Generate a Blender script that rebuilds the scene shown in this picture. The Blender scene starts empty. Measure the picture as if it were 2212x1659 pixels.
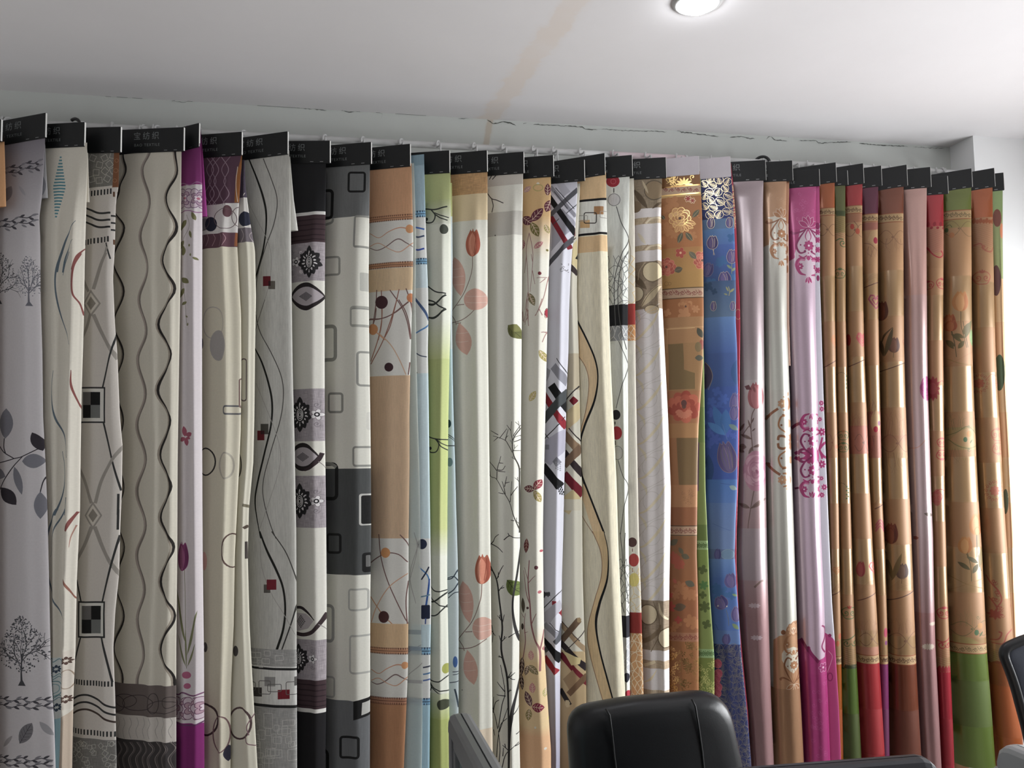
import bpy, bmesh, math, random
import numpy as np
from mathutils import Vector as V, Matrix, noise as mnoise
from mathutils.geometry import delaunay_2d_cdt as cdt

# ------------------------------------------------------------------ camera, world, light, exposure
scene = bpy.context.scene
COL = scene.collection
FPX, CX, CY = 1790.0, 1106.0, 829.5
CAMZ = 1.5
YAW, PITCH, ROLL = math.radians(11.1), math.radians(4.1), math.radians(0.92)
_F0 = V((math.sin(YAW), math.cos(YAW), 0))
_R0 = V((math.cos(YAW), -math.sin(YAW), 0))
FWD = (_F0 * math.cos(PITCH) + V((0, 0, 1)) * math.sin(PITCH)).normalized()
_U0 = _R0.cross(FWD).normalized()
RGT = (_R0 * math.cos(ROLL) - _U0 * math.sin(ROLL)).normalized()
UPV = RGT.cross(FWD).normalized()
cam = bpy.data.cameras.new('camera'); cam.sensor_width = 36.0; cam.lens = FPX / 2212.0 * 36.0; cam.clip_start = 0.02
camo = bpy.data.objects.new('camera', cam); COL.objects.link(camo)
camo.matrix_world = Matrix(((RGT.x, UPV.x, -FWD.x, 0), (RGT.y, UPV.y, -FWD.y, 0), (RGT.z, UPV.z, -FWD.z, CAMZ), (0, 0, 0, 1)))
scene.camera = camo

world = bpy.data.worlds.new('world'); scene.world = world; world.use_nodes = True
wb = world.node_tree.nodes['Background']; wb.inputs[0].default_value = (0.86, 0.93, 1.0, 1); wb.inputs[1].default_value = 1.0
vs = scene.view_settings; vs.view_transform = 'Standard'; vs.look = 'None'; vs.gamma = 1.0; vs.use_curve_mapping = False
vs.exposure = 0.06

def area(name, loc, rot, sx, sy, power, col=(1, 1, 1)):
    l = bpy.data.lights.new(name, 'AREA'); l.shape = 'RECTANGLE'; l.size = sx; l.size_y = sy; l.energy = power; l.color = col
    o = bpy.data.objects.new(name, l); COL.objects.link(o); o.location = loc; o.rotation_euler = rot
    return o
# daylight entering through the window in the right wall, outside the frame
WIN_R = dict(y0=0.15, y1=2.45, z0=0.70, z1=1.98, x=2.95)
area('window_right_offscreen', (WIN_R['x'] + 0.55, (WIN_R['y0'] + WIN_R['y1']) / 2, (WIN_R['z0'] + WIN_R['z1']) / 2), (0, math.radians(90), 0), WIN_R['z1'] - WIN_R['z0'], WIN_R['y1'] - WIN_R['y0'], 165, (0.97, 0.985, 1.0))
ROOM_BACK = -3.0

# ------------------------------------------------------------------ helpers
def ray(x, y):
    return FWD * FPX + RGT * (x - CX) - UPV * (y - CY)
def at_z(x, y, z):                       # photo pixel -> point at height z
    d = ray(x, y); return d * ((z - CAMZ) / d.z) + V((0, 0, CAMZ))
def at_y(x, y, yy):                      # photo pixel -> point on the plane Y = yy
    d = ray(x, y); return d * (yy / d.y) + V((0, 0, CAMZ))
def depth_of(p):
    return (V(p) - V((0, 0, CAMZ))).dot(FWD)
def lin1(c):
    c /= 255.0
    return c / 12.92 if c <= 0.04045 else ((c + 0.055) / 1.055) ** 2.4
def rgb(r, g, b): return (lin1(r), lin1(g), lin1(b))

def link_mesh(name, me, mats, parent=None, smooth=False):
    for m in (mats if isinstance(mats, (list, tuple)) else [mats]): me.materials.append(m)
    if smooth:
        me.polygons.foreach_set('use_smooth', [True] * len(me.polygons))
    o = bpy.data.objects.new(name, me); COL.objects.link(o)
    if parent: o.parent = parent
    return o
def bm_obj(name, bm, mats, parent=None, smooth=False):
    me = bpy.data.meshes.new(name); bmesh.ops.recalc_face_normals(bm, faces=bm.faces[:]); bm.to_mesh(me); bm.free()
    return link_mesh(name, me, mats, parent, smooth)
def empty(name, loc):
    o = bpy.data.objects.new(name, None); COL.objects.link(o); o.location = loc; o.empty_display_size = 0.05
    return o
def tag(o, label, cat, group=None):
    o['label'] = label; o['category'] = cat
    if group: o['group'] = group
    return o
def add_box(bm, lo, hi, bevel=0.0, seg=2, mi=0):
    r = bmesh.ops.create_cube(bm, size=1.0)
    vv = r['verts']
    for v in vv:
        v.co = V([(lo[i] + hi[i]) / 2 + v.co[i] * (hi[i] - lo[i]) for i in range(3)])
    if bevel > 0:
        ed = list({e for v in vv for e in v.link_edges})
        bmesh.ops.bevel(bm, geom=ed, offset=bevel, segments=seg, affect='EDGES', profile=0.6)
    if mi:
        for f in bm.faces:
            if f.material_index == 0 and all(v in vv for v in f.verts): f.material_index = mi
def add_tube(bm, pts, rad, n=12, cap=True):
    pts = [V(p) for p in pts]; rings = []
    rads = rad if isinstance(rad, (list, tuple)) else [rad] * len(pts)
    up = None
    for i, p in enumerate(pts):
        t = (pts[min(i + 1, len(pts) - 1)] - pts[max(i - 1, 0)]).normalized()
        if up is None:
            up = V((0, 0, 1)) if abs(t.z) < 0.9 else V((1, 0, 0))
        s = t.cross(up)
        if s.length < 1e-6: s = t.cross(V((0.3, 1, 0.2)))
        s.normalize(); up = s.cross(t).normalized()
        rings.append([bm.verts.new(p + (s * math.cos(a) + up * math.sin(a)) * rads[i]) for a in [2 * math.pi * k / n for k in range(n)]])
    for a, b in zip(rings, rings[1:]):
        for k in range(n):
            bm.faces.new((a[k], a[(k + 1) % n], b[(k + 1) % n], b[k]))
    if cap:
        bm.faces.new(rings[0][::-1]); bm.faces.new(rings[-1])
def add_lathe(bm, prof, cen, n=40):       # prof: list of (radius, z)
    rings = []
    for r, z in prof:
        rings.append([bm.verts.new((cen[0] + max(r, 1e-5) * math.cos(2 * math.pi * k / n), cen[1] + max(r, 1e-5) * math.sin(2 * math.pi * k / n), cen[2] + z)) for k in range(n)])
    for a, b in zip(rings, rings[1:]):
        for k in range(n):
            bm.faces.new((a[k], a[(k + 1) % n], b[(k + 1) % n], b[k]))

# ------------------------------------------------------------------ materials
def mat_new(name):
    m = bpy.data.materials.new(name); m.use_nodes = True
    nt = m.node_tree
    return m, nt, nt.nodes['Principled BSDF']
def N(nt, t, **kw):
    n = nt.nodes.new(t)
    for k, v in kw.items(): setattr(n, k, v)
    return n
def mixrgb(nt, fac, a, b, mode='MIX'):
    n = N(nt, 'ShaderNodeMix', data_type='RGBA', blend_type=mode)
    for s, v in ((0, fac), (6, a), (7, b)):
        if hasattr(v, 'is_linked') or hasattr(v, 'node'): nt.links.new(v, n.inputs[s])
        elif s == 0: n.inputs[0].default_value = v
        else: n.inputs[s].default_value = (v[0], v[1], v[2], 1)
    return n.outputs[2]
def ramp(nt, fac, stops):
    n = N(nt, 'ShaderNodeValToRGB'); cr = n.color_ramp
    while len(cr.elements) < len(stops): cr.elements.new(0.5)
    for e, (p, c) in zip(cr.elements, stops):
        e.position = p; e.color = (c, c, c, 1) if not isinstance(c, tuple) else (c[0], c[1], c[2], 1)
    nt.links.new(fac, n.inputs[0]); return n.outputs[0]
def noise_tex(nt, vec, scale, detail=3, rough=0.5):
    n = N(nt, 'ShaderNodeTexNoise'); n.inputs['Scale'].default_value = scale; n.inputs['Detail'].default_value = detail; n.inputs['Roughness'].default_value = rough
    if vec is not None: nt.links.new(vec, n.inputs['Vector'])
    return n.outputs[0]
def mapping(nt, src, scale=(1, 1, 1), loc=(0, 0, 0), rot=(0, 0, 0)):
    m = N(nt, 'ShaderNodeMapping'); m.inputs['Scale'].default_value = scale; m.inputs['Location'].default_value = loc; m.inputs['Rotation'].default_value = rot
    nt.links.new(src, m.inputs['Vector']); return m.outputs[0]
def bump(nt, bsdf, h, strength, dist=0.001):
    b = N(nt, 'ShaderNodeBump'); b.inputs['Strength'].default_value = strength; b.inputs['Distance'].default_value = dist
    nt.links.new(h, b.inputs['Height']); nt.links.new(b.outputs[0], bsdf.inputs['Normal'])

def plain(name, col, rough=0.5, metal=0.0, spec=0.5, bumpscale=None, bumpstr=0.2, emit=None, trans=0.0):
    m, nt, b = mat_new(name)
    b.inputs['Base Color'].default_value = (*col, 1); b.inputs['Roughness'].default_value = rough
    b.inputs['Metallic'].default_value = metal; b.inputs['Specular IOR Level'].default_value = spec
    tc = N(nt, 'ShaderNodeTexCoord')
    nz = noise_tex(nt, tc.outputs['Object'], 14.0, 4)
    c = mixrgb(nt, ramp(nt, nz, [(0.3, 0.0), (0.75, 1.0)]), tuple(x * 0.93 for x in col), tuple(min(1, x * 1.04) for x in col))
    nt.links.new(c, b.inputs['Base Color'])
    if bumpscale:
        bump(nt, b, noise_tex(nt, tc.outputs['Object'], bumpscale, 3), bumpstr, 0.001)
    if emit:
        b.inputs['Emission Color'].default_value = (*emit[0], 1); b.inputs['Emission Strength'].default_value = emit[1]
    if trans: b.inputs['Transmission Weight'].default_value = trans
    return m

FAB = {}
def fabric(name, rough, metal=0.0, spec=0.3, sheen=0.0, weave=None, var=0.06, varscale=(30, 30, 1), crumple=0.0, transl=0.0, alpha=1.0, slub=0.0, cream=0.0, grid=None):
    """printed cloth: the print colour is the mesh's 'print' attribute; weave, slub and crumple are procedural relief"""
    m, nt, b = mat_new(name)
    at = N(nt, 'ShaderNodeAttribute'); at.attribute_name = 'print'
    uv = N(nt, 'ShaderNodeUVMap'); uvo = uv.outputs[0]
    nz = noise_tex(nt, mapping(nt, uvo, varscale), 6.0, 4, 0.6)
    k = ramp(nt, nz, [(0.25, 1.0 - var), (0.75, 1.0 + var * 0.4)])
    c = mixrgb(nt, 1.0, at.outputs['Color'], k, 'MULTIPLY')
    h = None
    if weave:
        w1 = N(nt, 'ShaderNodeTexWave', wave_type='BANDS', bands_direction='X'); w1.inputs['Scale'].default_value = weave; nt.links.new(uvo, w1.inputs[0])
        w2 = N(nt, 'ShaderNodeTexWave', wave_type='BANDS', bands_direction='Y'); w2.inputs['Scale'].default_value = weave; nt.links.new(uvo, w2.inputs[0])
        ad = N(nt, 'ShaderNodeMath', operation='ADD'); nt.links.new(w1.outputs[1], ad.inputs[0]); nt.links.new(w2.outputs[1], ad.inputs[1])
        h = ad.outputs[0]
    if slub:
        sl = noise_tex(nt, mapping(nt, uvo, (260, 22, 1), rot=(0, 0, 0.05)), 1.0, 5, 0.62)
        kk = ramp(nt, sl, [(0.34, 1.0 - slub), (0.62, 1.0)])
        c = mixrgb(nt, 1.0, c, kk, 'MULTIPLY'); h = sl
    if grid:                               # fine crosshatched yarn, as on the tan jacquards
        g1 = noise_tex(nt, mapping(nt, uvo, (900, 40, 1)), 1.0, 2); g2 = noise_tex(nt, mapping(nt, uvo, (40, 900, 1)), 1.0, 2)
        gm = N(nt, 'ShaderNodeMath', operation='MULTIPLY'); nt.links.new(g1, gm.inputs[0]); nt.links.new(g2, gm.inputs[1])
        c = mixrgb(nt, 1.0, c, ramp(nt, gm.outputs[0], [(0.15, 1.0 - grid), (0.4, 1.0 + grid * 0.6)]), 'MULTIPLY')
    if crumple:
        cr = noise_tex(nt, mapping(nt, uvo, (26, 7, 1)), 1.0, 3, 0.5)
        if h is not None:
            ad = N(nt, 'ShaderNodeMath', operation='MULTIPLY_ADD'); nt.links.new(cr, ad.inputs[0]); ad.inputs[1].default_value = 30.0; nt.links.new(h, ad.inputs[2]); h = ad.outputs[0]
        else: h = cr
    nt.links.new(c, b.inputs['Base Color'])
    b.inputs['Roughness'].default_value = rough; b.inputs['Metallic'].default_value = metal; b.inputs['Specular IOR Level'].default_value = spec
    if sheen:
        b.inputs['Sheen Weight'].default_value = sheen; b.inputs['Sheen Roughness'].default_value = 0.4
    if h is not None: bump(nt, b, h, 0.25 if not crumple else crumple, 0.0006 if not crumple else 0.004)
    out = nt.nodes['Material Output']; sh = b.outputs[0]
    if transl:
        t = N(nt, 'ShaderNodeBsdfTranslucent'); nt.links.new(c, t.inputs[0])
        mx = N(nt, 'ShaderNodeMixShader'); mx.inputs[0].default_value = transl; nt.links.new(sh, mx.inputs[1]); nt.links.new(t.outputs[0], mx.inputs[2]); sh = mx.outputs[0]
    if alpha < 1:
        t = N(nt, 'ShaderNodeBsdfTransparent')
        mx = N(nt, 'ShaderNodeMixShader'); mx.inputs[0].default_value = alpha; nt.links.new(t.outputs[0], mx.inputs[1]); nt.links.new(sh, mx.inputs[2]); sh = mx.outputs[0]
    nt.links.new(sh, out.inputs[0])
    FAB[name] = m
fabric('linen_cloth', 0.85, weave=900, transl=0.12, var=0.05)
fabric('slub_cloth', 0.85, transl=0.10, slub=0.16, var=0.05)
fabric('tweed_cloth', 0.9, grid=0.35, var=0.08)
fabric('speckled_cloth', 0.85, weave=900, var=0.16, varscale=(120, 120, 1))
fabric('soft_satin', 0.50, metal=0.15, spec=0.5, var=0.04)
fabric('gloss_satin', 0.28, metal=0.30, spec=0.8, var=0.04, crumple=0.02)
fabric('crumpled_satin', 0.30, metal=0.35, spec=0.8, var=0.05, crumple=0.5)
fabric('gold_foil', 0.28, metal=0.95, spec=0.6, var=0.1)
fabric('sheer_voile', 0.8, alpha=0.55, transl=0.3)
fabric('thread_cloth', 0.8, weave=900, slub=0.10, transl=0.1)

M = {}
M['card'] = plain('black_card', rgb(22, 24, 25), 0.42, spec=0.35)
M['card_white'] = plain('white_card', rgb(205, 198, 204), 0.6)
M['card_edge'] = plain('white_card_edge', rgb(225, 224, 220), 0.7)
M['ink_silver'] = plain('silver_ink', rgb(128, 132, 132), 0.45, metal=0.2)
M['staple'] = plain('staple_steel', rgb(190, 190, 190), 0.3, metal=0.9)
M['rail'] = plain('white_rail_paint', rgb(205, 205, 204), 0.4)
M['rail_pink'] = plain('pinkish_rail_plastic', rgb(214, 196, 200), 0.35)
M['rail_dark'] = plain('dark_joint_gap', rgb(70, 70, 70), 0.6)
M['blackplastic'] = plain('black_plastic', rgb(28, 28, 30), 0.35)

def clear_plastic(name, col, alpha):
    m, nt, b = mat_new(name); b.inputs['Base Color'].default_value = (*col, 1); b.inputs['Roughness'].default_value = 0.3
    t = N(nt, 'ShaderNodeBsdfTransparent'); mx = N(nt, 'ShaderNodeMixShader'); mx.inputs[0].default_value = alpha
    nt.links.new(t.outputs[0], mx.inputs[1]); nt.links.new(b.outputs[0], mx.inputs[2]); nt.links.new(mx.outputs[0], nt.nodes['Material Output'].inputs[0])
    return m
M['hook_clear'] = clear_plastic('clear_hook_plastic', rgb(215, 215, 215), 0.78)

# ------------------------------------------------------------------ room
YW, CEIL, PIER_X, PIER_D = 2.83, 2.65, 2.349, 0.125
YROD, ZROD, RROD = YW - 0.09, 2.512, 0.0120
XL, XR, YB = -2.4, WIN_R['x'], ROOM_BACK

def plaster(name, col, stain_pts=None, stain_axis=None, cracks=False):
    m, nt, b = mat_new(name); b.inputs['Roughness'].default_value = 0.9; b.inputs['Specular IOR Level'].default_value = 0.2
    g = N(nt, 'ShaderNodeNewGeometry'); pos = g.outputs['Position']
    n1 = noise_tex(nt, pos, 2.2, 5, 0.6)
    c = mixrgb(nt, ramp(nt, n1, [(0.3, 0.0), (0.7, 1.0)]), tuple(x * 0.955 for x in col), col)
    if stain_pts:                          # rain-water stain: a broken stripe along a line, with its own ragged outline
        (x0, y0), (x1, y1), wid, tint = stain_pts
        dx, dy = x1 - x0, y1 - y0; L = math.hypot(dx, dy)
        sep = N(nt, 'ShaderNodeSeparateXYZ'); nt.links.new(pos, sep.inputs[0])
        u, v = (sep.outputs[0], sep.outputs[1]) if stain_axis == 'XY' else (sep.outputs[0], sep.outputs[2])
        nx, ny = -dy / L, dx / L
        a = N(nt, 'ShaderNodeMath', operation='MULTIPLY_ADD'); nt.links.new(u, a.inputs[0]); a.inputs[1].default_value = nx; a.inputs[2].default_value = -(nx * x0 + ny * y0)
        d = N(nt, 'ShaderNodeMath', operation='MULTIPLY_ADD'); nt.links.new(v, d.inputs[0]); d.inputs[1].default_value = ny; nt.links.new(a.outputs[0], d.inputs[2])
        nn = noise_tex(nt, pos, 11.0, 5, 0.65)
        w = N(nt, 'ShaderNodeMath', operation='MULTIPLY_ADD'); nt.links.new(nn, w.inputs[0]); w.inputs[1].default_value = wid * 1.1; w.inputs[2].default_value = -wid * 0.55
        s = N(nt, 'ShaderNodeMath', operation='ADD'); nt.links.new(d.outputs[0], s.inputs[0]); nt.links.new(w.outputs[0], s.inputs[1])
        ab = N(nt, 'ShaderNodeMath', operation='ABSOLUTE'); nt.links.new(s.outputs[0], ab.inputs[0])
        fac = ramp(nt, ab.outputs[0], [(wid * 0.38, 1.0), (wid * 0.52, 0.25), (wid * 0.75, 0.0)])
        n3 = noise_tex(nt, pos, 5.0, 3)
        fm = N(nt, 'ShaderNodeMath', operation='MULTIPLY'); nt.links.new(fac, fm.inputs[0]); nt.links.new(ramp(nt, n3, [(0.25, 0.45), (0.6, 1.0)]), fm.inputs[1])
        c = mixrgb(nt, fm.outputs[0], c, tint)
    nt.links.new(c, b.inputs['Base Color'])
    bump(nt, b, noise_tex(nt, pos, 60.0, 4), 0.15, 0.001)
    return m
# the stain runs across the ceiling from behind the lamp to the back wall
_s0, _s1 = at_z(1245, 0, CEIL), at_z(1062, 248, CEIL)
CEIL_MAT = plaster('ceiling_plaster', rgb(232, 229, 230), ((_s0.x, _s0.y), (_s1.x, _s1.y), 0.075, rgb(229, 220, 214)), 'XY')
_t0, _t1 = at_y(1060, 250, YW), at_y(1050, 310, YW)
WALL_MAT = plaster('back_wall_plaster', rgb(208, 211, 207), ((_t0.x, _t0.z), (_t1.x, _t1.z), 0.022, rgb(198, 190, 178)), 'XZ')
WALL2_MAT = plaster('side_wall_plaster', rgb(238, 238, 238))
FLOOR_MAT = plain('grey_floor_tile', rgb(165, 160, 154), 0.35)
FRAME_MAT = plain('white_window_frame', rgb(232, 232, 232), 0.4)
CRACK_MAT = plain('dark_crack', rgb(92, 94, 90), 0.95)
CHIP_MAT = plain('bare_plaster_chip', rgb(190, 192, 188), 0.95)

def struct(name, boxes, mat, bevel=0.0):
    bm = bmesh.new()
    for lo, hi in boxes: add_box(bm, lo, hi, bevel)
    o = bm_obj(name, bm, mat); o['kind'] = 'structure'; return o
T = 0.12
struct('floor', [((XL - T, YB - T, -0.1), (XR + T, YW + T, 0.0))], FLOOR_MAT)
struct('ceiling', [((XL - T, YB - T, CEIL), (XR + T, YW + T, CEIL + 0.1))], CEIL_MAT)
wb_ = struct('wall_back', [((XL - T, YW, 0), (XR + T, YW + T, CEIL))], WALL_MAT)
struct('wall_pier', [((PIER_X, YW - PIER_D, 0), (XR, YW, CEIL))], WALL2_MAT)
struct('wall_left', [((XL - T, YB, 0), (XL, YW, CEIL))], WALL2_MAT)
w = WIN_R
struct('wall_right', [((XR, YB, 0), (XR + T, w['y0'], CEIL)), ((XR, w['y1'], 0), (XR + T, YW, CEIL)), ((XR, w['y0'], 0), (XR + T, w['y1'], w['z0'])), ((XR, w['y0'], w['z1']), (XR + T, w['y1'], CEIL))], WALL2_MAT)
struct('wall_rear', [((XL - T, YB - T, 0), (XR + T, YB, CEIL))], WALL2_MAT)
def window(name, axis, a0, a1, z0, z1, c):
    root = empty(name, (c, a0, z0) if axis == 'Y' else (a0, c, z0)); root['kind'] = 'structure'
    def bx(bm, s0, s1, t0, t1, d):
        lo, hi = ((c - d, s0, t0), (c + d, s1, t1)) if axis == 'Y' else ((s0, c - d, t0), (s1, c + d, t1))
        add_box(bm, lo, hi, 0.004)
    bm = bmesh.new(); fw = 0.05
    bx(bm, a0, a1, z0, z0 + fw, .03); bx(bm, a0, a1, z1 - fw, z1, .03); bx(bm, a0, a0 + fw, z0, z1, .03); bx(bm, a1 - fw, a1, z0, z1, .03)
    mid = (a0 + a1) / 2; bx(bm, mid - .025, mid + .025, z0, z1, .03)
    f = bm_obj('window_frame', bm, FRAME_MAT, root); f.matrix_parent_inverse = Matrix.Translation(-root.location)
    for s0, s1 in ((a0 + fw, mid - .025), (mid + .025, a1 - fw)):
        bm = bmesh.new(); bx(bm, s0, s1, z0 + fw, z1 - fw, .003)
        g = bm_obj('pane', bm, M['glass'], root); g.matrix_parent_inverse = Matrix.Translation(-root.location)
M['glass'] = clear_plastic('window_glass', (0.9, 0.95, 1.0), 0.04)
window('window_1', 'Y', w['y0'], w['y1'], w['z0'], w['z1'], XR + 0.06)

# cracks and chipped paint on the band of wall above the rail: thin ragged grooves, each a part of the wall
def wall_crack(pts, wid, name='crack', mat=CRACK_MAT, seed=0):
    rnd = random.Random(seed); P = [at_y(x, y, YW) for x, y in pts]
    fine = []
    for a, b in zip(P, P[1:]):
        k = max(2, int((b - a).length / 0.006))
        for i in range(k): fine.append(a.lerp(b, i / k) + V((0, 0, rnd.uniform(-.0016, .0016))))
    fine.append(P[-1])
    bm = bmesh.new(); prev = None
    for i, p in enumerate(fine):
        ww = wid * (0.25 + 0.9 * rnd.random()) * min(1, i / 3 + .2, (len(fine) - 1 - i) / 3 + .2)
        a = bm.verts.new((p.x, YW - .0012, min(p.z + ww, CEIL - .001))); b = bm.verts.new((p.x, YW - .0012, p.z - ww * .6))
        if prev: bm.faces.new((prev[0], prev[1], b, a))
        prev = (a, b)
    o = bm_obj(name, bm, mat); o.parent = wb_; return o
for i, (pts, wd) in enumerate([
    ([(228, 208), (240, 205)], .0016), ([(252, 207), (262, 208), (276, 209)], .0013), ([(286, 206), (300, 209), (308, 206)], .002), ([(371, 219), (378, 216)], .0034), ([(378, 219), (398, 221), (416, 217)], .001),
    ([(556, 214), (570, 224), (600, 228), (640, 232), (672, 236), (706, 239)], .0011), ([(738, 239), (758, 243), (778, 238)], .0015), ([(812, 240), (826, 246), (824, 256)], .0013), ([(854, 243), (905, 246)], .0011),
    ([(902, 247), (920, 247)], .001), ([(990, 257), (1014, 256)], .0013), ([(1052, 259), (1066, 268), (1090, 263), (1108, 268), (1114, 272)], .0022), ([(1130, 268), (1138, 266)], .0028), ([(1152, 269), (1200, 271), (1240, 274), (1258, 275), (1264, 279), (1290, 281)], .0014),
    ([(1300, 279), (1340, 282), (1380, 283), (1440, 285)], .001), ([(1462, 277), (1472, 286), (1500, 289), (1530, 293), (1552, 295)], .0015), ([(1576, 297), (1604, 295), (1620, 300), (1630, 300)], .0015), ([(1655, 301), (1664, 294), (1672, 302), (1700, 305)], .0014),
    ([(1725, 304), (1762, 304), (1768, 310), (1800, 308), (1838, 307)], .0013), ([(1855, 310), (1905, 314), (1960, 317)], .0017), ([(1972, 318), (2010, 320), (2040, 321)], .0009), ([(1365, 292), (1366, 300)], .001), ([(1700, 236), (1701, 237)], .001)]):
    wall_crack(pts, wd * 1.5, seed=i)
# ceiling corner ragged edge by the pier
# ------------------------------------------------------------------ ceiling downlight
LAMP_C = at_z(1506, 4, CEIL)
lamp = empty('ceiling_downlight', LAMP_C); tag(lamp, 'small round recessed ceiling downlight, switched on and glowing white', 'ceiling light')
bm = bmesh.new(); add_lathe(bm, [(.047, -.001), (.047, -.006), (.056, -.008), (.064, -.004), (.065, 0.0)], (0, 0, 0)); bm_obj('rim', bm, M['rail'], lamp, True)
bm = bmesh.new(); add_lathe(bm, [(0, -.026), (.015, -.0255), (.03, -.022), (.042, -.014), (.047, -.003)], (0, 0, 0))
M['lamp'] = plain('lit_diffuser', (0.95, 0.97, 1.0), 0.5, emit=((0.93, 0.96, 1.0), 55.0))
bm_obj('diffuser', bm, M['lamp'], lamp, True)

# ------------------------------------------------------------------ curtain rail
def tube_between(name, x0, x1, r, mat, parent=None, y=YROD, z=ZROD):
    bm = bmesh.new(); k = 8
    add_tube(bm, [(x0 + (x1 - x0) * i / k, y, z) for i in range(k + 1)], r, 16)
    return bm_obj(name, bm, mat, parent, True)
def rodx(px): 
    return at_y(px, 300, YROD).x
rail = empty('curtain_rail', (0, YROD, ZROD)); tag(rail, 'long white curtain rail fixed across the recess under the ceiling', 'curtain rail')
_inv = Matrix.Translation(-rail.location)
for a, b_, r_, m_ in ((-1.75, rodx(336), RROD, 'rail'), (rodx(336) + .003, rodx(1315), RROD * .93, 'rail'), (rodx(1315), rodx(1478), RROD * .97, 'rail_pink'), (rodx(1481), PIER_X, RROD * .97, 'rail')):
    o = tube_between('rail_section', a, b_, r_, M[m_], rail); o.matrix_parent_inverse = _inv
for px in (336, 1480, 2080):
    x = rodx(px); o = tube_between('rail_joint', x - .004, x + .004, RROD * 1.12, M['rail'], rail); o.matrix_parent_inverse = _inv
for px in (5, 242, 331, 381, 2030):      # clear clips holding the rail to the wall
    x = rodx(px); bm = bmesh.new()
    add_tube(bm, [(x + .001, YROD + math.cos(t) * .0155, ZROD + math.sin(t) * .0155) for t in [math.pi * k / 14 * 1.6 - .9 for k in range(15)]], .004, 8)
    add_box(bm, (x - .008, YROD + .012, ZROD - .010), (x + .008, YW, ZROD + .014), .002)
    o = bm_obj('rail_clip', bm, M['hook_clear'], rail, False); o.matrix_parent_inverse = _inv

# ------------------------------------------------------------------ fabric samples: a hook, a header card and printed cloth
HALF = 0.16
CROPS = {'A1': (0, 130, .27125), 'A2': (400, 230, .27125), 'A3': (800, 280, .27125), 'A4': (1200, 300, .27125), 'A5': (1600, 300, .27667),
         'B1': (0, 550, .33755), 'B2': (500, 650, .30139), 'B3': (950, 650, .30139), 'B4': (1400, 700, .30139), 'B5': (1750, 700, .30137),
         'C1': (0, 1100, .33694), 'C2': (500, 1150, .30675), 'C3': (950, 1150, .30675), 'C4': (1400, 1150, .30675), 'C5': (1750, 1150, .30677),
         'D1': (1380, 330, .18086), 'D2': (1400, 600, .18077), 'D3': (1400, 880, .18077), 'D4': (1400, 1150, .2109), 'D5': (1580, 350, .21104), 'D6': (1580, 780, .21104), 'D7': (1580, 1250, .23508)}
_F = np.array(FWD) * FPX; _R = np.array(RGT); _U = np.array(UPV)

def text_mesh(body, size, name):
    cu = bpy.data.curves.new(name, 'FONT'); cu.body = body; cu.size = size; cu.extrude = 0.0001; cu.align_x = 'RIGHT'; cu.resolution_u = 4; cu.space_character = 1.25 if len(body) > 4 else 1.5
    o = bpy.data.objects.new(name, cu); COL.objects.link(o)
    me = bpy.data.meshes.new_from_object(o.evaluated_get(bpy.context.evaluated_depsgraph_get()))
    bpy.data.objects.remove(o); bpy.data.curves.remove(cu); return me
TXT1 = text_mesh('宝纺织', 0.026, 'chinese_name'); TXT2 = text_mesh('BAO TEXTILE', 0.0125, 'latin_name')

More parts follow.
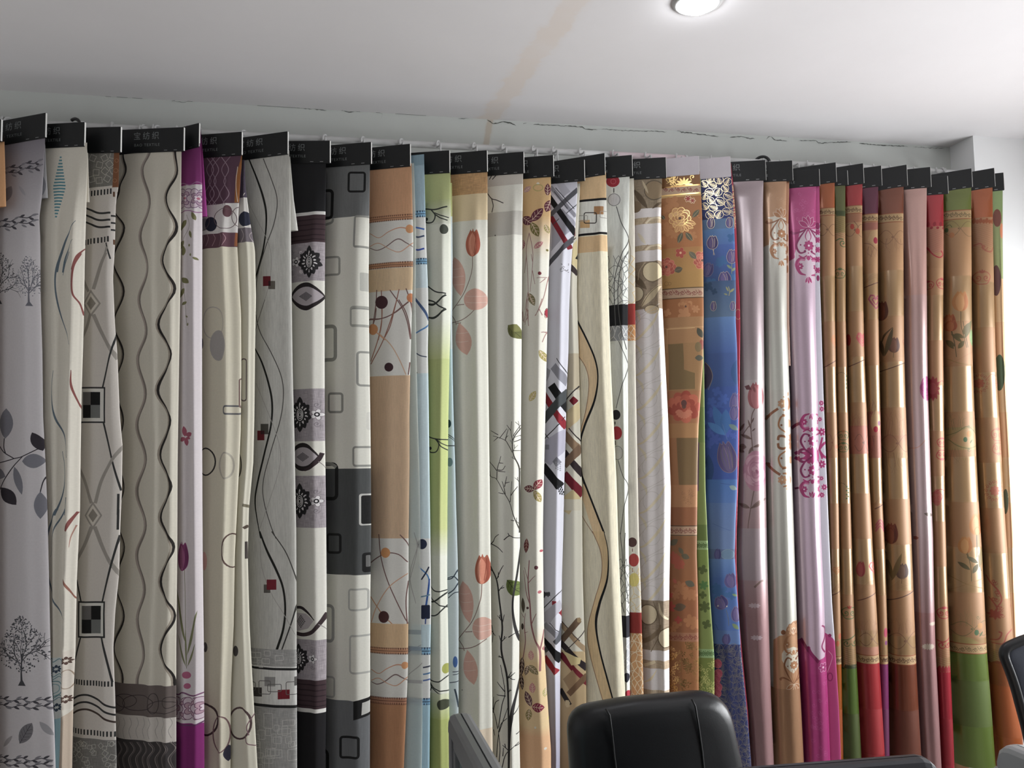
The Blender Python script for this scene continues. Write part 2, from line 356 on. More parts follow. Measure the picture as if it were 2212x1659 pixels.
class Sample:
    def __init__(s, label, card, yaw=25.0, text=True, white=False, hook='clear', prev=None, cat='fabric sample'):
        (xr, ytr, ybr), (xl, ytl) = card
        ph = math.radians(yaw); s.e = V((math.cos(ph), -math.sin(ph), 0)); s.n = V((-math.sin(ph), -math.cos(ph), 0))
        s.yc = YROD - .055                      # the card hangs just in front of the rail: step it forward until it clears the rail
        while True:
            d = ray(xr, ytr); t = (s.yc - HALF * math.sin(ph)) / d.y
            Pr = d * t + V((0, 0, CAMZ)); s.C = V((Pr.x - HALF * s.e.x, s.yc, 0)); s.zt = Pr.z
            al, zl = s.px2az(np.array([[xl, ytl or ytr]], float)); s.slope = max(-.16, min(.16, (s.zt - float(zl[0])) / (HALF - float(al[0])))) if ytl else 0.0
            aa = np.linspace(-HALF, HALF, 65); yy = s.yc - aa * math.sin(ph); zz = s.zt + s.slope * (aa - HALF)
            hit = (np.abs(yy - YROD) < RROD * 1.15 + .004) & (zz > ZROD - RROD * 1.15 - .002)
            if not hit.any() or s.yc < YROD - .1: break
            s.yc -= .004
        s.prev = prev
        ar, zr = s.px2az(np.array([[xr, ybr]], float)); s.zb = float(zr[0])
        s.root = empty('fabric_sample', (s.C.x, s.yc, s.zt)); tag(s.root, label, cat, 'curtain fabric samples on the rail'); s.inv = Matrix.Translation(-s.root.location)
        s.white = white
        s.build_card(text, white, hook)
        s.cloths = []
    def pt(s, a, z, b=0.0): return s.C + s.e * a + s.n * b + V((0, 0, z))
    def px2az(s, P, boff=0.0):
        D = _F[None] + (P[:, :1] - CX) * _R[None] - (P[:, 1:2] - CY) * _U[None]
        n = np.array(s.n); c = np.array(s.C + s.n * boff); o = np.array((0, 0, CAMZ))
        t = ((c - o) @ n) / (D @ n)
        W = o[None] + D * t[:, None]
        return (W - c[None]) @ np.array(s.e), W[:, 2]
    def par(s, o):
        o.parent = s.root; o.matrix_parent_inverse = s.inv; return o
    def build_card(s, text, white, hook):
        h = s.zt - s.zb; bm = bmesh.new(); th = .0028
        def P(a, z, b): return s.pt(a, s.zt + z + s.slope * (a - HALF), b)
        def slab(bm, a0, a1, z0, z1, b0, b1):
            v = [bm.verts.new(P(a, z, b)) for b in (b0, b1) for z in (z0, z1) for a in (a0, a1)]
            for f in ((0, 1, 3, 2), (4, 6, 7, 5), (0, 4, 5, 1), (2, 3, 7, 6), (0, 2, 6, 4), (1, 5, 7, 3)): bm.faces.new([v[i] for i in f])
        slab(bm, -HALF, HALF, -h, 0, -th, th)
        bmesh.ops.bevel(bm, geom=bm.edges[:], offset=.0006, segments=1, affect='EDGES')
        card = s.par(bm_obj('header_card', bm, M['card_white' if white else 'card']))
        def sub(o): o.parent = card; return o           # the card's own world matrix is the identity
        bm = bmesh.new(); slab(bm, HALF, HALF + .0012, -h * .97, -.001, -th * .9, th * .9); sub(bm_obj('card_edge', bm, M['card_edge']))
        if not white:
            for k, a in enumerate((HALF - .028, HALF - .062)):
                bm = bmesh.new(); slab(bm, a - .0055, a + .0055, -h + .0045, -h + .0055, th, th + .0006); sub(bm_obj('staple', bm, M['staple']))
        if text:
            for me, dz, dx in ((TXT1, -.43 * h, -.085), (TXT2, -.74 * h, -.083)):
                m2 = me.copy()
                for v in m2.vertices: v.co = P(HALF + dx + v.co.x, dz + v.co.y, th + .0004 + v.co.z)
                sub(link_mesh('lettering', m2, M['ink_silver']))
        # hook over the rail
        bm = bmesh.new(); z0 = s.zt + s.slope * -HALF - .004; r = RROD + .0042
        if hook == 'clear':
            r = .018; zc = ZROD + RROD + .0026 - r; hx = V((-.5, -.87, 0)); RC = V((s.C.x, YROD, 0)); zn = zc - r
            arc = [RC + hx * (math.cos(t) * r) + V((0, 0, zc + math.sin(t) * r)) for t in [4.2 - k / 22 * 4.6 for k in range(23)]]
            zn = min(arc[-1].z, ZROD - .011)
            pts = arc + [RC.lerp(s.C, .5) + V((0, 0, zn)), s.C + V((0, .010, zn)), s.C + V((0, .0046, zn - .005)), s.C + V((0, .0046, min(z0, zn) - .02))]
            add_tube(bm, pts, .0030, 8)
            add_box(bm, s.C + V((-.0055, .0030, min(z0, zn) - .026)), s.C + V((.0055, .0060, min(z0, zn) - .004)), .0008)
            s.par(bm_obj('hook', bm, M['hook_clear'], None, True))
        else:
            r, wr, (off, t0) = .0285, .0052, hook; hx = V((.8, -.6, 0))
            RC = V(((s.C + s.e * off).x - .012, YROD, ZROD + RROD + wr - r + .005))
            arc = [RC - hx * (math.cos(t) * r) + V((0, 0, math.sin(t) * r)) for t in [t0 + k / 16 * (math.pi - t0) for k in range(17)]]
            end = arc[-1]; foot = s.pt(off, 0, -.004)
            add_tube(bm, arc + [V((end.x, end.y, end.z - .032)), V((foot.x, foot.y, end.z - .060)), V((foot.x, foot.y, end.z - .075))], wr, 10)
            s.par(bm_obj('hook', bm, M['blackplastic'], None, True))

class Cloth:
    WD = 0.30
    BX = [-.02] + [.3 * t for t in (.06, .15, .23, .3, .38, .46, .54, .62, .69, .75, .81, .86, .90, .93, .955, .975, .99, 1.0, 1.015, 1.035, 1.06, 1.09)] + [.345]
    def __init__(c, s, right, bot, base, mat='linen_cloth', white=190, top=None, boff=0.0, B=.010, e=4.0, folds=(), name='cloth', left=None, prev=None, gl=.30, seed=0, wob=.0, Bk=0.0, sat=.85):
        c.s, c.boff, c.B, c.e, c.folds, c.white, c.mat, c.name, c.gl, c.wob, c.Bk, c.sat = s, boff, B, e, folds, white, mat, name, gl, wob, Bk, sat
        R = np.array(right, float); R = R[np.argsort(R[:, 1])]
        c.Rpx = R
        a, z = s.px2az(R, boff)
        o = np.argsort(z); c.rz, c.ra = z[o], a[o]
        xt = np.interp(top if top is not None else 0, R[:, 1], R[:, 0])
        c.zt = (float(s.px2az(np.array([[xt, top]], float), boff)[1][0]) if top is not None else s.zb + .012)
        c.zb = float(s.px2az(np.array([[np.interp(bot, R[:, 1], R[:, 0]), bot]], float), boff)[1][0])
        pv = prev if prev is not None else s.prev
        if pv is not None:
            pa, pz = s.px2az(np.array(pv, float), boff); o = np.argsort(pz); c.pz, c.pa = pz[o], pa[o]
        else: c.pz, c.pa = np.array([0., 3.]), np.array([-.05, -.05])
        if left is not None:
            la, lz = s.px2az(np.array(left, float), boff); o = np.argsort(lz); c.lz, c.la = lz[o], la[o]
        else: c.lz, c.la = np.array([0., 3.]), np.array([-.13, -.13])
        c.items = []; c.T = (0, 0, 1.0); c.mats = [mat]; c.cur = mat
        c.base = c.col(base); s.cloths.append(c); c.seed = seed or len(SAMPLES) * 7 + len(s.cloths)
    # ---- colour and coordinate helpers
    def col(c, k):
        w = lin1(c.white)
        q = [lin1(v) / w * .95 for v in k]; y = .2126 * q[0] + .7152 * q[1] + .0722 * q[2]
        q = [max(0.0, y + (v - y) * c.sat) for v in q]; m = max(1.0, max(q) / .92)
        return tuple(v / m for v in q)
    def use(c, key=None): c.T = CROPS[key] if isinstance(key, str) else (0, 0, 1.0); return c
    def Rf(c, z): return np.interp(z, c.rz, c.ra)
    @staticmethod
    def turn(p):                            # width fraction as a function of the print coordinate: eases into the right-hand edge
        t = np.clip((p - .86) / .14, 0, 1); return np.where(p < .86, p, .86 + .14 * (t + t * t - t ** 3))
    TP = np.linspace(.86, 1, 60)
    def dom(c, pts, full=False):
        P = np.asarray(pts, float)[:, :2]
        if not full: P = P * c.T[2] + np.array(c.T[:2])
        a, z = c.s.px2az(P, c.boff)
        L = np.interp(z, c.lz, c.la); p = (a - L) / (c.Rf(z) - L); p = np.where((p > .86) & (p < 1), np.interp(p, c.turn(c.TP), c.TP), p)
        return np.stack([p * c.WD, z], 1)
    def add(c, D, colr, mat=None):
        m = mat or c.cur; D = np.asarray(D, float).copy(); D[:, 0] = np.minimum(D[:, 0], .345)
        if D[:, 0].max() < -.01: return
        if len(D) < 40:                     # follow the curve of the cloth: no long straight edges
            out = []; near = D[:, 0].max() > .255
            for i in range(len(D)):
                a, b = D[i], D[(i + 1) % len(D)]; k = int(max(abs(b[0] - a[0]) / (.004 if near else .012), abs(b[1] - a[1]) / .035)) + 1
                for j in range(k): out.append(a + (b - a) * j / k)
            D = np.array(out)
        if m not in c.mats: c.mats.append(m)
        c.items.append((D, colr, c.mats.index(m)))
    def xr(c, y): return np.interp(y, c.Rpx[:, 1], c.Rpx[:, 0])
    def zy(c, y):
        yy = y * c.T[2] + c.T[1]
        return float(c.s.px2az(np.array([[c.xr(yy) - 25, yy]]), c.boff)[1][0])
    # ---- drawing
    def poly(c, pts, k, mat=None): c.add(c.dom(pts), c.col(k), mat)
    def band(c, y0, y1, k, mat=None, y1k=None):
        z0, z1 = c.zy(y0), c.zy(y1)
        colr = c.col(k) if y1k is None else (c.col(k), c.col(y1k), z0, z1)
        c.add(np.array([(x, z0) for x in c.BX] + [(x, z1) for x in c.BX[::-1]]), colr, mat)
    def smooth(c, pts, n=7):
        P = np.asarray(pts, float)
        if len(P) < 3: return P
        Q = np.vstack([2 * P[0] - P[1], P, 2 * P[-1] - P[-2]]); out = []
        for i in range(1, len(Q) - 2):
            p0, p1, p2, p3 = Q[i - 1:i + 3]
            for t in np.arange(n) / n:
                out.append(.5 * (2 * p1 + (p2 - p0) * t + (2 * p0 - 5 * p1 + 4 * p2 - p3) * t * t + (3 * p1 - p0 - 3 * p2 + p3) * t ** 3))
        out.append(P[-1]); return np.array(out)
    def line(c, pts, w, k, sm=True, taper=None, mat=None, closed=False, n=7):
        P = np.asarray(pts, float)[:, :2]
        if closed: P = np.vstack([P, P[:1]])
        if sm and not closed: P = c.smooth(P, n)
        elif not sm and len(P) == 2:
            k_ = max(1, int(np.hypot(*(P[1] - P[0])) * c.T[2] / 10)); P = P[0] + (P[1] - P[0]) * np.linspace(0, 1, k_ + 1)[:, None]
        m = len(P)
        d = np.zeros_like(P); d[1:-1] = P[2:] - P[:-2]; d[0] = P[1] - P[0]; d[-1] = P[-1] - P[-2]
        if closed: d[0] = d[-1] = P[1] - P[-2]
        d /= np.maximum(1e-9, np.hypot(d[:, 0], d[:, 1]))[:, None]
        nn = np.stack([-d[:, 1], d[:, 0]], 1)
        ww = np.full(m, w / 2.0)
        if taper is not None: ww = ww * np.interp(np.linspace(0, 1, m), np.linspace(0, 1, len(taper)), taper)
        A, Bq = c.dom(P + nn * ww[:, None]), c.dom(P - nn * ww[:, None]); kk = c.col(k)
        for i in range(m - 1):
            for q in ((A[i], A[i + 1], Bq[i + 1]), (A[i], Bq[i + 1], Bq[i])): c.add(np.array(q), kk, mat)
    def ell(c, x, y, rx, ry=None, n=20, rot=0.0):
        ry = ry or rx; t = np.linspace(0, 2 * math.pi, n, endpoint=False)
        X, Y = rx * np.cos(t), ry * np.sin(t)
        return np.stack([x + X * math.cos(rot) - Y * math.sin(rot), y + X * math.sin(rot) + Y * math.cos(rot)], 1)
    def circ(c, x, y, r, k, ry=None, rot=0.0, mat=None, n=20): c.poly(c.ell(x, y, r, ry, n, rot), k, mat)
    def ring(c, x, y, r, w, k, ry=None, rot=0.0, mat=None, n=24): c.line(c.ell(x, y, r, ry, n, rot), w, k, closed=True, mat=mat)
    def rrpts(c, x0, y0, x1, y1, r):
        o = []
        for cx, cy, a in ((x1 - r, y0 + r, -90), (x1 - r, y1 - r, 0), (x0 + r, y1 - r, 90), (x0 + r, y0 + r, 180)):
            for k in range(5): t = math.radians(a + k * 22.5); o.append((cx + r * math.cos(t), cy + r * math.sin(t)))
        return np.array(o)
    def rrect(c, x0, y0, x1, y1, w, k, r=12, mat=None): c.line(c.rrpts(x0 + w / 2, y0 + w / 2, x1 - w / 2, y1 - w / 2, r), w, k, closed=True, mat=mat)
    def rrfill(c, x0, y0, x1, y1, k, r=8, mat=None): c.poly(c.rrpts(x0, y0, x1, y1, r), k, mat)
    def rect(c, x0, y0, x1, y1, k, mat=None, sk=0): c.poly([(x0, y0), (x1, y0 + sk), (x1, y1 + sk), (x0, y1)], k, mat)
    def leafpts(c, x0, y0, x1, y1, w, n=9, sharp=1.0):
        d = np.array([x1 - x0, y1 - y0], float); nn = np.array([-d[1], d[0]]) / max(1e-6, np.hypot(*d))
        t = np.linspace(0, 1, n); h = w / 2 * np.sin(np.pi * t ** (1 / sharp)) ** .8
        a = np.array([x0, y0]) + d * t[:, None]
        return np.vstack([a + nn * h[:, None], (a - nn * h[:, None])[1:-1][::-1]])
    def leaf(c, x0, y0, x1, y1, w, k, vein=None, vw=2.0, outline=None, mat=None, sharp=1.0, veins=0, vmat=None):
        P = c.leafpts(x0, y0, x1, y1, w, sharp=sharp); c.poly(P, k, mat)
        if vein:
            c.line([(x0, y0), (x0 * .1 + x1 * .9, y0 * .1 + y1 * .9)], vw, vein, sm=False, mat=vmat)
            d = np.array([x1 - x0, y1 - y0], float); nn = np.array([-d[1], d[0]]) / max(1e-6, np.hypot(*d))
            for j in range(veins):
                t = .15 + .65 * j / max(1, veins); b = np.array([x0, y0]) + d * t
                h = w / 2 * math.sin(math.pi * min(1, t + .1)) * .8
                for sg in (1, -1): q = b + d * .16 + nn * h * sg; c.line([tuple(b), tuple(q)], vw * .7, vein, sm=False, mat=vmat)
        if outline: c.line(P, vw, outline, closed=True, mat=vmat or mat)
    def flower(c, x, y, r, n, k, cc=None, pr=.42, rot=0.0, outline=None, ow=2.0, mat=None):
        pts = []
        for i in range(n * 8):
            t = 2 * math.pi * i / (n * 8); rr = r * (1 - pr / 2 + pr / 2 * abs(math.cos(n * t / 2)) ** .8 * 2 - pr / 2)
            pts.append((x + rr * math.cos(t + rot), y + rr * math.sin(t + rot)))
        c.poly(pts, k, mat)
        if outline: c.line(pts, ow, outline, closed=True, mat=mat)
        if cc: c.circ(x, y, r * .22, cc, n=10)
    def spiral(c, x, y, r, turns, w, k, a0=0.0, cw=1, mat=None, n=22, r1=.15):
        pts = []
        for i in range(n):
            t = i / (n - 1); rr = r * (1 - (1 - r1) * t); an = a0 + cw * turns * 2 * math.pi * t
            pts.append((x + rr * math.cos(an), y + rr * math.sin(an)))
        c.line(pts, w, k, sm=False, taper=(.6, 1, 1), mat=mat)
        c.circ(pts[-1][0], pts[-1][1], w * .8, k, n=8, mat=mat)
    def tulip(c, x, y, w, h, k1, k2, k3, rot=0.0, line_=None, lw=1.5, mat=None, lmat=None):
        """a tulip head centred on x, y: back petals, two outer petals and a middle petal"""
        def R(pts):
            P = np.array(pts, float); cs, sn = math.cos(rot), math.sin(rot)
            return np.stack([x + P[:, 0] * w / 2 * cs - P[:, 1] * h / 2 * sn, y + P[:, 0] * w / 2 * sn + P[:, 1] * h / 2 * cs], 1)
        body = R(c.smooth([(-.35, -.95), (-.85, -.35), (-1, .2), (-.75, .75), (-.2, 1), (.3, .98), (.8, .7), (1, .15), (.85, -.45), (.55, -.92), (.2, -.75), (0, -1), (-.15, -.8), (-.35, -.95)], 4)[:-1])
        c.poly(body, k1, mat)
        c.poly(R(c.smooth([(-.1, -.75), (-.55, -.3), (-.6, .3), (-.25, .92), (.15, .95), (.42, .4), (.38, -.3), (-.1, -.75)], 4)[:-1]), k2, mat)
        c.poly(R(c.smooth([(.55, -.85), (.42, -.2), (.5, .4), (.25, .95), (.75, .65), (.95, .1), (.8, -.45), (.55, -.85)], 4)[:-1]), k3, mat)
        if line_:
            c.line(body, lw, line_, closed=True, mat=lmat)
            c.line(R([(-.1, -.7), (.1, 0), (.0, .8)]), lw, line_, mat=lmat); c.line(R([(.4, -.6), (.45, 0), (.3, .75)]), lw, line_, mat=lmat)
    def waves(c, ext, w, k, taper=None):
        P = []
        for (x0, y0), (x1, y1) in zip(ext, ext[1:]):
            for t in np.linspace(0, 1, 9)[:-1]: P.append((x0 + (x1 - x0) * (1 - math.cos(math.pi * t)) / 2, y0 + (y1 - y0) * t))
        c.line(P + [ext[-1]], w, k, sm=False, taper=taper)
    def tree(c, x, y, h, w, k, seed=1, dots=240, trunk=5, kd=None):
        rnd = random.Random(seed); kd = kd or k
        c.line([(x, y), (x - w * .01, y - h * .2), (x, y - h * .45)], trunk, k, taper=(1.5, .9, .6))
        c.poly([(x - trunk * 2.2, y + 1), (x - trunk * .5, y - h * .08), (x + trunk * .5, y - h * .08), (x + trunk * 2.4, y + 1)], k)
        def br(p, a, L, wd, d):
            q = (p[0] + L * math.sin(a) * w / h, p[1] - L * math.cos(a)); m = ((p[0] + q[0]) / 2 + rnd.uniform(-.06, .06) * L, (p[1] + q[1]) / 2)
            c.line([p, m, q], wd, k, n=2)
            if d > 0:
                for sg in (-1, 0, 1): br(q if sg else m, a + sg * rnd.uniform(.3, .65) + rnd.uniform(-.15, .15), L * rnd.uniform(.55, .75), wd * .65, d - 1)
        for a in (-1.15, -.6, -.1, .4, .9, 1.3): br((x, y - h * rnd.uniform(.2, .42)), a, h * .27, trunk * .5, 2)
        for i in range(dots):
            t = rnd.uniform(0, 6.283); rr = math.sqrt(rnd.random()); yy = -h * .6 + math.sin(t) * rr * h * .40
            wf = 1.0 - max(0, (-yy / h - .45)) * 1.1
            xx = math.cos(t) * rr * w * .5 * wf
            an = rnd.uniform(0, 3.14); l = rnd.uniform(.016, .032) * h
            px, py = x + xx, y + yy
            c.leaf(px, py, px + l * math.cos(an), py + l * math.sin(an), l * .7, k if rnd.random() < .6 else kd)
    def braid(c, x0, y0, x1, y1, n, sz, k, k2=None):
        for i in range(n):
            t0, t1 = i / n, (i + 1) / n; ax, ay = x0 + (x1 - x0) * t0, y0 + (y1 - y0) * t0; bx, by = x0 + (x1 - x0) * t1, y0 + (y1 - y0) * t1
            sg = 1 if i % 2 else -1; d = (bx - ax)
            c.line([(ax, ay - sg * sz * .25), ((ax + bx) / 2, (ay + by) / 2 + sg * sz * .05), (bx, by + sg * sz * .25)], sz * .16, k, n=3)
            c.leaf(ax + d * .1, ay - sg * sz * .1, ax + d * .75, ay - sg * sz * .62, sz * .42, k)
            c.leaf(ax + d * .35, ay + sg * sz * .15, ax + d * 1.0, ay + sg * sz * .6, sz * .36, k2 or k)
    def zigband(c, y0, y1, k1, k2, n=3):
        """embroidered braid: a band with a toothed dark edge"""
        c.band(y0, y1, k1); h = (y1 - y0)
        c.band(y0 + h * .42, y0 + h * .58, k2)
        z = [c.zy(y0), c.zy(y1)]; kk = c.col(k2); dz = abs(z[0] - z[1]) * .28
        for zz, sg in ((z[0], 1), (z[1], -1)):
            for i in range(46):
                x = i * .3 / 45; c.add(np.array([(x - .0028, zz + sg * dz * .4), (x + .0028, zz + sg * dz * .4), (x + .0006, zz - sg * dz), (x - .0006, zz - sg * dz)]), kk)
    def dashes(c, x0, y0, x1, y1, n, w, h, k):
        for i in range(n):
            t = i / max(1, n - 1); x, y = x0 + (x1 - x0) * t, y0 + (y1 - y0) * t; c.rect(x - w / 2, y - h / 2, x + w / 2, y + h / 2, k)
    def crackle(c, y0, y1, k, lw, cell, seed=0, xs=None):
        """broken-ice lines: a jittered hexagonal net"""
        rnd = random.Random(seed); T = c.T; Y0, Y1 = y0 * T[2] + T[1], y1 * T[2] + T[1]
        xm = float(c.xr((Y0 + Y1) / 2)); c.T = (0, 0, 1.0); nodes = {}
        nx, ny = int(100 / cell) + 2, int((Y1 - Y0) / (cell * .87)) + 1
        def nd(i, j):
            if (i, j) not in nodes:
                yy = Y0 + j * (Y1 - Y0) / ny
                if 0 < j < ny: yy += rnd.uniform(-.34, .34) * cell
                nodes[(i, j)] = (xm + 6 - i * cell + (cell * .5 if j % 2 else 0) + rnd.uniform(-.3, .3) * cell, yy)
            return nodes[(i, j)]
        for j in range(ny):
            for i in range(nx):
                o = i if j % 2 else i
                c.line([nd(i, j), nd(o, j + 1)], lw, k, sm=False)
                if rnd.random() < .72: c.line([nd(i, j), nd(o + (-1 if j % 2 else 1), j + 1)], lw, k, sm=False)
                if j and rnd.random() < .3: c.line([nd(i, j), nd(i + 1, j)], lw, k, sm=False)
        c.T = T
    # ---- surface
    def surf(c, X, Z):
        X = np.asarray(X, float); Z = np.asarray(Z, float)
        p = X / c.WD; R = c.Rf(Z); L = np.interp(Z, c.lz, c.la)
        pf = c.turn(np.minimum(p, 1.0)); a = L + pf * (R - L)
        a0 = np.interp(Z, c.pz, c.pa); p0 = np.clip((a0 - L) / (R - L), 0.02, .86)
        v = (pf - p0) / (1 - p0)
        zc = c.s.zb + c.s.slope * (a - HALF)
        g = np.clip((zc - Z) / c.gl, 0, 1); g = g * g * (3 - 2 * g); g0 = np.clip((zc - Z) / .03, 0, 1)
        vv = np.clip(v, 0, 1); arc = np.clip(1 - np.abs(2 * vv - 1) ** c.e, 0, 1) ** (1 / 2.0)
        Bz = c.B if not c.Bk else np.minimum(c.Bk * (1 - p0) * (R - L) / 2, .048)
        b = Bz * arc * (g0 * .18 + .82 * g)
        env = np.clip(v, 0, .3) / .3 * np.clip((1 - v) / .06, 0, 1)
        for (cc, wd, A) in c.folds: b = b + A * g * np.exp(-((v - cc - .04 * np.sin(Z * 2.3 + c.seed)) / wd) ** 2) * env
        b = b + .0025 * g * np.sin(Z * 3.1 + c.seed * 1.7) * np.clip(v, 0, 1)
        if c.wob: b = b + c.wob * g * np.sin(Z * 9 + 5 * v + c.seed) * env
        # return of the cloth behind its right-hand edge
        w = np.clip((p - 1.0) / .12, 0, 1)
        a = a - .05 * w; b = b - .004 * np.sin(np.minimum(1, w * 2.2) * math.pi / 2) * g0
        b = b + c.boff
        e, n, C = np.array(c.s.e), np.array(c.s.n), np.array(c.s.C)
        return C[None] + a[:, None] * e[None] + b[:, None] * n[None] + Z[:, None] * np.array([[0, 0, 1.]])
    def build(c):
        zt, zb = c.zt, c.zb; rnd = random.Random(c.seed)
        zs = np.linspace(zt, zb, 9); Lz = np.interp(zs, c.lz, c.la); pm = float(np.clip(np.median((np.interp(zs, c.pz, c.pa) - Lz) / (c.Rf(zs) - Lz)), .05, .84))
        cols = list(np.linspace(0, pm, 6)) + list(pm + (1 - pm) * np.sin(np.linspace(0, 1, 27)[1:] * math.pi / 2)) + [1.015, 1.035, 1.06, 1.09, 1.119]
        rows = np.linspace(zt, zb, max(6, int((zt - zb) / .034)))
        pts = [V((x * c.WD + rnd.uniform(-1, 1) * 1e-5, z + rnd.uniform(-1, 1) * 2e-5)) for x in cols[1:-1] if not pm < x < 1.1 for z in rows[1:-1]]
        zz2 = np.linspace(zt, zb, len(rows) * 2 - 1); cedges = []
        for j_, x in enumerate([q for q in cols if pm < q < 1.1]):          # keep the turn of the edge clean: its columns are constraints
            zq = zz2 if x > .95 else rows
            b0 = len(pts); pts += [V((x * c.WD, z)) for z in zq]; cedges += [(b0 + i, b0 + i + 1) for i in range(len(zq) - 1)]
        edge = [(0.0, zt)] + [(x * c.WD, zt) for x in cols[1:-1]] + [(1.12 * c.WD, zt)] + [(1.12 * c.WD, z) for z in rows[1:-1]] + [(1.12 * c.WD, zb)] + [(x * c.WD, zb) for x in cols[1:-1][::-1]] + [(0.0, zb)] + [(0.0, z) for z in rows[1:-1][::-1]]
        edge = edge[::-1]; b0 = len(pts); pts += [V(q) for q in edge]; faces = [list(range(b0, len(pts)))]
        lim = np.array([.335, 0])
        keep = [None]
        for D, colr, mi in c.items:
            if D[:, 0].max() < 0 or D[:, 0].min() > .336 or D[:, 1].max() < zb or D[:, 1].min() > zt: continue
            x_, y_ = D[:, 0], D[:, 1]
            ar = (x_ * np.roll(y_, -1) - np.roll(x_, -1) * y_).sum()
            if abs(ar) < 2e-5 * max(np.ptp(x_), np.ptp(y_), 1e-6): continue
            if ar < 0: D = D[::-1]
            b0 = len(pts); pts += [V((float(x), float(z))) for x, z in D]; faces.append(list(range(b0, len(pts)))); keep.append((colr, mi, x_.min() - 1e-5, x_.max() + 1e-5, y_.min() - 1e-5, y_.max() + 1e-5))
        vo, eo, fo, ov, oe, of = cdt(pts, cedges, faces, 1, 2e-6, True)
        if DEBUG: print("CDT", c.name, len(pts), len(faces), len(vo), len(fo), zt, zb, of[:3])
        tri, fc, fm = [], [], []
        for f, src in zip(fo, of):
            if 0 not in src: continue
            cx_ = (vo[f[0]].x + vo[f[1]].x + vo[f[2]].x) / 3; cy_ = (vo[f[0]].y + vo[f[1]].y + vo[f[2]].y) / 3
            k = max([j for j in src if j == 0 or (keep[j][2] < cx_ < keep[j][3] and keep[j][4] < cy_ < keep[j][5])]); tri.append(f)
            if k == 0: fc.append(c.base); fm.append(0)
            else: fc.append(keep[k][0]); fm.append(keep[k][1])
        VX = np.array([(v.x, v.y) for v in vo]); used = np.zeros(len(VX), bool); T3 = np.array(tri); used[T3.ravel()] = True
        idx = np.cumsum(used) - 1; T3 = idx[T3]; VX = VX[used]
        S = c.surf(VX[:, 0], VX[:, 1]); h = 4e-4
        du = c.surf(VX[:, 0] + h, VX[:, 1]) - c.surf(VX[:, 0] - h, VX[:, 1]); dv = c.surf(VX[:, 0], VX[:, 1] + h) - c.surf(VX[:, 0], VX[:, 1] - h)
        nr = np.cross(dv, du); nr /= np.maximum(1e-12, np.linalg.norm(nr, axis=1))[:, None]
        # keep every triangle facing the way its normals point
        fn = np.cross(S[T3[:, 1]] - S[T3[:, 0]], S[T3[:, 2]] - S[T3[:, 0]]); mn = nr[T3].mean(1)
        if (np.einsum('ij,ij->i', fn, mn) < 0).mean() > .5: nr = -nr
        toward = -1.0 if nr[len(nr) // 2] @ np.array(c.s.n) < 0 else 1.0
        if toward < 0: nr = -nr; T3 = T3[:, ::-1].copy()
        me = bpy.data.meshes.new(c.name); nv, nf = len(S), len(T3)
        loc = np.array(c.s.root.location)
        me.vertices.add(nv); me.vertices.foreach_set('co', (S - loc[None]).astype(np.float32).ravel())
        me.loops.add(nf * 3); me.loops.foreach_set('vertex_index', T3.astype(np.int32).ravel())
        me.polygons.add(nf); me.polygons.foreach_set('loop_start', np.arange(0, nf * 3, 3, dtype=np.int32))
        me.update(calc_edges=True)
        me.polygons.foreach_set('material_index', np.array(fm, np.int32)); me.polygons.foreach_set('use_smooth', np.ones(nf, bool))
        att = me.attributes.new('print', 'FLOAT_COLOR', 'CORNER'); cc = np.ones((nf * 3, 4), np.float32)
        flat = T3.ravel()
        for i, k in enumerate(fc):
            if isinstance(k[0], tuple):
                zz = VX[flat[i * 3:i * 3 + 3], 1]; t = np.clip((zz - k[2]) / (k[3] - k[2]), 0, 1)[:, None]
                cc[i * 3:i * 3 + 3, :3] = np.array(k[0])[None] * (1 - t) + np.array(k[1])[None] * t
            else: cc[i * 3:i * 3 + 3, :3] = k
        att.data.foreach_set('color', cc.ravel())
        uv = me.uv_layers.new(name='UVMap'); uv.data.foreach_set('uv', VX[flat].astype(np.float32).ravel())
        me.validate()
        me.normals_split_custom_set_from_vertices(nr.tolist())
        for m in c.mats: me.materials.append(FAB[m])
        o = bpy.data.objects.new(c.name, me); COL.objects.link(o); o.parent = c.s.root
        return o
DEBUG = False
SAMPLES = []
def sample(*a, **k):
    k.setdefault('prev', SAMPLES[-1].edge if SAMPLES else None)
    s = Sample(*a, **k); SAMPLES.append(s); return s

BLK = (24, 24, 26)
def go(s, *cl):
    for c in cl: c.build()
# ---- sample at the very left: only its header's edge and an orange flap show
s = sample('orange cloth flap hanging from a black card, beside the leaf-and-tree sample', ((4, 258, 306), (-60, 268)), text=False)
e0 = [(-18, 300), (-16, 700), (-14, 1200), (-12, 1659)]
c = Cloth(s, e0, 1700, (150, 140, 130), white=175); 
f = Cloth(s, [(9, 280), (11, 360), (13, 446)], 446, (186, 138, 92), white=185, top=290, boff=-.010, name='flap')
f.use('A1'); f.band(480, 660, (60, 50, 45))
s.edge = e0; go(s, c, f)

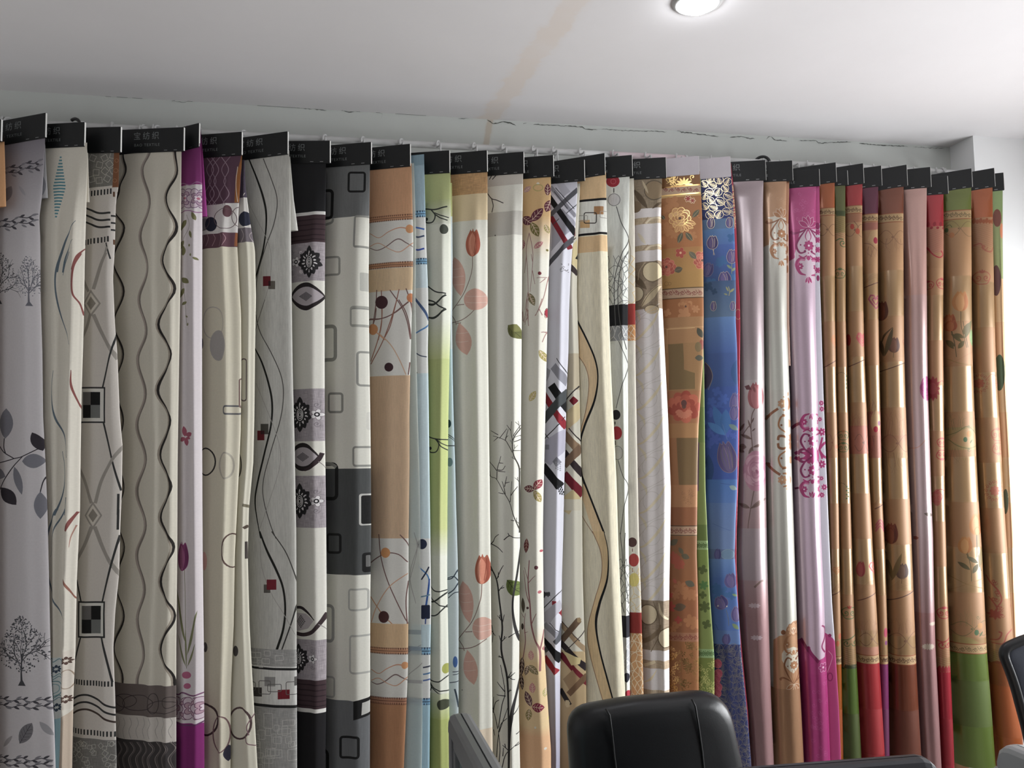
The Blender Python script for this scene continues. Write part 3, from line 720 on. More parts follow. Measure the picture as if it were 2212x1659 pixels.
# ---- leaves and trees on lilac grey
s = sample('lilac-grey sample printed with grey trees, leafy twigs and leaf braids', ((100, 244, 298), (3, 262)))
e = [(97, 315), (92, 420), (86, 470), (88, 520), (88, 640), (91, 760), (92, 900), (97, 1000), (101, 1100), (105, 1250), (110, 1450), (118, 1560), (122, 1680)]
c = Cloth(s, e, 1720, (178, 174, 176), white=190, B=.012, folds=((.3, .12, .004), (.7, .12, .004)))
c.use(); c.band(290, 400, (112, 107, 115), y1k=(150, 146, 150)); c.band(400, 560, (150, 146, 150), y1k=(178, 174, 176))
G1, G2, G3 = (62, 60, 66), (110, 108, 114), (48, 44, 50)
c.use('A1'); c.braid(20, 880, 345, 800, 5, 46, G1, G2); c.braid(10, 922, 345, 842, 5, 46, G1, G2); c.braid(-20, 1312, 315, 1240, 5, 46, G1, G2); c.braid(-20, 1356, 315, 1285, 5, 46, G1, G2)
c.leaf(108, 1008, 40, 1150, 78, G2); c.leaf(165, 1005, 228, 1088, 26, (140, 138, 144))
c.use('B1'); c.tree(20, 320, 330, 260, (58, 58, 62), 3, 330, 9, (86, 86, 92)); c.tree(208, 332, 320, 190, (92, 92, 100), 5, 250, 9, (112, 112, 120))
for q in ([(0, 1336), (60, 1322), (110, 1305), (170, 1290), (260, 1240)], [(170, 1290), (110, 1350), (60, 1430), (0, 1545)], [(0, 1195), (50, 1262), (110, 1305)], [(55, 1175), (52, 1230), (62, 1272)], [(296, 1412), (280, 1460), (268, 1522)]): c.line(q, 6, G3)
LG = (108, 108, 116)
for q in ((60, 1178, 66, 985, 84, LG), (166, 1322, 296, 1318, 92, LG), (278, 1256, 222, 1138, 66, G3), (112, 1356, 165, 1535, 54, LG), (30, 1488, 125, 1600, 78, G3), (-40, 1380, 62, 1420, 70, LG), (268, 1516, 270, 1690, 70, LG), (-30, 1250, 20, 1265, 40, LG)): c.leaf(*q)
c.use('C1'); c.tree(165, 1122, 450, 330, (62, 62, 66), 9, 420, 12, (92, 92, 98))
for y in (1208, 1248, 1582, 1616): c.braid(-20, y, 352, y + 14, 6, 34, G1, G2)
c.leaf(150, 1492, 235, 1358, 86, (104, 102, 106), G3, 3, veins=4); c.leaf(50, 1512, 106, 1440, 26, (140, 136, 138)); c.leaf(352, 1446, 276, 1352, 40, (140, 138, 142))
f = Cloth(s, [(97, 300), (100, 370), (104, 428)], 428, (170, 170, 172), white=190, top=312, boff=-.012, name='flap')
f.use('A1'); f.leaf(330, 900, 350, 1080, 60, (130, 132, 138)); f.leaf(300, 960, 340, 1080, 50, (118, 118, 126))
s.edge = e; go(s, c, f)

# ---- blue striped diamonds
s = sample('off-white sample with a blue striped diamond and long blue and red curves, black wire hook', ((184, 264, 317), (108, 268)), hook=(.092, 1.2))
e = [(188, 320), (190, 345), (187, 440), (183, 560), (180, 700), (178, 760), (175, 850), (173, 980), (172, 1100), (166, 1250), (164, 1400), (160, 1500), (157, 1680)]
c = Cloth(s, e, 1720, (192, 187, 174), white=190, B=.016, e=2.6, folds=((.42, .10, .010), (.80, .09, .012), (.12, .1, .006)))
BL, RD, TEAL = (78, 92, 102), (118, 66, 62), (72, 122, 132)
c.use('A1')
for i in range(20):
    y = 770 + i * 25.5; hw = 48 * (1 - abs(y - 1012) / 260) + 4; c.rect(490 - hw, y, 490 + hw, y + 13, TEAL)
c.line([(640, 1290), (600, 1360), (555, 1450), (515, 1600), (500, 1700)], 14, BL, taper=(.2, 1, 1)); c.line([(625, 1440), (580, 1520), (550, 1600), (535, 1700)], 12, BL, taper=(.2, 1, 1)); c.line([(682, 1498), (645, 1570), (620, 1680)], 13, RD, taper=(.3, 1, 1))
c.use('B1'); c.line([(428, -10), (404, 80), (394, 170), (400, 280), (425, 420), (478, 580)], 9, BL, taper=(1, 1, .8, .3)); c.line([(472, -10), (445, 60), (430, 140)], 7, BL, taper=(1, .3)); c.line([(530, -5), (505, 80), (496, 180), (500, 260), (524, 318), (536, 390)], 11, RD, taper=(1, .8, .5))
c.line([(382, 745), (368, 890), (392, 1050), (440, 1165), (464, 1300)], 9, BL, taper=(.3, 1, 1, .3)); c.line([(424, 1258), (442, 1380), (434, 1500), (390, 1665)], 9, BL, taper=(.3, .6, 1)); c.line([(460, 1550), (440, 1665)], 8, BL); c.line([(488, 742), (488, 850), (520, 990)], 9, RD, taper=(.3, 1, .6))
for i in range(15): c.rect(286 + abs(i - 7) * .6, 1200 + i * 17, 306 - abs(i - 7) * .8, 1209 + i * 17, (70, 76, 80))
c.use('C1'); c.line([(402, -5), (345, 110), (322, 240), (330, 400), (370, 540), (436, 695)], 12, BL, taper=(1, 1, 1, .3)); c.line([(447, -5), (385, 130), (352, 300)], 10, BL, taper=(1, .2)); c.line([(506, 15), (480, 70), (455, 135)], 18, RD, taper=(.6, 1)); c.line([(442, 440), (465, 500), (494, 575)], 12, (128, 84, 70), taper=(1, .4)); c.line([(500, 100), (480, 170), (472, 240)], 7, (150, 110, 96), taper=(1, .2))
c.poly([(325, 985), (345, 950), (380, 938), (428, 940), (428, 1330), (395, 1330), (360, 1310), (335, 1260)], (196, 202, 200)); c.poly([(428, 940), (440, 905), (485, 885), (490, 1270), (428, 1270)], (186, 178, 166))
for y in (965, 1060, 1075, 1195, 1210): c.line([(330, y + 10), (355, y - 18), (385, y), (410, y - 16), (430, y)], 5, (92, 130, 138))
for x, y, k in ((398, 1012, (50, 64, 80)), (402, 1255, (50, 64, 80)), (458, 960, (78, 58, 50)), (454, 1205, (78, 58, 50))):
    for j in range(8): a = j * math.pi / 4; c.leaf(x + 6 * math.cos(a), y + 6 * math.sin(a), x + 27 * math.cos(a), y + 27 * math.sin(a), 12, k)
c.ring(385, 1135, 45, 6, (88, 128, 134), 48); c.ring(385, 1135, 28, 5, (120, 152, 156), 30); c.ring(458, 1080, 26, 5, (140, 122, 104), 60)
c.poly([(345, 1330), (420, 1326), (412, 1680), (352, 1680)], (134, 172, 182), 'speckled_cloth'); c.poly([(420, 1326), (490, 1262), (490, 1680), (412, 1680)], (166, 150, 132), 'speckled_cloth')
f = Cloth(s, [(190, 325), (192, 390), (194, 437)], 437, (205, 200, 188), white=190, top=330, boff=-.012, name='flap')
s.edge = e; go(s, c, f)

# ---- grey squares and lattice
s = sample('pale grey sample with lattice lines, diamonds and black-and-white checker squares', ((262, 274, 330), (190, 276)), text=False)
e = [(258, 332), (256, 400), (250, 440), (247, 540), (243, 600), (247, 700), (252, 760), (258, 900), (264, 960), (263, 1060), (260, 1140), (258, 1240), (250, 1320), (246, 1400), (250, 1500), (254, 1680)]
c = Cloth(s, e, 1720, (184, 178, 170), white=192, B=.008, folds=((.3, .15, .003), (.8, .1, .003)))
K, GY, LT = (46, 46, 46), (140, 134, 126), (205, 203, 196)
def squares(c, x0, y0, x1, y1, n, sz, w, k, seed):
    r = random.Random(seed)
    for i in range(n):
        x, y, a, q = r.uniform(x0, x1), r.uniform(y0, y1), r.uniform(0, 1.5), sz * r.uniform(.7, 1.15)
        c.line([(x + q * math.cos(a + j * math.pi / 2), y + q * math.sin(a + j * math.pi / 2)) for j in range(4)], w, k, closed=True)
c.use('A1'); c.band(700, 1006, (112, 110, 104), 'tweed_cloth')
for i, (x, y) in enumerate([(835, 780), (795, 835), (875, 830), (770, 895), (840, 885), (795, 960), (860, 945), (735, 950), (740, 780), (905, 880), (900, 760)]): 
    a = .3 + i * .7; c.line([(x + 32 * math.cos(a + j * math.pi / 2), y + 32 * math.sin(a + j * math.pi / 2)) for j in range(4)], 5, (168, 164, 154), closed=True)
c.poly([(908, 735), (968, 735), (950, 900), (944, 1012), (900, 1016)], (112, 70, 42)); c.ring(930, 800, 14, 4, (146, 104, 72)); c.ring(925, 880, 16, 4, (146, 104, 72)); c.ring(918, 960, 14, 4, (146, 104, 72))
c.dashes(712, 1068, 890, 1046, 8, 13, 44, K); c.dashes(690, 1040, 702, 1040, 2, 8, 20, K); c.rect(906, 1050, 920, 1090, (90, 62, 44)); c.rect(934, 1050, 940, 1086, (90, 62, 44))
for dy in (0, 56, 112): c.line([(685, 1178 + dy), (740, 1200 + dy), (800, 1222 + dy), (890, 1218 + dy)], 16, K, taper=(.8, 1, 1)); c.rect(893, 1236 + dy, 938, 1250 + dy, K)
c.dashes(690, 1456, 875, 1428, 8, 13, 44, K); c.rect(905, 1430, 922, 1470, (90, 62, 44)); c.line([(860, 1458), (888, 1585)], 10, K, sm=False)
c.line([(868, 1490), (835, 1590), (800, 1680)], 18, GY)
c.use('B1'); c.line([(690, -10), (655, 70), (612, 225)], 20, GY); c.line([(530, 140), (555, 195), (580, 240)], 20, GY)
def diamond(x, y, rx, ry):
    c.poly([(x, y - ry), (x + rx, y), (x, y + ry), (x - rx, y)], GY); c.poly([(x, y - ry * .78), (x + rx * .78, y), (x, y + ry * .78), (x - rx * .78, y)], (184, 178, 168)); c.poly([(x, y - ry * .5), (x + rx * .5, y), (x, y + ry * .5), (x - rx * .5, y)], (124, 118, 108))
def checker(x0, y0, x1, y1, fw, pad):
    c.rect(x0, y0, x1, y1, K); c.rect(x0 + fw, y0 + fw, x1 - fw, y1 - fw, (214, 212, 204)); a0, b0, a1, b1 = x0 + fw + pad, y0 + fw + pad, x1 - fw - pad, y1 - fw - pad; mx, my = (a0 + a1) / 2, (b0 + b1) / 2
    c.rect(a0, b0, mx, my, (92, 90, 88)); c.rect(mx, b0, a1, my, (22, 22, 22)); c.rect(a0, my, mx, b1, (22, 22, 22)); c.rect(mx, my, a1, b1, (98, 100, 98))
c.line([(592, 385), (570, 460), (530, 540)], 20, GY); c.line([(612, 385), (660, 500), (752, 670)], 22, GY); diamond(597, 315, 58, 88)
c.line([(748, 495), (665, 860)], 10, K, sm=False); c.line([(672, 1070), (778, 1510)], 11, K, sm=False); c.line([(512, 800), (530, 860)], 10, K, sm=False); c.line([(527, 1070), (515, 1120)], 10, K, sm=False)
checker(508, 848, 684, 1078, 10, 22)
c.line([(510, 1360), (555, 1450), (602, 1590)], 20, GY); c.line([(792, 1222), (720, 1330), (660, 1450), (625, 1590)], 20, GY); c.line([(765, 1530), (762, 1665)], 12, K, sm=False)
c.use('C1'); c.line([(605, 110), (560, 220), (495, 330)], 24, GY); c.line([(622, 110), (680, 260), (775, 425)], 24, GY); diamond(612, 38, 56, 88)
c.line([(765, 0), (762, 130)], 12, K, sm=False); c.line([(772, 165), (672, 590)], 12, K, sm=False); c.line([(498, 450), (534, 595)], 11, K, sm=False); c.line([(532, 812), (483, 975)], 11, K, sm=False); c.line([(668, 812), (730, 1105)], 12, K, sm=False)
checker(510, 586, 692, 820, 11, 18)
c.dashes(484, 1100, 728, 1116, 14, 10, 34, K); c.dashes(476, 1412, 745, 1438, 14, 10, 34, K)
for dy in (0, 46, 92): c.line([(470, 1216 + dy), (520, 1190 + dy), (575, 1184 + dy), (640, 1212 + dy), (700, 1252 + dy), (752, 1272 + dy)], 12, K if dy < 90 else (62, 50, 44))
c.poly([(460, 1452), (600, 1462), (760, 1478), (760, 1700), (460, 1700)], (112, 110, 106), 'tweed_cloth'); squares(c, 475, 1480, 755, 1665, 30, 21, 4, (160, 158, 150), 4)
s.edge = e; go(s, c)

# ---- wavy lines
s = sample('wide cream sample with dark wavy vertical lines and brown bands near the hem', ((398, 275, 327), (265, 281)))
e = [(392, 330), (389, 560), (386, 800), (384, 1000), (384, 1200), (382, 1400), (381, 1680)]
c = Cloth(s, e, 1720, (186, 181, 166), white=192, B=.012, folds=((.62, .07, .008), (.88, .06, .008), (.2, .12, .004)))
c.use()
w1 = [(258, 310), (266, 335), (273, 367), (259, 410), (246, 450), (274, 494), (247, 563), (274, 631), (248, 700), (272, 766), (248, 836), (271, 908), (250, 980), (272, 1053), (249, 1117), (274, 1181), (249, 1255), (275, 1329), (249, 1398), (272, 1462), (272, 1480)]
w2 = [(324, 325), (310, 368), (329, 442), (309, 512), (327, 580), (307, 648), (323, 715), (305, 778), (321, 852), (304, 918), (322, 992), (304, 1060), (322, 1134), (304, 1198), (320, 1272), (305, 1336), (319, 1413), (304, 1471), (304, 1484)]
w3 = [(378, 322), (384, 369), (362, 428), (384, 491), (356, 564), (381, 624), (348, 702), (376, 766), (348, 844), (375, 908), (353, 982), (376, 1050), (354, 1117), (380, 1181), (354, 1255), (381, 1329), (354, 1400), (380, 1470), (380, 1482)]
for w_, k, wd, sh in ((w1, (44, 40, 38), 5, (140, 130, 116)), (w2, (112, 104, 96), 4.2, (150, 138, 128)), (w3, (38, 34, 32), 5, (140, 130, 116))):
    if sh: c.waves([(x - 3.2, y) for x, y in w_], wd * .8, sh)
    c.waves(w_, wd, k, taper=[1.0, .55] * 12)
c.use('C1'); c.band(1122, 1325, (96, 86, 82)); c.band(1325, 1482, (178, 172, 164)); c.band(1482, 1760, (58, 54, 54))
for q in ((820, 1218, 75, 42), (905, 1232, 100, 50), (1005, 1235, 30, 65), (1100, 1230, 40, 35), (1060, 1260, 90, 40), (760, 1240, 60, 50)): c.ring(q[0], q[1], q[2], 4, (52, 46, 46), q[3])
for i in range(9):
    x = 770 + i * 42; c.line([(x, 1326), (x + 10, 1365), (x - 6, 1410), (x + 6, 1460)], 3, (140, 134, 128)); c.line([(x, 1482), (x + 24, 1530), (x - 8, 1590), (x + 14, 1670)], 4, (118, 110, 106)); c.line([(x + 10, 1482), (x + 32, 1530), (x + 2, 1590), (x + 22, 1670)], 3, (96, 88, 86))
s.edge = e; go(s, c)

# ---- purple tulip
s = sample('lilac-white sample with a purple tulip, purple top and hem and green leaf sprays', ((431, 266, 318), (399, 274)), text=False)
e = [(434, 320), (436, 400), (436, 480), (436, 700), (437, 900), (439, 1200), (441, 1400), (441, 1680)]
c = Cloth(s, e, 1720, (190, 182, 184), white=198, B=.016, e=2.6, folds=((.35, .15, .006), (.8, .1, .008)), sat=.78)
PU, PL, GN = (128, 44, 110), (168, 138, 156), (106, 104, 62)
def lace(c, xs, y, r, k1, k2):
    for x in xs:
        c.flower(x, y, r, 6, (186, 168, 178), outline=k2, ow=r * .06, pr=.3); c.flower(x, y, r * .66, 5, k1, outline=k2, ow=r * .06); c.flower(x, y, r * .36, 5, (196, 180, 188), outline=k2, ow=r * .05); c.circ(x, y, r * .12, (176, 96, 120), n=10)
c.use('A1'); c.band(650, 1000, PU); lace(c, (1490, 1590, 1390), 1108, 86, PL, (108, 70, 108)); 
c.line([(1400, 1010), (1460, 985), (1520, 1000), (1580, 975), (1620, 990)], 8, (150, 100, 140)); c.line([(1400, 1210), (1460, 1222), (1520, 1205), (1580, 1220), (1620, 1205)], 8, (150, 100, 140))
for x0, y0, x1, y1, w_ in ((1545, 1215, 1580, 1285, 34), (1510, 1282, 1462, 1368, 38), (1532, 1365, 1550, 1428, 24), (1498, 1450, 1440, 1516, 46), (1490, 1485, 1494, 1568, 34), (1532, 1470, 1530, 1495, 12), (1542, 1545, 1540, 1570, 12), (1568, 1578, 1596, 1598, 18)): c.leaf(x0, y0, x1, y1, w_, GN)
c.line([(1510, 1240), (1530, 1330), (1490, 1450), (1470, 1600), (1480, 1700)], 3, (140, 130, 120))
c.use('B1'); c.line([(1185, 0), (1186, 120), (1205, 240), (1218, 460)], 2.5, (140, 130, 120))
for x0, y0, x1, y1, w_ in ((1188, 158, 1228, 188, 34), (1206, 222, 1170, 282, 30), (1218, 306, 1192, 330, 17), (1213, 395, 1222, 408, 9), (1224, 440, 1222, 462, 7), (1194, -6, 1196, 14, 14), (1235, 0, 1240, 16, 10), (1258, 26, 1282, 38, 15)): c.leaf(x0, y0, x1, y1, w_, GN)
for q in ((1212, 1165, 1204, 1098, 26), (1216, 1160, 1250, 1142, 30), (1212, 1170, 1180, 1194, 28), (1216, 1170, 1222, 1224, 22), (1218, 1168, 1240, 1180, 18)): c.leaf(*q, (150, 72, 92))
c.use('C1'); c.line([(1212, 380), (1216, 560), (1218, 800), (1222, 1010)], 3, (120, 116, 90))
for q in ((1146, 505, 1218, 850, 20), (1290, 640, 1224, 930, 18), (1160, 795, 1220, 1000, 13), (1280, 850, 1226, 1000, 13), (1216, 760, 1222, 1010, 9)): c.leaf(*q, (112, 114, 76))
c.tulip(1196, 294, 78, 186, (122, 50, 98), (150, 82, 122), (104, 40, 84))
for i in range(-2, 3): c.line([(1196 + i * 10, 240), (1196 + i * 12, 300), (1204 + i * 5, 372)], 2, (104, 44, 84))
c.circ(1222, 1052, 26, (168, 84, 118), 22, .4); c.circ(1226, 1122, 20, (168, 84, 118), 18, .4)
c.band(1360, 1760, (124, 28, 104)); lace(c, (1190, 1255, 1320, 1125), 1265, 78, (168, 134, 148), (112, 70, 96)); c.line([(1100, 1175), (1160, 1180), (1200, 1162), (1250, 1185), (1310, 1172)], 9, (118, 70, 106)); c.line([(1100, 1350), (1160, 1362), (1220, 1372), (1270, 1372), (1320, 1352)], 9, (98, 52, 92))
f = Cloth(s, [(432, 262), (438, 330), (443, 400), (448, 468)], 468, (140, 48, 120), white=200, top=268, boff=-.012, name='flap', left=[(404, 260), (408, 470)])
s.edge = e; go(s, c, f)

# ---- plum bands and navy discs
s = sample('cream sample with plum bands, navy discs and linked rings, hanging in two folds', ((523, 285, 336), (440, 291)))
e = [(523, 338), (519, 400), (515, 450), (512, 528), (516, 600), (521, 680), (522, 800), (521, 930), (518, 1000), (513, 1100), (508, 1200), (505, 1350), (498, 1500), (497, 1680)]
eb = [(528, 340), (530, 400), (540, 480), (550, 540), (552, 640), (550, 760), (549, 900), (547, 1000), (538, 1100), (536, 1200), (540, 1350), (547, 1480), (558, 1680)]
c = Cloth(s, e, 1720, (190, 184, 164), white=194, B=.012, e=3, folds=((.72, .10, .012), (.25, .16, .004)))
c.use('A2'); PM = (84, 58, 72); c.band(340, 778, PM); c.band(778, 1014, (204, 200, 196)); c.band(1014, 1128, (92, 62, 72))
for x in (240, 320, 200): 
    c.line([(x - 40, 390), (x + 30, 500), (x - 5, 600), (x + 40, 700), (x - 10, 790)], 5, (150, 128, 140)); c.line([(x + 45, 390), (x - 25, 500), (x + 12, 600), (x - 35, 700), (x + 18, 790)], 5, (136, 114, 126))
for x in (150, 190, 240, 300, 330): c.line([(x, 1022), (x + 16, 1060), (x - 6, 1120)], 4, (150, 118, 124))
c.circ(160, 945, 60, (120, 118, 120), 50); c.circ(220, 945, 48, (38, 40, 56), 58); c.circ(350, 840, 32, (96, 66, 72), 48); c.ring(330, 900, 85, 5, (96, 78, 80), 82); c.ring(120, 920, 90, 4, (96, 78, 80), 78); c.ring(440, 880, 60, 5, (96, 78, 80), 80)
c.poly([(448, 385), (470, 385), (440, 560), (428, 765), (398, 768), (405, 560)], (140, 86, 36)); c.poly([(405, 1010), (430, 1008), (432, 1112), (398, 1115)], (132, 78, 44)); c.line([(420, 480), (408, 620), (420, 760)], 5, (190, 176, 160))
c.use('B1'); c.ring(1380, 440, 72, 8, (166, 160, 148), 100); c.circ(1415, 585, 54, (150, 146, 142), 98); c.ring(1330, 1325, 66, 9, (46, 42, 40), 86); c.ring(1466, 1348, 44, 10, (160, 154, 140), 82); c.circ(1300, 570, 10, (50, 48, 60), 34)
c.rrect(1450, 965, 1560, 1026, 11, (92, 92, 94), 18); c.rrect(1536, 790, 1580, 985, 7, (112, 90, 84), 14)
c.use('C1'); c.ring(1500, 262, 50, 8, (86, 66, 60), 108); c.circ(1326, 880, 20, (78, 72, 70), 32); c.circ(1300, 880, 18, (190, 184, 170), 20)
c.ring(1328, 1342, 86, 13, (66, 50, 50), 100); c.ring(1430, 1430, 48, 7, (112, 84, 84), 116); c.leaf(1470, 1505, 1468, 1612, 42, (44, 42, 56)); c.circ(1318, 330, 26, (196, 150, 140), 60)
b = Cloth(s, eb, 1720, (200, 196, 178), white=194, top=345, boff=-.018, B=.008, name='back_cloth', prev=e, left=[(505, 330), (500, 700), (500, 1200), (480, 1680)], folds=((.7, .12, .006),))
b.use('A2'); b.band(330, 735, (78, 70, 84)); b.band(735, 975, (206, 202, 196)); b.band(975, 1088, (106, 98, 104)); b.circ(482, 900, 48, (42, 44, 60), 60)
b.line([(480, 690), (468, 720)], 4, (200, 190, 180)); b.line([(455, 980), (475, 1030), (455, 1085)], 5, (160, 150, 150)); b.line([(545, 980), (520, 1030), (545, 1085)], 5, (160, 150, 150))
b.use('B1'); b.ring(1530, 1348, 22, 9, (60, 56, 50), 72); b.rrect(1546, 665, 1590, 940, 8, (96, 82, 84), 16); b.line([(1566, 1598), (1604, 1615)], 18, (110, 104, 84), sm=False)
b.use('C1'); b.line([(1575, 120), (1596, 104)], 16, (80, 68, 58), sm=False); b.circ(1520, 905, 18, (70, 66, 64), 34); b.ring(1548, 1366, 72, 12, (76, 58, 58), 100); b.line([(1590, 1440), (1600, 1490), (1645, 1512)], 6, (120, 90, 96)); b.line([(1640, 1300), (1600, 1380), (1610, 1440)], 6, (120, 90, 96)); b.rect(1580, 205, 1592, 315, (70, 64, 60))
s.edge = eb; go(s, c, b)

# ---- slub grey with black curves and red squares
s = sample('grey wood-grained sample with sweeping black curves and small red and grey squares', ((622, 284, 334), (528, 297)))
e = [(625, 338), (627, 420), (630, 600), (633, 800), (637, 950), (640, 1150), (640, 1400), (641, 1680)]
c = Cloth(s, e, 1720, (172, 171, 164), 'slub_cloth', white=196, B=.010, folds=((.5, .2, .004),))
DK, TH, FT, RD = (26, 26, 22), (72, 70, 66), (146, 142, 136), (96, 26, 34)
c.use('A2'); c.line([(508, 420), (570, 565), (630, 730), (659, 870), (655, 1040), (620, 1215), (564, 1378)], 17, DK, taper=(.6, .8, 1, .9, .7, 1, .8)); c.line([(622, 415), (690, 580), (740, 750), (718, 950), (650, 1150), (592, 1330), (566, 1500), (560, 1700)], 7, TH); c.line([(485, 730), (590, 920), (680, 1090), (706, 1250), (680, 1450), (610, 1650)], 4, FT)
c.rect(635, 1358, 700, 1436, RD); c.rect(682, 1396, 734, 1461, (86, 80, 72)); c.rect(682, 1396, 700, 1436, (52, 26, 28))
c.use('B2'); c.line([(172, 335), (230, 440), (280, 580), (309, 730), (300, 900), (250, 1100), (200, 1300), (181, 1450), (215, 1660), (225, 1700)], 14, DK, taper=(.6, 1, 1, .9, 1, .9, .5, .5)); c.line([(170, -5), (176, 70), (215, 220), (300, 370), (370, 540), (386, 680), (365, 850), (300, 1080), (245, 1280), (246, 1420), (300, 1610), (335, 1700)], 6, (64, 62, 58)); c.line([(255, -5), (200, 150), (170, 245)], 5, (96, 94, 88)); c.line([(185, 590), (300, 850), (362, 1050), (358, 1200), (300, 1400), (218, 1630)], 4, FT)
c.rect(222, 882, 283, 956, (70, 68, 62)); c.rect(196, 930, 252, 999, RD); c.rect(222, 930, 252, 956, (60, 30, 34))
c.use('C2'); c.line([(212, -10), (260, 110), (330, 260), (375, 390), (389, 540), (375, 680), (333, 822)], 17, DK, taper=(.7, 1, .8, .8, 1)); c.line([(300, -10), (390, 130), (440, 260), (466, 370)], 7, (64, 62, 58)); c.line([(466, 480), (430, 630), (366, 822)], 9, (50, 48, 46)); c.line([(215, 60), (230, 250), (300, 430), (390, 590), (470, 760)], 4, FT)
c.rect(242, 362, 290, 421, (84, 80, 74)); c.rect(264, 327, 331, 399, (108, 28, 40))
c.band(820, 940, (146, 145, 142), 'tweed_cloth'); c.band(940, 952, (206, 205, 200)); c.band(950, 966, (34, 34, 34)); c.band(966, 1216, (206, 205, 200)); c.band(1210, 1230, (36, 36, 36)); c.band(1230, 1760, (146, 145, 142), 'tweed_cloth')
r_ = random.Random(8)
for i in range(34):
    x, y, a, h_ = r_.uniform(150, 460), (r_.uniform(835, 930) if i < 8 else r_.uniform(1250, 1660)), r_.uniform(30, 90), r_.uniform(40, 110)
    if y < 935: h_ = 40
    c.rrect(x - a / 2, y - h_ / 2, x + a / 2, y + h_ / 2, 4, (176, 175, 170), 6)
c.rect(246, 1010, 324, 1076, (132, 130, 128)); c.rect(160, 1086, 226, 1150, (58, 54, 52)); c.rect(340, 1102, 418, 1168, (112, 24, 36)); c.rect(446, 1014, 480, 1078, (84, 82, 80))
for q in ((202, 1036, 292, 1134), (266, 1060, 366, 1116), (392, 1046, 478, 1140), (140, 1048, 180, 1110)): c.rrect(*q, 5, (96, 94, 90), 10)
f = Cloth(s, [(626, 330), (634, 430), (643, 497)], 498, (196, 195, 188), 'slub_cloth', white=196, top=338, boff=-.012, name='flap')
s.edge = e; go(s, c, f)

# ---- black damask
s = sample('black, plum and white banded sample with black damask medallions and eye-shaped motifs', ((713, 304, 353), (630, 305)))
e = [(704, 360), (703, 500), (702, 700), (702, 900), (704, 1100), (705, 1300), (704, 1500), (702, 1680)]
c = Cloth(s, e, 1720, (200, 198, 188), white=198, B=.016, e=2.6, folds=((.75, .14, .008),))
def damask(x, y, r):
    K2, W2 = (38, 36, 38), (196, 192, 192)
    c.flower(x - 112 * r, y, 42 * r, 5, (210, 206, 206), pr=.5, outline=(110, 104, 106), ow=4 * r); c.circ(x - 112 * r, y, 17 * r, K2); c.circ(x - 112 * r, y, 8 * r, W2)
    for i in range(14):
        a = 2 * math.pi * i / 14 + math.pi / 2; L = (124 if i in (0, 7) else 92 + 14 * (i % 2)) * r
        c.leaf(x + 26 * r * math.cos(a), y + 30 * r * math.sin(a), x + L * .92 * math.cos(a), y + L * 1.05 * math.sin(a), 50 * r, K2)
        c.leaf(x + 34 * r * math.cos(a), y + 38 * r * math.sin(a), x + L * .62 * math.cos(a), y + L * .72 * math.sin(a), 15 * r, W2)
    c.circ(x, y + 4 * r, 40 * r, K2, 52 * r)
    for q in (44, 30, 16): c.ring(x, y + 2 * r, q * .55 * r, 5 * r, W2, q * .95 * r)
    for sg in (-1, 1): c.spiral(x - 150 * r, y + sg * 82 * r, 22 * r, 1.2, 5 * r, (106, 100, 104)); c.spiral(x + 128 * r, y + sg * 70 * r, 22 * r, 1.2, 5 * r, (106, 100, 104)); c.spiral(x - 70 * r, y + sg * 76 * r, 16 * r, 1.1, 5 * r, (196, 190, 190))
def damask_r(x, y, r):
    c.flower(x + 128 * r, y, 42 * r, 5, (210, 206, 206), pr=.5, outline=(110, 104, 106), ow=4 * r); c.circ(x + 128 * r, y, 17 * r, (38, 36, 38)); c.circ(x + 128 * r, y, 8 * r, (196, 192, 192)); damask(x, y, r)
def eye(x, y, rx, ry):
    P = c.leafpts(x - rx, y, x + rx, y, ry * 2.1, 15); c.poly(P, (40, 34, 36)); c.poly(c.leafpts(x - rx * .86, y + ry * .02, x + rx * .9, y - ry * .05, ry * 1.42, 13), (158, 150, 154))
    for i in range(7):
        for j in range(7):
            u, v_ = (i + j - 6) / 6., (i - j) / 6.
            if abs(u) < 1.01: c.circ(x + u * rx * .36, y + v_ * ry * .30, rx * .035, (70, 66, 70), n=6)
DG, PMN = (146, 138, 142), (62, 46, 50)
c.use('A2'); c.band(380, 846, (30, 30, 32)); c.band(846, 872, (206, 204, 200)); c.band(872, 1092, PMN)
for y in (905, 945, 985, 1030, 1065): c.band(y, y + 9, (44, 32, 36))
c.band(1092, 1398, DG, 'tweed_cloth'); damask(1012, 1246, 1.0); eye(984, 1520, 142, 106)
c.use('B2'); c.band(632, 1005, DG, 'tweed_cloth'); damask_r(507, 815, .98); eye(528, 1118, 120, 96); c.line([(660, 1090), (640, 1140), (590, 1190), (540, 1212)], 26, (52, 40, 44), taper=(1, 1, .7)); c.line([(640, 1150), (690, 1215)], 5, (120, 110, 110)); c.band(1252, 1622, DG, 'tweed_cloth'); damask_r(504, 1432, .98)
c.use('C2'); c.line([(470, 522), (520, 530), (605, 610)], 20, (46, 38, 40), taper=(1, 1, .3)); c.poly([(470, 560), (540, 565), (600, 615), (555, 670), (470, 690)], (160, 152, 154)); c.line([(675, 565), (640, 630), (590, 690), (530, 712), (465, 705)], 28, (56, 44, 46), taper=(.9, 1, .9)); c.line([(630, 640), (675, 690)], 5, (130, 124, 122))
for i in range(5):
    for j in range(5): c.circ(476 + (i + j) * 7, 620 + (i - j) * 10, 5, (60, 56, 58), n=6)
c.band(748, 1030, DG, 'tweed_cloth'); damask_r(485, 882, .82); c.band(1030, 1230, PMN)
for y in (1060, 1098, 1136, 1174, 1206): c.band(y, y + 8, (44, 32, 36))
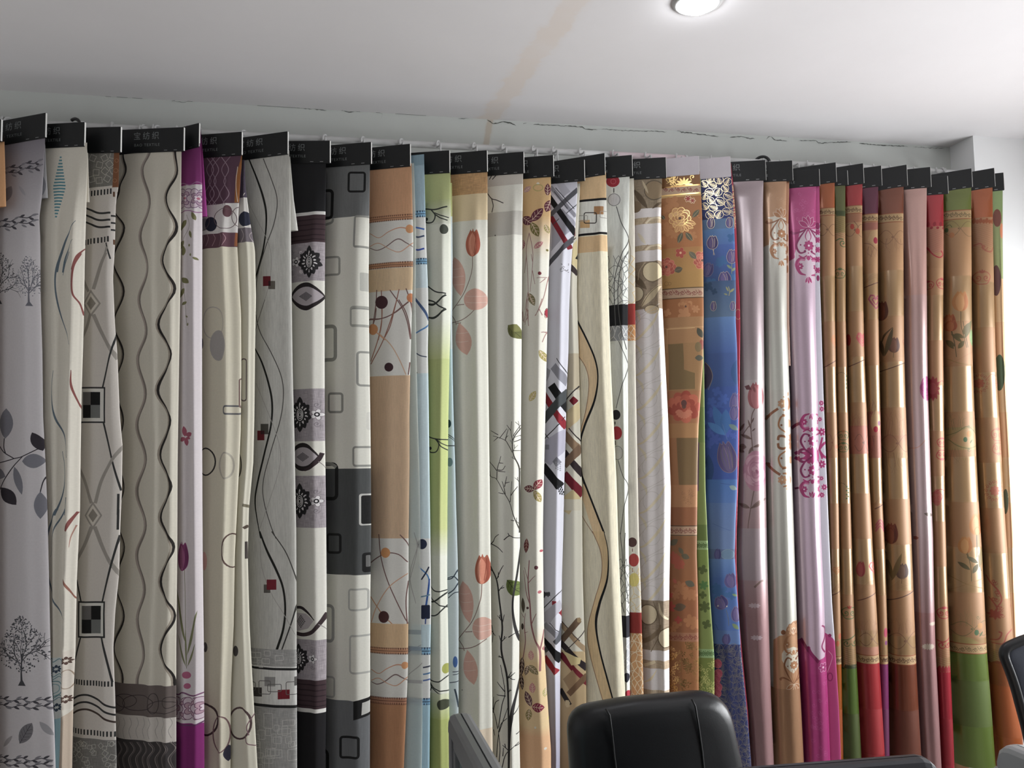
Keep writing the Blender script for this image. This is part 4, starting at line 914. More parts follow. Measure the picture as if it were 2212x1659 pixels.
c.band(1230, 1258, (208, 206, 200)); c.band(1258, 1760, (27, 26, 28))
s.edge = e; go(s, c)

# ---- rounded squares
s = sample('white and charcoal banded sample with rounded-square outlines', ((802, 307, 355), (716, 314)))
e = [(799, 360), (798, 480), (797, 600), (798, 760), (800, 900), (801, 1060), (801, 1150), (799, 1300), (799, 1500), (799, 1680)]
c = Cloth(s, e, 1720, (200, 199, 188), white=200, B=.016, e=2.6, folds=((.78, .14, .010), (.3, .2, .003)))
GQ, KQ = (134, 134, 128), (26, 26, 26)
c.use('A2'); c.band(380, 882, (100, 102, 102), 'thread_cloth'); c.rrect(1298, 520, 1442, 690, 17, KQ, 16); c.rrect(1050, 660, 1190, 905, 24, KQ, 26); c.rrect(1360, 876, 1530, 1138, 17, GQ, 14); c.rrect(1070, 1200, 1258, 1356, 17, (138, 138, 130), 18); c.rrfill(1414, 1332, 1500, 1478, (166, 166, 158), 10); c.rrect(1334, 1608, 1540, 1760, 16, GQ, 18); c.line([(1190, 900), (1178, 930), (1120, 945)], 20, (140, 140, 134)); c.rect(1474, 660, 1482, 712, KQ)
c.use('B2'); c.rrect(610, 174, 776, 438, 26, (128, 128, 120), 26); c.rrect(868, 44, 1040, 194, 15, (150, 150, 142), 18); c.rrect(918, 364, 1050, 616, 15, GQ, 20); c.rrect(702, 658, 820, 806, 16, (128, 128, 120), 16); c.rrfill(976, 796, 1050, 926, (186, 185, 176), 16); c.rrect(888, 1040, 1060, 1188, 15, GQ, 18)
c.band(1200, 1700, (70, 72, 72), 'thread_cloth'); c.rrect(560, 1156, 784, 1428, 25, KQ, 30); c.line([(660, 1166), (730, 1168), (770, 1190)], 22, (124, 124, 118)); c.rrfill(934, 1380, 1040, 1606, (176, 176, 170), 16); c.rrfill(946, 1392, 1040, 1596, (30, 30, 30), 12, 'tweed_cloth')
c.use('C2'); c.band(-20, 294, (70, 72, 72), 'thread_cloth'); c.rrect(678, 2, 792, 146, 17, KQ, 16); c.rrfill(934, 140, 1040, 278, KQ, 18); c.rrfill(955, 158, 978, 240, (96, 96, 94), 6)
c.rrect(838, 388, 974, 545, 13, (156, 156, 150), 18); c.rrect(600, 500, 742, 770, 22, (140, 140, 136), 28); c.rrect(846, 712, 1030, 986, 14, (158, 158, 152), 20); c.rrect(610, 1004, 748, 1156, 14, (158, 158, 152), 18)
c.band(1176, 1760, (96, 98, 100), 'thread_cloth'); c.poly([(880, 1175), (985, 1150), (985, 1275), (880, 1308)], KQ); c.poly([(936, 1190), (985, 1174), (985, 1256), (932, 1276)], (170, 170, 164)); c.rrect(778, 1418, 924, 1578, 17, KQ, 16); c.rrect(560, 1520, 700, 1760, 26, KQ, 26)
s.edge = e; go(s, c)

# ---- tan with orange balls
s = sample('tan-and-white banded sample with orange and brown balls on lines, pale blue cloth behind', ((886, 311, 360), (805, 319)))
e = [(889, 362), (891, 450), (893, 520), (892, 600), (889, 700), (886, 800), (884, 900), (884, 1000), (882, 1150), (882, 1300), (881, 1450), (875, 1600), (872, 1680)]
ev = [(894, 345), (899, 520), (898, 650), (900, 760), (903, 900), (906, 1000), (911, 1250), (914, 1450), (910, 1680)]
eb = [(916, 334), (918, 430), (920, 520), (924, 620), (925, 680), (924, 760), (926, 860), (928, 1000), (930, 1150), (932, 1300), (930, 1400), (927, 1680)]
c = Cloth(s, e, 1720, (196, 194, 186), white=200, B=.009, folds=((.5, .2, .004),), sat=.75)
BR, OR, BN = (68, 40, 44), (190, 124, 68), (112, 78, 72)
def tanlines(c, key):
    c.use(key)
    if key == 'A3':
        for q, k in (([(60, 1280), (52, 1400), (28, 1560)], BN), ([(98, 1285), (102, 1450), (98, 1560), (72, 1680)], (140, 92, 72)), ([(168, 1282), (255, 1410), (300, 1530), (322, 1670)], BN), ([(240, 1275), (205, 1430), (170, 1570), (120, 1670)], (140, 92, 76)), ([(292, 1268), (330, 1390), (348, 1520)], BN), ([(-10, 1516), (80, 1512), (180, 1478), (310, 1372)], BN), ([(60, 1620), (130, 1680)], (200, 140, 96))): c.line(q, 8, k)
        c.circ(100, 1380, 52, BR); c.circ(326, 1342, 29, (186, 112, 56), 36); c.circ(28, 1594, 38, (196, 132, 72), 44)
    if key == 'B2':
        for q, k in (([(1045, 55), (1038, 120), (1022, 172)], BN), ([(1090, 55), (1085, 150), (1058, 280), (1004, 435)], (150, 96, 72)), ([(995, 132), (1090, 128), (1180, 90), (1275, 10)], BN), ([(1208, -5), (1255, 80), (1280, 180), (1286, 270)], BN), ([(1196, -5), (1150, 150), (1090, 300), (1004, 455)], (140, 86, 66)), ([(1062, 232), (1150, 315), (1210, 420), (1256, 530)], (186, 150, 118)), ([(1285, 0), (1306, 130)], BN), ([(1280, 440), (1270, 530)], BN)): c.line(q, 7, k)
        c.circ(1085, 14, 47, BR); c.circ(1020, 206, 38, (196, 128, 66)); c.circ(1138, 477, 32, (60, 36, 42)); c.circ(1290, -10, 20, (180, 104, 52))
    if key == 'C2':
        for q, k in (([(1045, 10), (1066, 190), (1130, 390), (1245, 645)], BN), ([(985, 212), (1040, 172), (1110, 142), (1185, 155), (1242, 208)], BN), ([(1192, 15), (1248, 98)], BN), ([(1242, 288), (1120, 380), (1030, 520), (990, 630)], (190, 144, 110)), ([(985, 450), (1060, 555), (1140, 640)], (180, 126, 84)), ([(1246, 340), (1232, 480), (1240, 645)], BN)): c.line(q, 7, k)
        c.circ(1094, 140, 33, (200, 132, 62), 36); c.circ(1082, 590, 38, (76, 42, 42), 42)
def tanwave(c, key, x0, x1, y, h):
    c.use(key); W_ = x1 - x0
    P = lambda u, v: (x0 + u * W_, y + v * h)
    c.line([P(0, .2), P(.22, .38), P(.45, .15), P(.7, -.02), P(.9, .02)], 10, (188, 130, 94), taper=(.5, .5, .7, 1)); c.circ(*P(.92, .02), W_ * .085, (198, 134, 74), W_ * .1)
    c.line([P(0, .78), P(.18, .88), P(.4, .74), P(.66, .44), P(.85, .58), P(1, .74)], 9, (116, 92, 88), taper=(.6, .8, 1, .6)); c.line([P(0, .72), P(.22, .6), P(.5, .86), P(.72, .94), P(1, .56)], 8, (192, 140, 104), taper=(.7, .6, 1))
c.use('A3'); c.band(280, 690, (190, 138, 92), 'thread_cloth'); c.zigband(684, 722, (186, 132, 88), (112, 72, 48)); c.band(1104, 1284, (198, 168, 124), 'thread_cloth'); c.zigband(1060, 1098, (178, 126, 84), (112, 72, 48)); tanwave(c, 'A3', 0, 345, 790, 200); tanlines(c, 'A3')
tanlines(c, 'B2'); c.band(536, 1700, (188, 155, 117), 'thread_cloth'); c.use('C2'); c.band(-20, 16, (186, 154, 118), 'thread_cloth'); tanlines(c, 'C2'); c.use('C2'); c.band(640, 816, (198, 162, 114), 'thread_cloth'); c.zigband(812, 850, (190, 136, 92), (116, 72, 52)); tanwave(c, 'C2', 990, 1245, 930, 150); c.use('C2'); c.band(1200, 1760, (166, 112, 66), 'thread_cloth'); c.zigband(1160, 1202, (170, 116, 80), (110, 66, 48))
v = Cloth(s, ev, 1720, (196, 200, 192), 'sheer_voile', white=200, top=352, boff=-.008, B=.004, name='sheer_lining', prev=e)
v.use('C2')
for q in ([(1290, 0), (1310, 120), (1255, 350)], [(1320, 80), (1260, 300), (1300, 500)], [(1250, 840), (1320, 800), (1350, 790)], [(1250, 1000), (1350, 900)]): v.line(q, 5, (150, 146, 142))
v.band(684, 716, (150, 156, 156)); v.band(800, 830, (160, 170, 176)); v.band(1036, 1060, (160, 160, 160))
b = Cloth(s, eb, 1720, (200, 202, 198), white=200, top=333, boff=-.017, B=.006, name='back_cloth', prev=e, folds=((.6, .2, .003),))
LB, NV = (150, 178, 190), (36, 44, 66)
b.use('A3'); b.band(190, 660, (146, 172, 184), 'thread_cloth'); b.zigband(656, 700, (126, 172, 200), (52, 78, 104)); b.zigband(1034, 1078, (112, 158, 186), (56, 78, 100)); b.band(1080, 1266, (184, 200, 204), 'thread_cloth')
for y, k in ((785, (60, 100, 170)), (858, (60, 74, 100)), (960, (46, 70, 150))): b.line([(352, y - 6), (390, y + 2), (432, y - 6 + (16 if y < 800 else -6))], 13, k)
b.line([(360, 1340), (465, 1510)], 9, (62, 86, 120)); b.line([(465, 1548), (360, 1626)], 8, (70, 120, 170))
b.use('B2'); b.line([(1320, -10), (1412, 140)], 9, (60, 82, 120)); b.line([(1412, 172), (1318, 238)], 8, (70, 120, 170)); b.line([(1316, 368), (1360, 394), (1402, 402)], 8, (70, 80, 96)); b.circ(1332, 516, 6, (50, 50, 50)); b.band(522, 1700, (176, 194, 198), 'thread_cloth')
b.use('C2'); b.circ(1350, 80, 33, NV, 36); b.line([(1325, 236), (1395, 325), (1380, 510)], 9, (66, 120, 170)); b.line([(1395, 240), (1345, 330)], 9, NV); b.line([(1398, 325), (1375, 510)], 9, (40, 74, 140)); b.line([(1340, 450), (1402, 436)], 9, (84, 120, 140)); b.rrfill(1344, 508, 1402, 606, (30, 36, 58), 8); b.line([(1374, 600), (1372, 642)], 9, (60, 80, 130)); b.band(644, 812, (172, 192, 198), 'thread_cloth'); b.zigband(808, 852, (120, 164, 190), (56, 76, 100)); b.zigband(1164, 1208, (112, 158, 188), (56, 76, 100)); b.band(1208, 1760, (142, 176, 190), 'thread_cloth')
for y, k in ((942, (60, 66, 80)), (990, (70, 110, 150)), (1034, (70, 96, 150))): b.line([(1355, y + 5), (1400, y - 4)], 10, k, sm=False)
s.edge = eb; go(s, c, v, b)

# ---- lime green with vines
s = sample('lime-green to white sample with black curling vines and round buds, pale blue cloth behind', ((971, 325, 374), (897, 330)), text=False)
e = [(973, 378), (974, 480), (974, 650), (971, 760), (968, 900), (967, 1000), (966, 1100), (966, 1250), (968, 1350), (970, 1480), (973, 1680)]
eb = [(976, 390), (978, 560), (977, 700), (978, 800), (980, 900), (983, 1000), (985, 1100), (988, 1200), (990, 1300), (990, 1560), (990, 1680)]
c = Cloth(s, e, 1720, (198, 200, 186), white=202, B=.018, e=2.4, folds=((.7, .14, .008),))
VN = (50, 54, 50)
c.use('A3'); c.band(330, 560, (168, 176, 116)); c.band(560, 760, (166, 174, 118), y1k=(188, 190, 176))
for q, w_ in (([(438, 634), (520, 642), (618, 616)], 11), ([(490, 642), (524, 690), (505, 742), (455, 746), (440, 720)], 10), ([(524, 682), (570, 712), (622, 728)], 9), ([(518, 668), (570, 690), (630, 706)], 8), ([(448, 1238), (490, 1270), (540, 1300), (616, 1312)], 10), ([(455, 1392), (520, 1396), (570, 1360), (616, 1322)], 13), ([(455, 1358), (520, 1378), (560, 1410), (614, 1436)], 11), ([(464, 1500), (520, 1502), (570, 1470), (614, 1430)], 12)): c.line(q, w_, VN)
c.circ(452, 718, 14, VN); c.circ(596, 802, 32, (70, 74, 66), 40)
c.use('B2'); c.line([(1415, 28), (1460, 35), (1520, -10)], 9, VN); c.line([(1415, 122), (1470, 128), (1550, 64)], 9, VN); c.band(140, 420, (196, 198, 184), y1k=(176, 184, 124)); c.band(420, 1300, (168, 178, 112), y1k=(170, 180, 108)); c.band(1300, 1720, (170, 180, 108), y1k=(176, 182, 118))
for q, w_ in (([(1412, 970), (1470, 988), (1552, 995)], 8), ([(1470, 985), (1502, 1030), (1480, 1080), (1435, 1084), (1424, 1060)], 8), ([(1490, 1000), (1515, 1040), (1552, 1070)], 7), ([(1480, 990), (1520, 1020), (1552, 1040)], 6)): c.line(q, w_, VN)
c.circ(1434, 1056, 12, VN)
c.use('C2'); c.band(-30, 160, (176, 182, 118), y1k=(196, 198, 182))
for q, w_ in (([(1405, 372), (1450, 408), (1525, 402)], 8), ([(1405, 486), (1450, 474), (1525, 418)], 11), ([(1405, 448), (1450, 486), (1525, 524)], 8), ([(1400, 582), (1460, 572), (1525, 508)], 9), ([(1402, 1030), (1470, 1040), (1535, 1000)], 8), ([(1405, 1048), (1450, 1092), (1535, 1108)], 8), ([(1405, 1110), (1418, 1080), (1405, 1050)], 8), ([(1420, 1080), (1470, 1118), (1535, 1130)], 7)): c.line(q, w_, VN)
c.circ(1520, 950, 22, (146, 150, 62), 36); c.band(1120, 1300, (190, 194, 166), y1k=(160, 170, 96)); c.band(1300, 1760, (154, 164, 88)); c.circ(1504, 1198, 42, (62, 66, 50), 37)
b = Cloth(s, eb, 1720, (196, 210, 212), white=204, top=395, boff=-.016, B=.006, name='back_cloth', prev=e)
b.use('A3'); b.band(330, 700, (176, 182, 120)); b.circ(606, 535, 12, (150, 150, 40), 26)
b.use('B2'); b.band(350, 1700, (172, 198, 206), y1k=(196, 212, 214)); b.circ(1560, 880, 19, (28, 60, 68), 29); b.circ(1568, 1155, 22, (100, 130, 138), 32); b.line([(1552, 955), (1605, 1000)], 6, (60, 70, 76)); b.line([(1552, 968), (1600, 1010)], 5, (60, 70, 76)); b.line([(1552, 1038), (1605, 1038)], 7, (60, 70, 76))
b.use('C2'); b.circ(1578, 910, 16, (64, 100, 160), 40)
for q, w_ in (([(1520, 330), (1560, 318), (1595, 262)], 8), ([(1525, 320), (1570, 310), (1600, 345)], 7), ([(1530, 430), (1570, 400), (1600, 350)], 8), ([(1530, 460), (1570, 426), (1600, 420)], 6), ([(1560, 980), (1600, 978)], 6), ([(1562, 1000), (1600, 994)], 5), ([(1540, 1055), (1600, 1045)], 6), ([(1575, 1100), (1600, 1230)], 12)): b.line(q, w_, (58, 72, 84))
s.edge = eb; go(s, c, b)

# ---- orange tulip
s = sample('white sample with an orange tulip and big salmon leaves, tan band under its card', ((1052, 325, 372), (975, 331)))
e = [(1053, 376), (1053, 500), (1053, 700), (1055, 850), (1057, 1000), (1059, 1150), (1061, 1300), (1063, 1450), (1065, 1680)]
c = Cloth(s, e, 1720, (204, 203, 190), white=204, B=.016, e=2.6, folds=((.7, .12, .010), (.2, .14, .004)))
ST, LF = (128, 106, 96), (196, 154, 138)
def tulips(c, tul, stems, leaves):
    for q in stems: c.line(q, 6, ST)
    for (x0, y0, x1, y1, w_) in leaves:
        c.leaf(x0, y0, x1, y1, w_, LF, sharp=1.15)
        for t in (.3, .5, .7): 
            px, py = x0 + (x1 - x0) * t, y0 + (y1 - y0) * t; hw = w_ * .42 * math.sin(math.pi * t); c.line([(px - hw, py), (px, py + 3), (px + hw, py - 2)], 3, (228, 206, 194))
    for x, y, w_, h_ in tul:
        c.tulip(x, y, w_, h_, (162, 88, 64), (194, 122, 96), (148, 74, 54))
        c.line([(x - w_ * .1, y - h_ * .3), (x - w_ * .2, y), (x - w_ * .08, y + h_ * .4)], 4, (222, 160, 130)); c.line([(x + w_ * .22, y - h_ * .35), (x + w_ * .2, y), (x + w_ * .1, y + h_ * .4)], 4, (132, 56, 36))
c.use('A3'); c.band(300, 514, (178, 138, 90), 'tweed_cloth'); c.band(514, 728, (208, 188, 148))
tulips(c, [(828, 908, 116, 222)], ([(828, 1015), (822, 1130), (770, 1280), (720, 1370), (645, 1455)], [(640, 1542), (740, 1522), (860, 1430)], [(640, 1470), (678, 1515), (695, 1560)], [(700, 1405), (760, 1398)], [(695, 1548), (735, 1545)]), ((676, 1020, 735, 1334, 128),))
c.circ(846, 1360, 90, LF, 86)
for dy in (-30, 20): c.line([(770, 1360 + dy), (850, 1368 + dy), (930, 1356 + dy)], 3, (228, 206, 194))
c.use('B3'); c.leaf(150, 160, 205, 392, 116, LF, sharp=.85)
for y in (238, 300): c.line([(115, y - 6), (160, y), (215, y - 8)], 3, (228, 206, 194))
c.use('C3'); tulips(c, [(312, 250, 104, 208)], ([(310, 350), (300, 470), (240, 615), (135, 748)], [(130, 812), (240, 800), (340, 742)], [(132, 745), (172, 790), (185, 825)], [(190, 692), (240, 690)]), ((172, 336, 222, 632, 104),)); c.circ(310, 666, 70, LF, 80)
for dy in (-20, 20): c.line([(245, 662 + dy), (310, 668 + dy), (370, 660 + dy)], 3, (228, 206, 194))
c.leaf(205, 818, 252, 1062, 106, LF, sharp=.85)
for y in (900, 965): c.line([(168, y - 6), (215, y), (268, y - 8)], 3, (228, 206, 194))
c.poly([(240, 1376), (420, 1362), (420, 1760), (240, 1760)], (200, 184, 160)); c.circ(168, 1100, 4, (90, 84, 80), n=8)
s.edge = e; go(s, c)

# ---- branches
s = sample('white sample printed with black bare branches and one green leaf', ((1131, 328, 375), (1056, 334)))
e = [(1130, 379), (1128, 500), (1127, 650), (1126, 800), (1125, 950), (1124, 1100), (1123, 1250), (1122, 1400), (1121, 1520), (1124, 1680)]
c = Cloth(s, e, 1720, (202, 201, 190), white=205, B=.018, e=2.4, folds=((.8, .10, .012), (.3, .2, .004)))
BK = (58, 54, 48); BD = (44, 42, 42)
def twigs(c, L, k, w0):
    for q in L: c.line(q, w0, k, taper=(1, .8, .45), n=4)
def bush(c, pts, k, w0, seed, L, every=2):
    r = random.Random(seed); P = c.smooth(pts, 5); c.line(pts, w0, k, n=5, taper=(1.1, .9, .7))
    for i in range(2, len(P) - 1, every):
        d = P[i] - P[i - 1]; a = math.atan2(d[1], d[0]) + (1 if (i // every) % 2 else -1) * r.uniform(.5, .9); l = L * r.uniform(.6, 1.1)
        q = (P[i][0] + l * math.cos(a), P[i][1] + l * math.sin(a)); m = ((P[i][0] + q[0]) / 2 + r.uniform(-4, 4), (P[i][1] + q[1]) / 2)
        c.line([tuple(P[i]), m, q], w0 * .5, k, taper=(1, .5), n=3); a2 = a + r.choice((-.6, .6)); c.line([m, (m[0] + l * .5 * math.cos(a2), m[1] + l * .5 * math.sin(a2))], w0 * .4, k, sm=False)
c.use('A3'); c.band(300, 442, (180, 174, 164)); c.band(655, 848, (176, 173, 164)); c.line([(930, 505), (968, 552), (1010, 566), (1064, 590)], 7, BK); c.line([(968, 552), (982, 610), (972, 664)], 7, BK); c.line([(948, 398), (966, 366)], 7, BD); c.line([(972, 398), (1002, 362)], 7, BD); c.circ(1004, 852, 6, (80, 76, 70), n=8)
c.use('B3')
c.leaf(498, 178, 590, 272, 88, (96, 98, 50), (60, 62, 34), 3, veins=3); c.circ(596, 238, 11, (78, 52, 48)); c.poly([(498, 178), (560, 172), (585, 210), (540, 230)], (112, 112, 60))
bush(c, [(575, 1660), (575, 1500), (574, 1300), (572, 1190), (545, 1110), (532, 1040), (545, 980), (585, 905)], BK, 8, 3, 60, 4)
for q in ([(532, 1085), (500, 1030), (480, 1000), (430, 978), (390, 968)], [(430, 978), (395, 1006)], [(440, 985), (470, 945), (492, 915)], [(430, 960), (372, 930)], [(480, 1000), (492, 950), (500, 920)], [(535, 1000), (520, 930), (528, 865)], [(520, 930), (490, 890)], [(540, 970), (560, 930), (580, 890)], [(545, 1010), (580, 990)], [(540, 1072), (582, 1072)], [(480, 985), (500, 965)]): c.line(q, 5.5, BK, taper=(1, .6), n=4)
for q in ([(575, 1640), (545, 1540), (510, 1440), (470, 1370), (420, 1278), (380, 1262), (355, 1245)], [(420, 1278), (425, 1200), (440, 1150), (450, 1112)], [(420, 1215), (390, 1180), (358, 1150)], [(425, 1210), (460, 1210), (480, 1180)], [(440, 1160), (466, 1162)], [(430, 1218), (480, 1225)], [(515, 1440), (520, 1390), (530, 1290)], [(522, 1392), (565, 1328)], [(480, 1385), (470, 1330), (458, 1290)], [(475, 1330), (490, 1256)], [(478, 1305), (510, 1296)], [(365, 1255), (358, 1170)], [(470, 1380), (432, 1372)], [(548, 1570), (520, 1566)]): c.line(q, 6, BK, taper=(1, .6), n=4)
c.use('C3'); c.leaf(484, 328, 580, 438, 100, (92, 108, 44), (44, 50, 28), 4, veins=3)
bush(c, [(497, 1680), (496, 1300), (486, 1020), (450, 850), (445, 760), (452, 650), (432, 470), (412, 330), (360, 235)], BD, 14, 6, 60, 6)
c.line([(572, -10), (570, 100), (552, 290), (528, 480), (536, 620), (560, 740), (590, 800)], 16, BD, taper=(.5, .6, .8, 1, 1)); c.line([(575, 960), (550, 1110), (522, 1250), (508, 1350), (500, 1480), (496, 1700)], 26, BD, taper=(.4, .5, 1.2, .8, .6))
for q in ([(362, 82), (385, 60), (400, 30), (428, 8)], [(385, 60), (360, 85)], [(370, 78), (420, 100), (455, 135)], [(462, 48), (500, 20), (540, 32), (575, 40)], [(500, 20), (490, 0)], [(415, 320), (440, 260), (460, 225)], [(425, 310), (425, 270)], [(494, 730), (530, 705), (565, 690)], [(370, 650), (382, 700), (376, 770)], [(372, 690), (400, 720)], [(445, 760), (430, 715)], [(450, 640), (466, 570)], [(486, 1020), (540, 975)], [(500, 1005), (540, 1025)], [(486, 1020), (520, 965)], [(380, 1265), (400, 1190), (430, 1165)], [(380, 1260), (385, 1150)], [(420, 1370), (400, 1290), (375, 1230)], [(425, 1360), (450, 1200), (470, 1110), (440, 920)], [(470, 1110), (415, 1040)], [(475, 1140), (412, 1130)], [(410, 1570), (420, 1450), (440, 1340), (485, 1295)], [(430, 1390), (490, 1220)], [(430, 1600), (436, 1500), (425, 1380)], [(450, 1640), (470, 1560), (500, 1520), (560, 1470)], [(455, 1560), (460, 1500)], [(540, 1490), (570, 1480)], [(384, 1380), (395, 1420)], [(545, 1410), (575, 1390)], [(520, 1280), (560, 1210)]): c.line(q, 7, BD, taper=(1, .6), n=4)
s.edge = e; go(s, c)

# ---- tan with plum leaves
s = sample('tan-to-white sample with plum and olive veined leaves and slim twigs', ((1195, 335, 382), (1136, 340)))
e = [(1190, 384), (1189, 480), (1186, 560), (1183, 660), (1181, 760), (1179, 850), (1177, 950), (1174, 1080), (1173, 1150), (1174, 1250), (1176, 1400), (1182, 1500), (1190, 1620), (1190, 1680)]
c = Cloth(s, e, 1720, (206, 203, 190), white=208, B=.020, e=2.3, folds=((.75, .13, .008),))
PLM, OLV, PNK, TW = (96, 44, 58), (110, 102, 48), (170, 106, 112), (150, 112, 106)
c.use('A3'); c.band(330, 700, (198, 162, 108)); c.band(700, 1050, (198, 164, 112), y1k=(206, 203, 190))
for q in ((1282, 738, 1380, 632, 74, PLM), (1215, 700, 1292, 760, 74, PLM), (1284, 742, 1350, 862, 68, OLV), (1412, 530, 1414, 430, 48, PLM), (1436, 560, 1402, 660, 62, PLM), (1395, 760, 1424, 830, 40, (140, 130, 70)), (1222, 880, 1215, 960, 44, (160, 100, 108)), (1310, 955, 1384, 905, 44, PNK), (1272, 1308, 1318, 1410, 52, (108, 100, 62)), (1222, 500, 1280, 455, 40, (176, 130, 130)), (1400, 1510, 1408, 1420, 26, PLM)): c.leaf(*q, (206, 180, 160), 4, veins=3)
c.circ(1336, 432, 12, (210, 200, 180)); c.ring(1338, 465, 38, 7, (166, 152, 88), 26); c.circ(1360, 1155, 14, (110, 40, 50)); c.circ(1412, 965, 9, OLV)
for q in ([(1272, 830), (1250, 960), (1262, 1150), (1266, 1400), (1240, 1560)], [(1272, 830), (1300, 960), (1302, 1080), (1282, 1300)], [(1252, 1010), (1236, 1150)], [(1302, 1060), (1290, 1000)], [(1300, 1130), (1320, 1240)], [(1266, 1300), (1240, 1440)], [(1420, 1170), (1390, 1330), (1355, 1440), (1320, 1490)], [(1355, 1440), (1380, 1480)], [(1410, 1182), (1335, 1192)], [(1400, 1190), (1362, 1232)], [(1262, 1500), (1240, 1540)], [(1266, 1440), (1268, 1560)], [(1205, 1360), (1222, 1530)], [(1370, 1620), (1410, 1610)]): c.line(q, 6, TW, taper=(1, .6))
c.use('B3')
for q in ((655, -20, 690, 40, 34, (112, 104, 66)), (722, 355, 772, 440, 44, (150, 138, 70)), (650, 722, 700, 648, 46, (176, 162, 96)), (684, 1350, 738, 1278, 56, (136, 50, 62)), (690, 1350, 612, 1338, 52, (102, 56, 60)), (686, 1352, 732, 1440, 48, (150, 136, 74))): c.leaf(*q, (216, 196, 176), 3.5, veins=3)
for q in ([(636, -10), (628, 70), (610, 160)], [(632, 60), (645, 185)], [(600, 80), (605, 150)], [(742, -10), (722, 60), (696, 112)], [(722, 60), (742, 110)], [(770, 225), (755, 260), (742, 300)], [(745, 226), (768, 232)]): c.line(q, 5, TW)
c.circ(772, 90, 14, (150, 40, 56), 30)
c.use('C3'); c.band(640, 900, (206, 203, 190), y1k=(212, 186, 140)); c.band(900, 1350, (214, 186, 138)); c.band(1350, 1420, (214, 186, 138), y1k=(208, 166, 122)); c.band(1420, 1760, (208, 164, 120))
c.leaf(622, 36, 616, 140, 36, (104, 46, 48), (190, 150, 130), 3, veins=3); c.circ(720, 126, 9, (170, 80, 90)); c.circ(690, 240, 14, (104, 60, 66)); c.circ(712, 412, 11, (168, 92, 98)); c.circ(628, 524, 9, (76, 50, 48)); c.circ(590, 655, 10, (66, 56, 48), 22); c.leaf(592, 452, 598, 560, 28, (84, 76, 62))
TWB = (142, 92, 92)
for q, w_ in (([(716, 965), (714, 820), (680, 740), (655, 640), (645, 500), (632, 350), (640, 190)], 13), ([(714, 820), (735, 680)], 9), ([(655, 640), (692, 560)], 7), ([(645, 500), (620, 420), (600, 260)], 6), ([(632, 350), (685, 296)], 6), ([(632, 330), (605, 240)], 5), ([(590, 900), (612, 760), (604, 640), (612, 560)], 7), ([(604, 700), (630, 690)], 5), ([(600, 590), (580, 560)], 5)): c.line(q, w_, TWB, taper=(1, .9, .5))
for q in ((738, 795, 742, 830, 26, (150, 60, 80)), (655, 890, 650, 820, 42, (192, 132, 128)), (664, 1120, 660, 1045, 46, (192, 126, 124)), (632, 925, 706, 985, 50, (128, 116, 76)), (632, 925, 612, 995, 34, (104, 84, 66)), (590, 865, 580, 1000, 40, (76, 56, 56)), (575, 980, 590, 1100, 36, (70, 50, 52)), (656, 1215, 745, 1222, 66, (126, 38, 62)), (654, 1215, 612, 1105, 48, (92, 60, 66)), (640, 1228, 632, 1312, 46, (132, 116, 66)), (752, 1085, 745, 1150, 34, (168, 156, 90))): c.leaf(*q, (220, 196, 170), 3.5, veins=3)
for q in ((682, 1360, 8), (752, 1508, 9), (662, 1650, 9)): c.circ(*q, (232, 222, 206))
c.line([(760, 1310), (778, 1280)], 6, (206, 196, 110))
s.edge = e; go(s, c)

# ---- lavender plaid strokes
s = sample('lavender-grey sample with crossed black, grey and red brush bars, beige colourway folded behind', ((1262, 345, 391), (1200, None)))
e = [(1247, 392), (1247, 420), (1242, 500), (1236, 540), (1232, 600), (1229, 680), (1228, 760), (1224, 850), (1222, 950), (1219, 1050), (1217, 1150), (1214, 1250), (1213, 1350), (1210, 1450), (1209, 1680)]
eb = [(1253, 395), (1250, 480), (1247, 560), (1246, 640), (1250, 760), (1252, 850), (1254, 950), (1257, 1050), (1258, 1150), (1259, 1250), (1262, 1350), (1266, 1450), (1268, 1680)]
c = Cloth(s, e, 1720, (196, 196, 206), 'speckled_cloth', white=208, B=.016, e=2.4, folds=((.7, .15, .010),))
b = Cloth(s, eb, 1720, (206, 202, 184), 'speckled_cloth', white=208, top=396, boff=-.018, B=.008, name='back_cloth', prev=e, folds=((.6, .2, .006),))
def bar(c, x0, y0, x1, y1, w, k): c.line([(x0, y0), (x1, y1)], w, k, sm=False)
c.use('A4'); c.band(320, 440, (168, 168, 178), y1k=(186, 186, 196)); c.poly([(-30, 600), (60, 560), (160, 680), (90, 770), (-30, 900)], (150, 150, 162)); c.poly([(0, 340), (60, 340), (120, 420), (60, 470)], (160, 160, 170))
for q in ((-40, 380, 160, 620, 30, (132, 132, 142)), (-30, 500, 130, 690, 40, (150, 150, 160))): bar(c, *q)
bar(c, -60, 450, 160, 760, 44, BLK); bar(c, -50, 600, 120, 880, 40, (120, 30, 42)); bar(c, 180, 400, -40, 610, 36, (82, 82, 88)); bar(c, 170, 770, -60, 1010, 36, (74, 74, 80))
for q in ((0, 390, 150, 560), (-10, 420, 100, 560), (30, 640, -20, 690), (170, 520, 90, 600)): bar(c, *q, 6, (60, 60, 66))
for i in range(26): r_ = random.Random(i); c.circ(40 + r_.uniform(0, 70), 1000 + r_.uniform(0, 70), 4, (120, 118, 124), n=6)
c.use('B3'); c.poly([(770, 480), (800, 500), (790, 540), (770, 580)], (150, 150, 158))
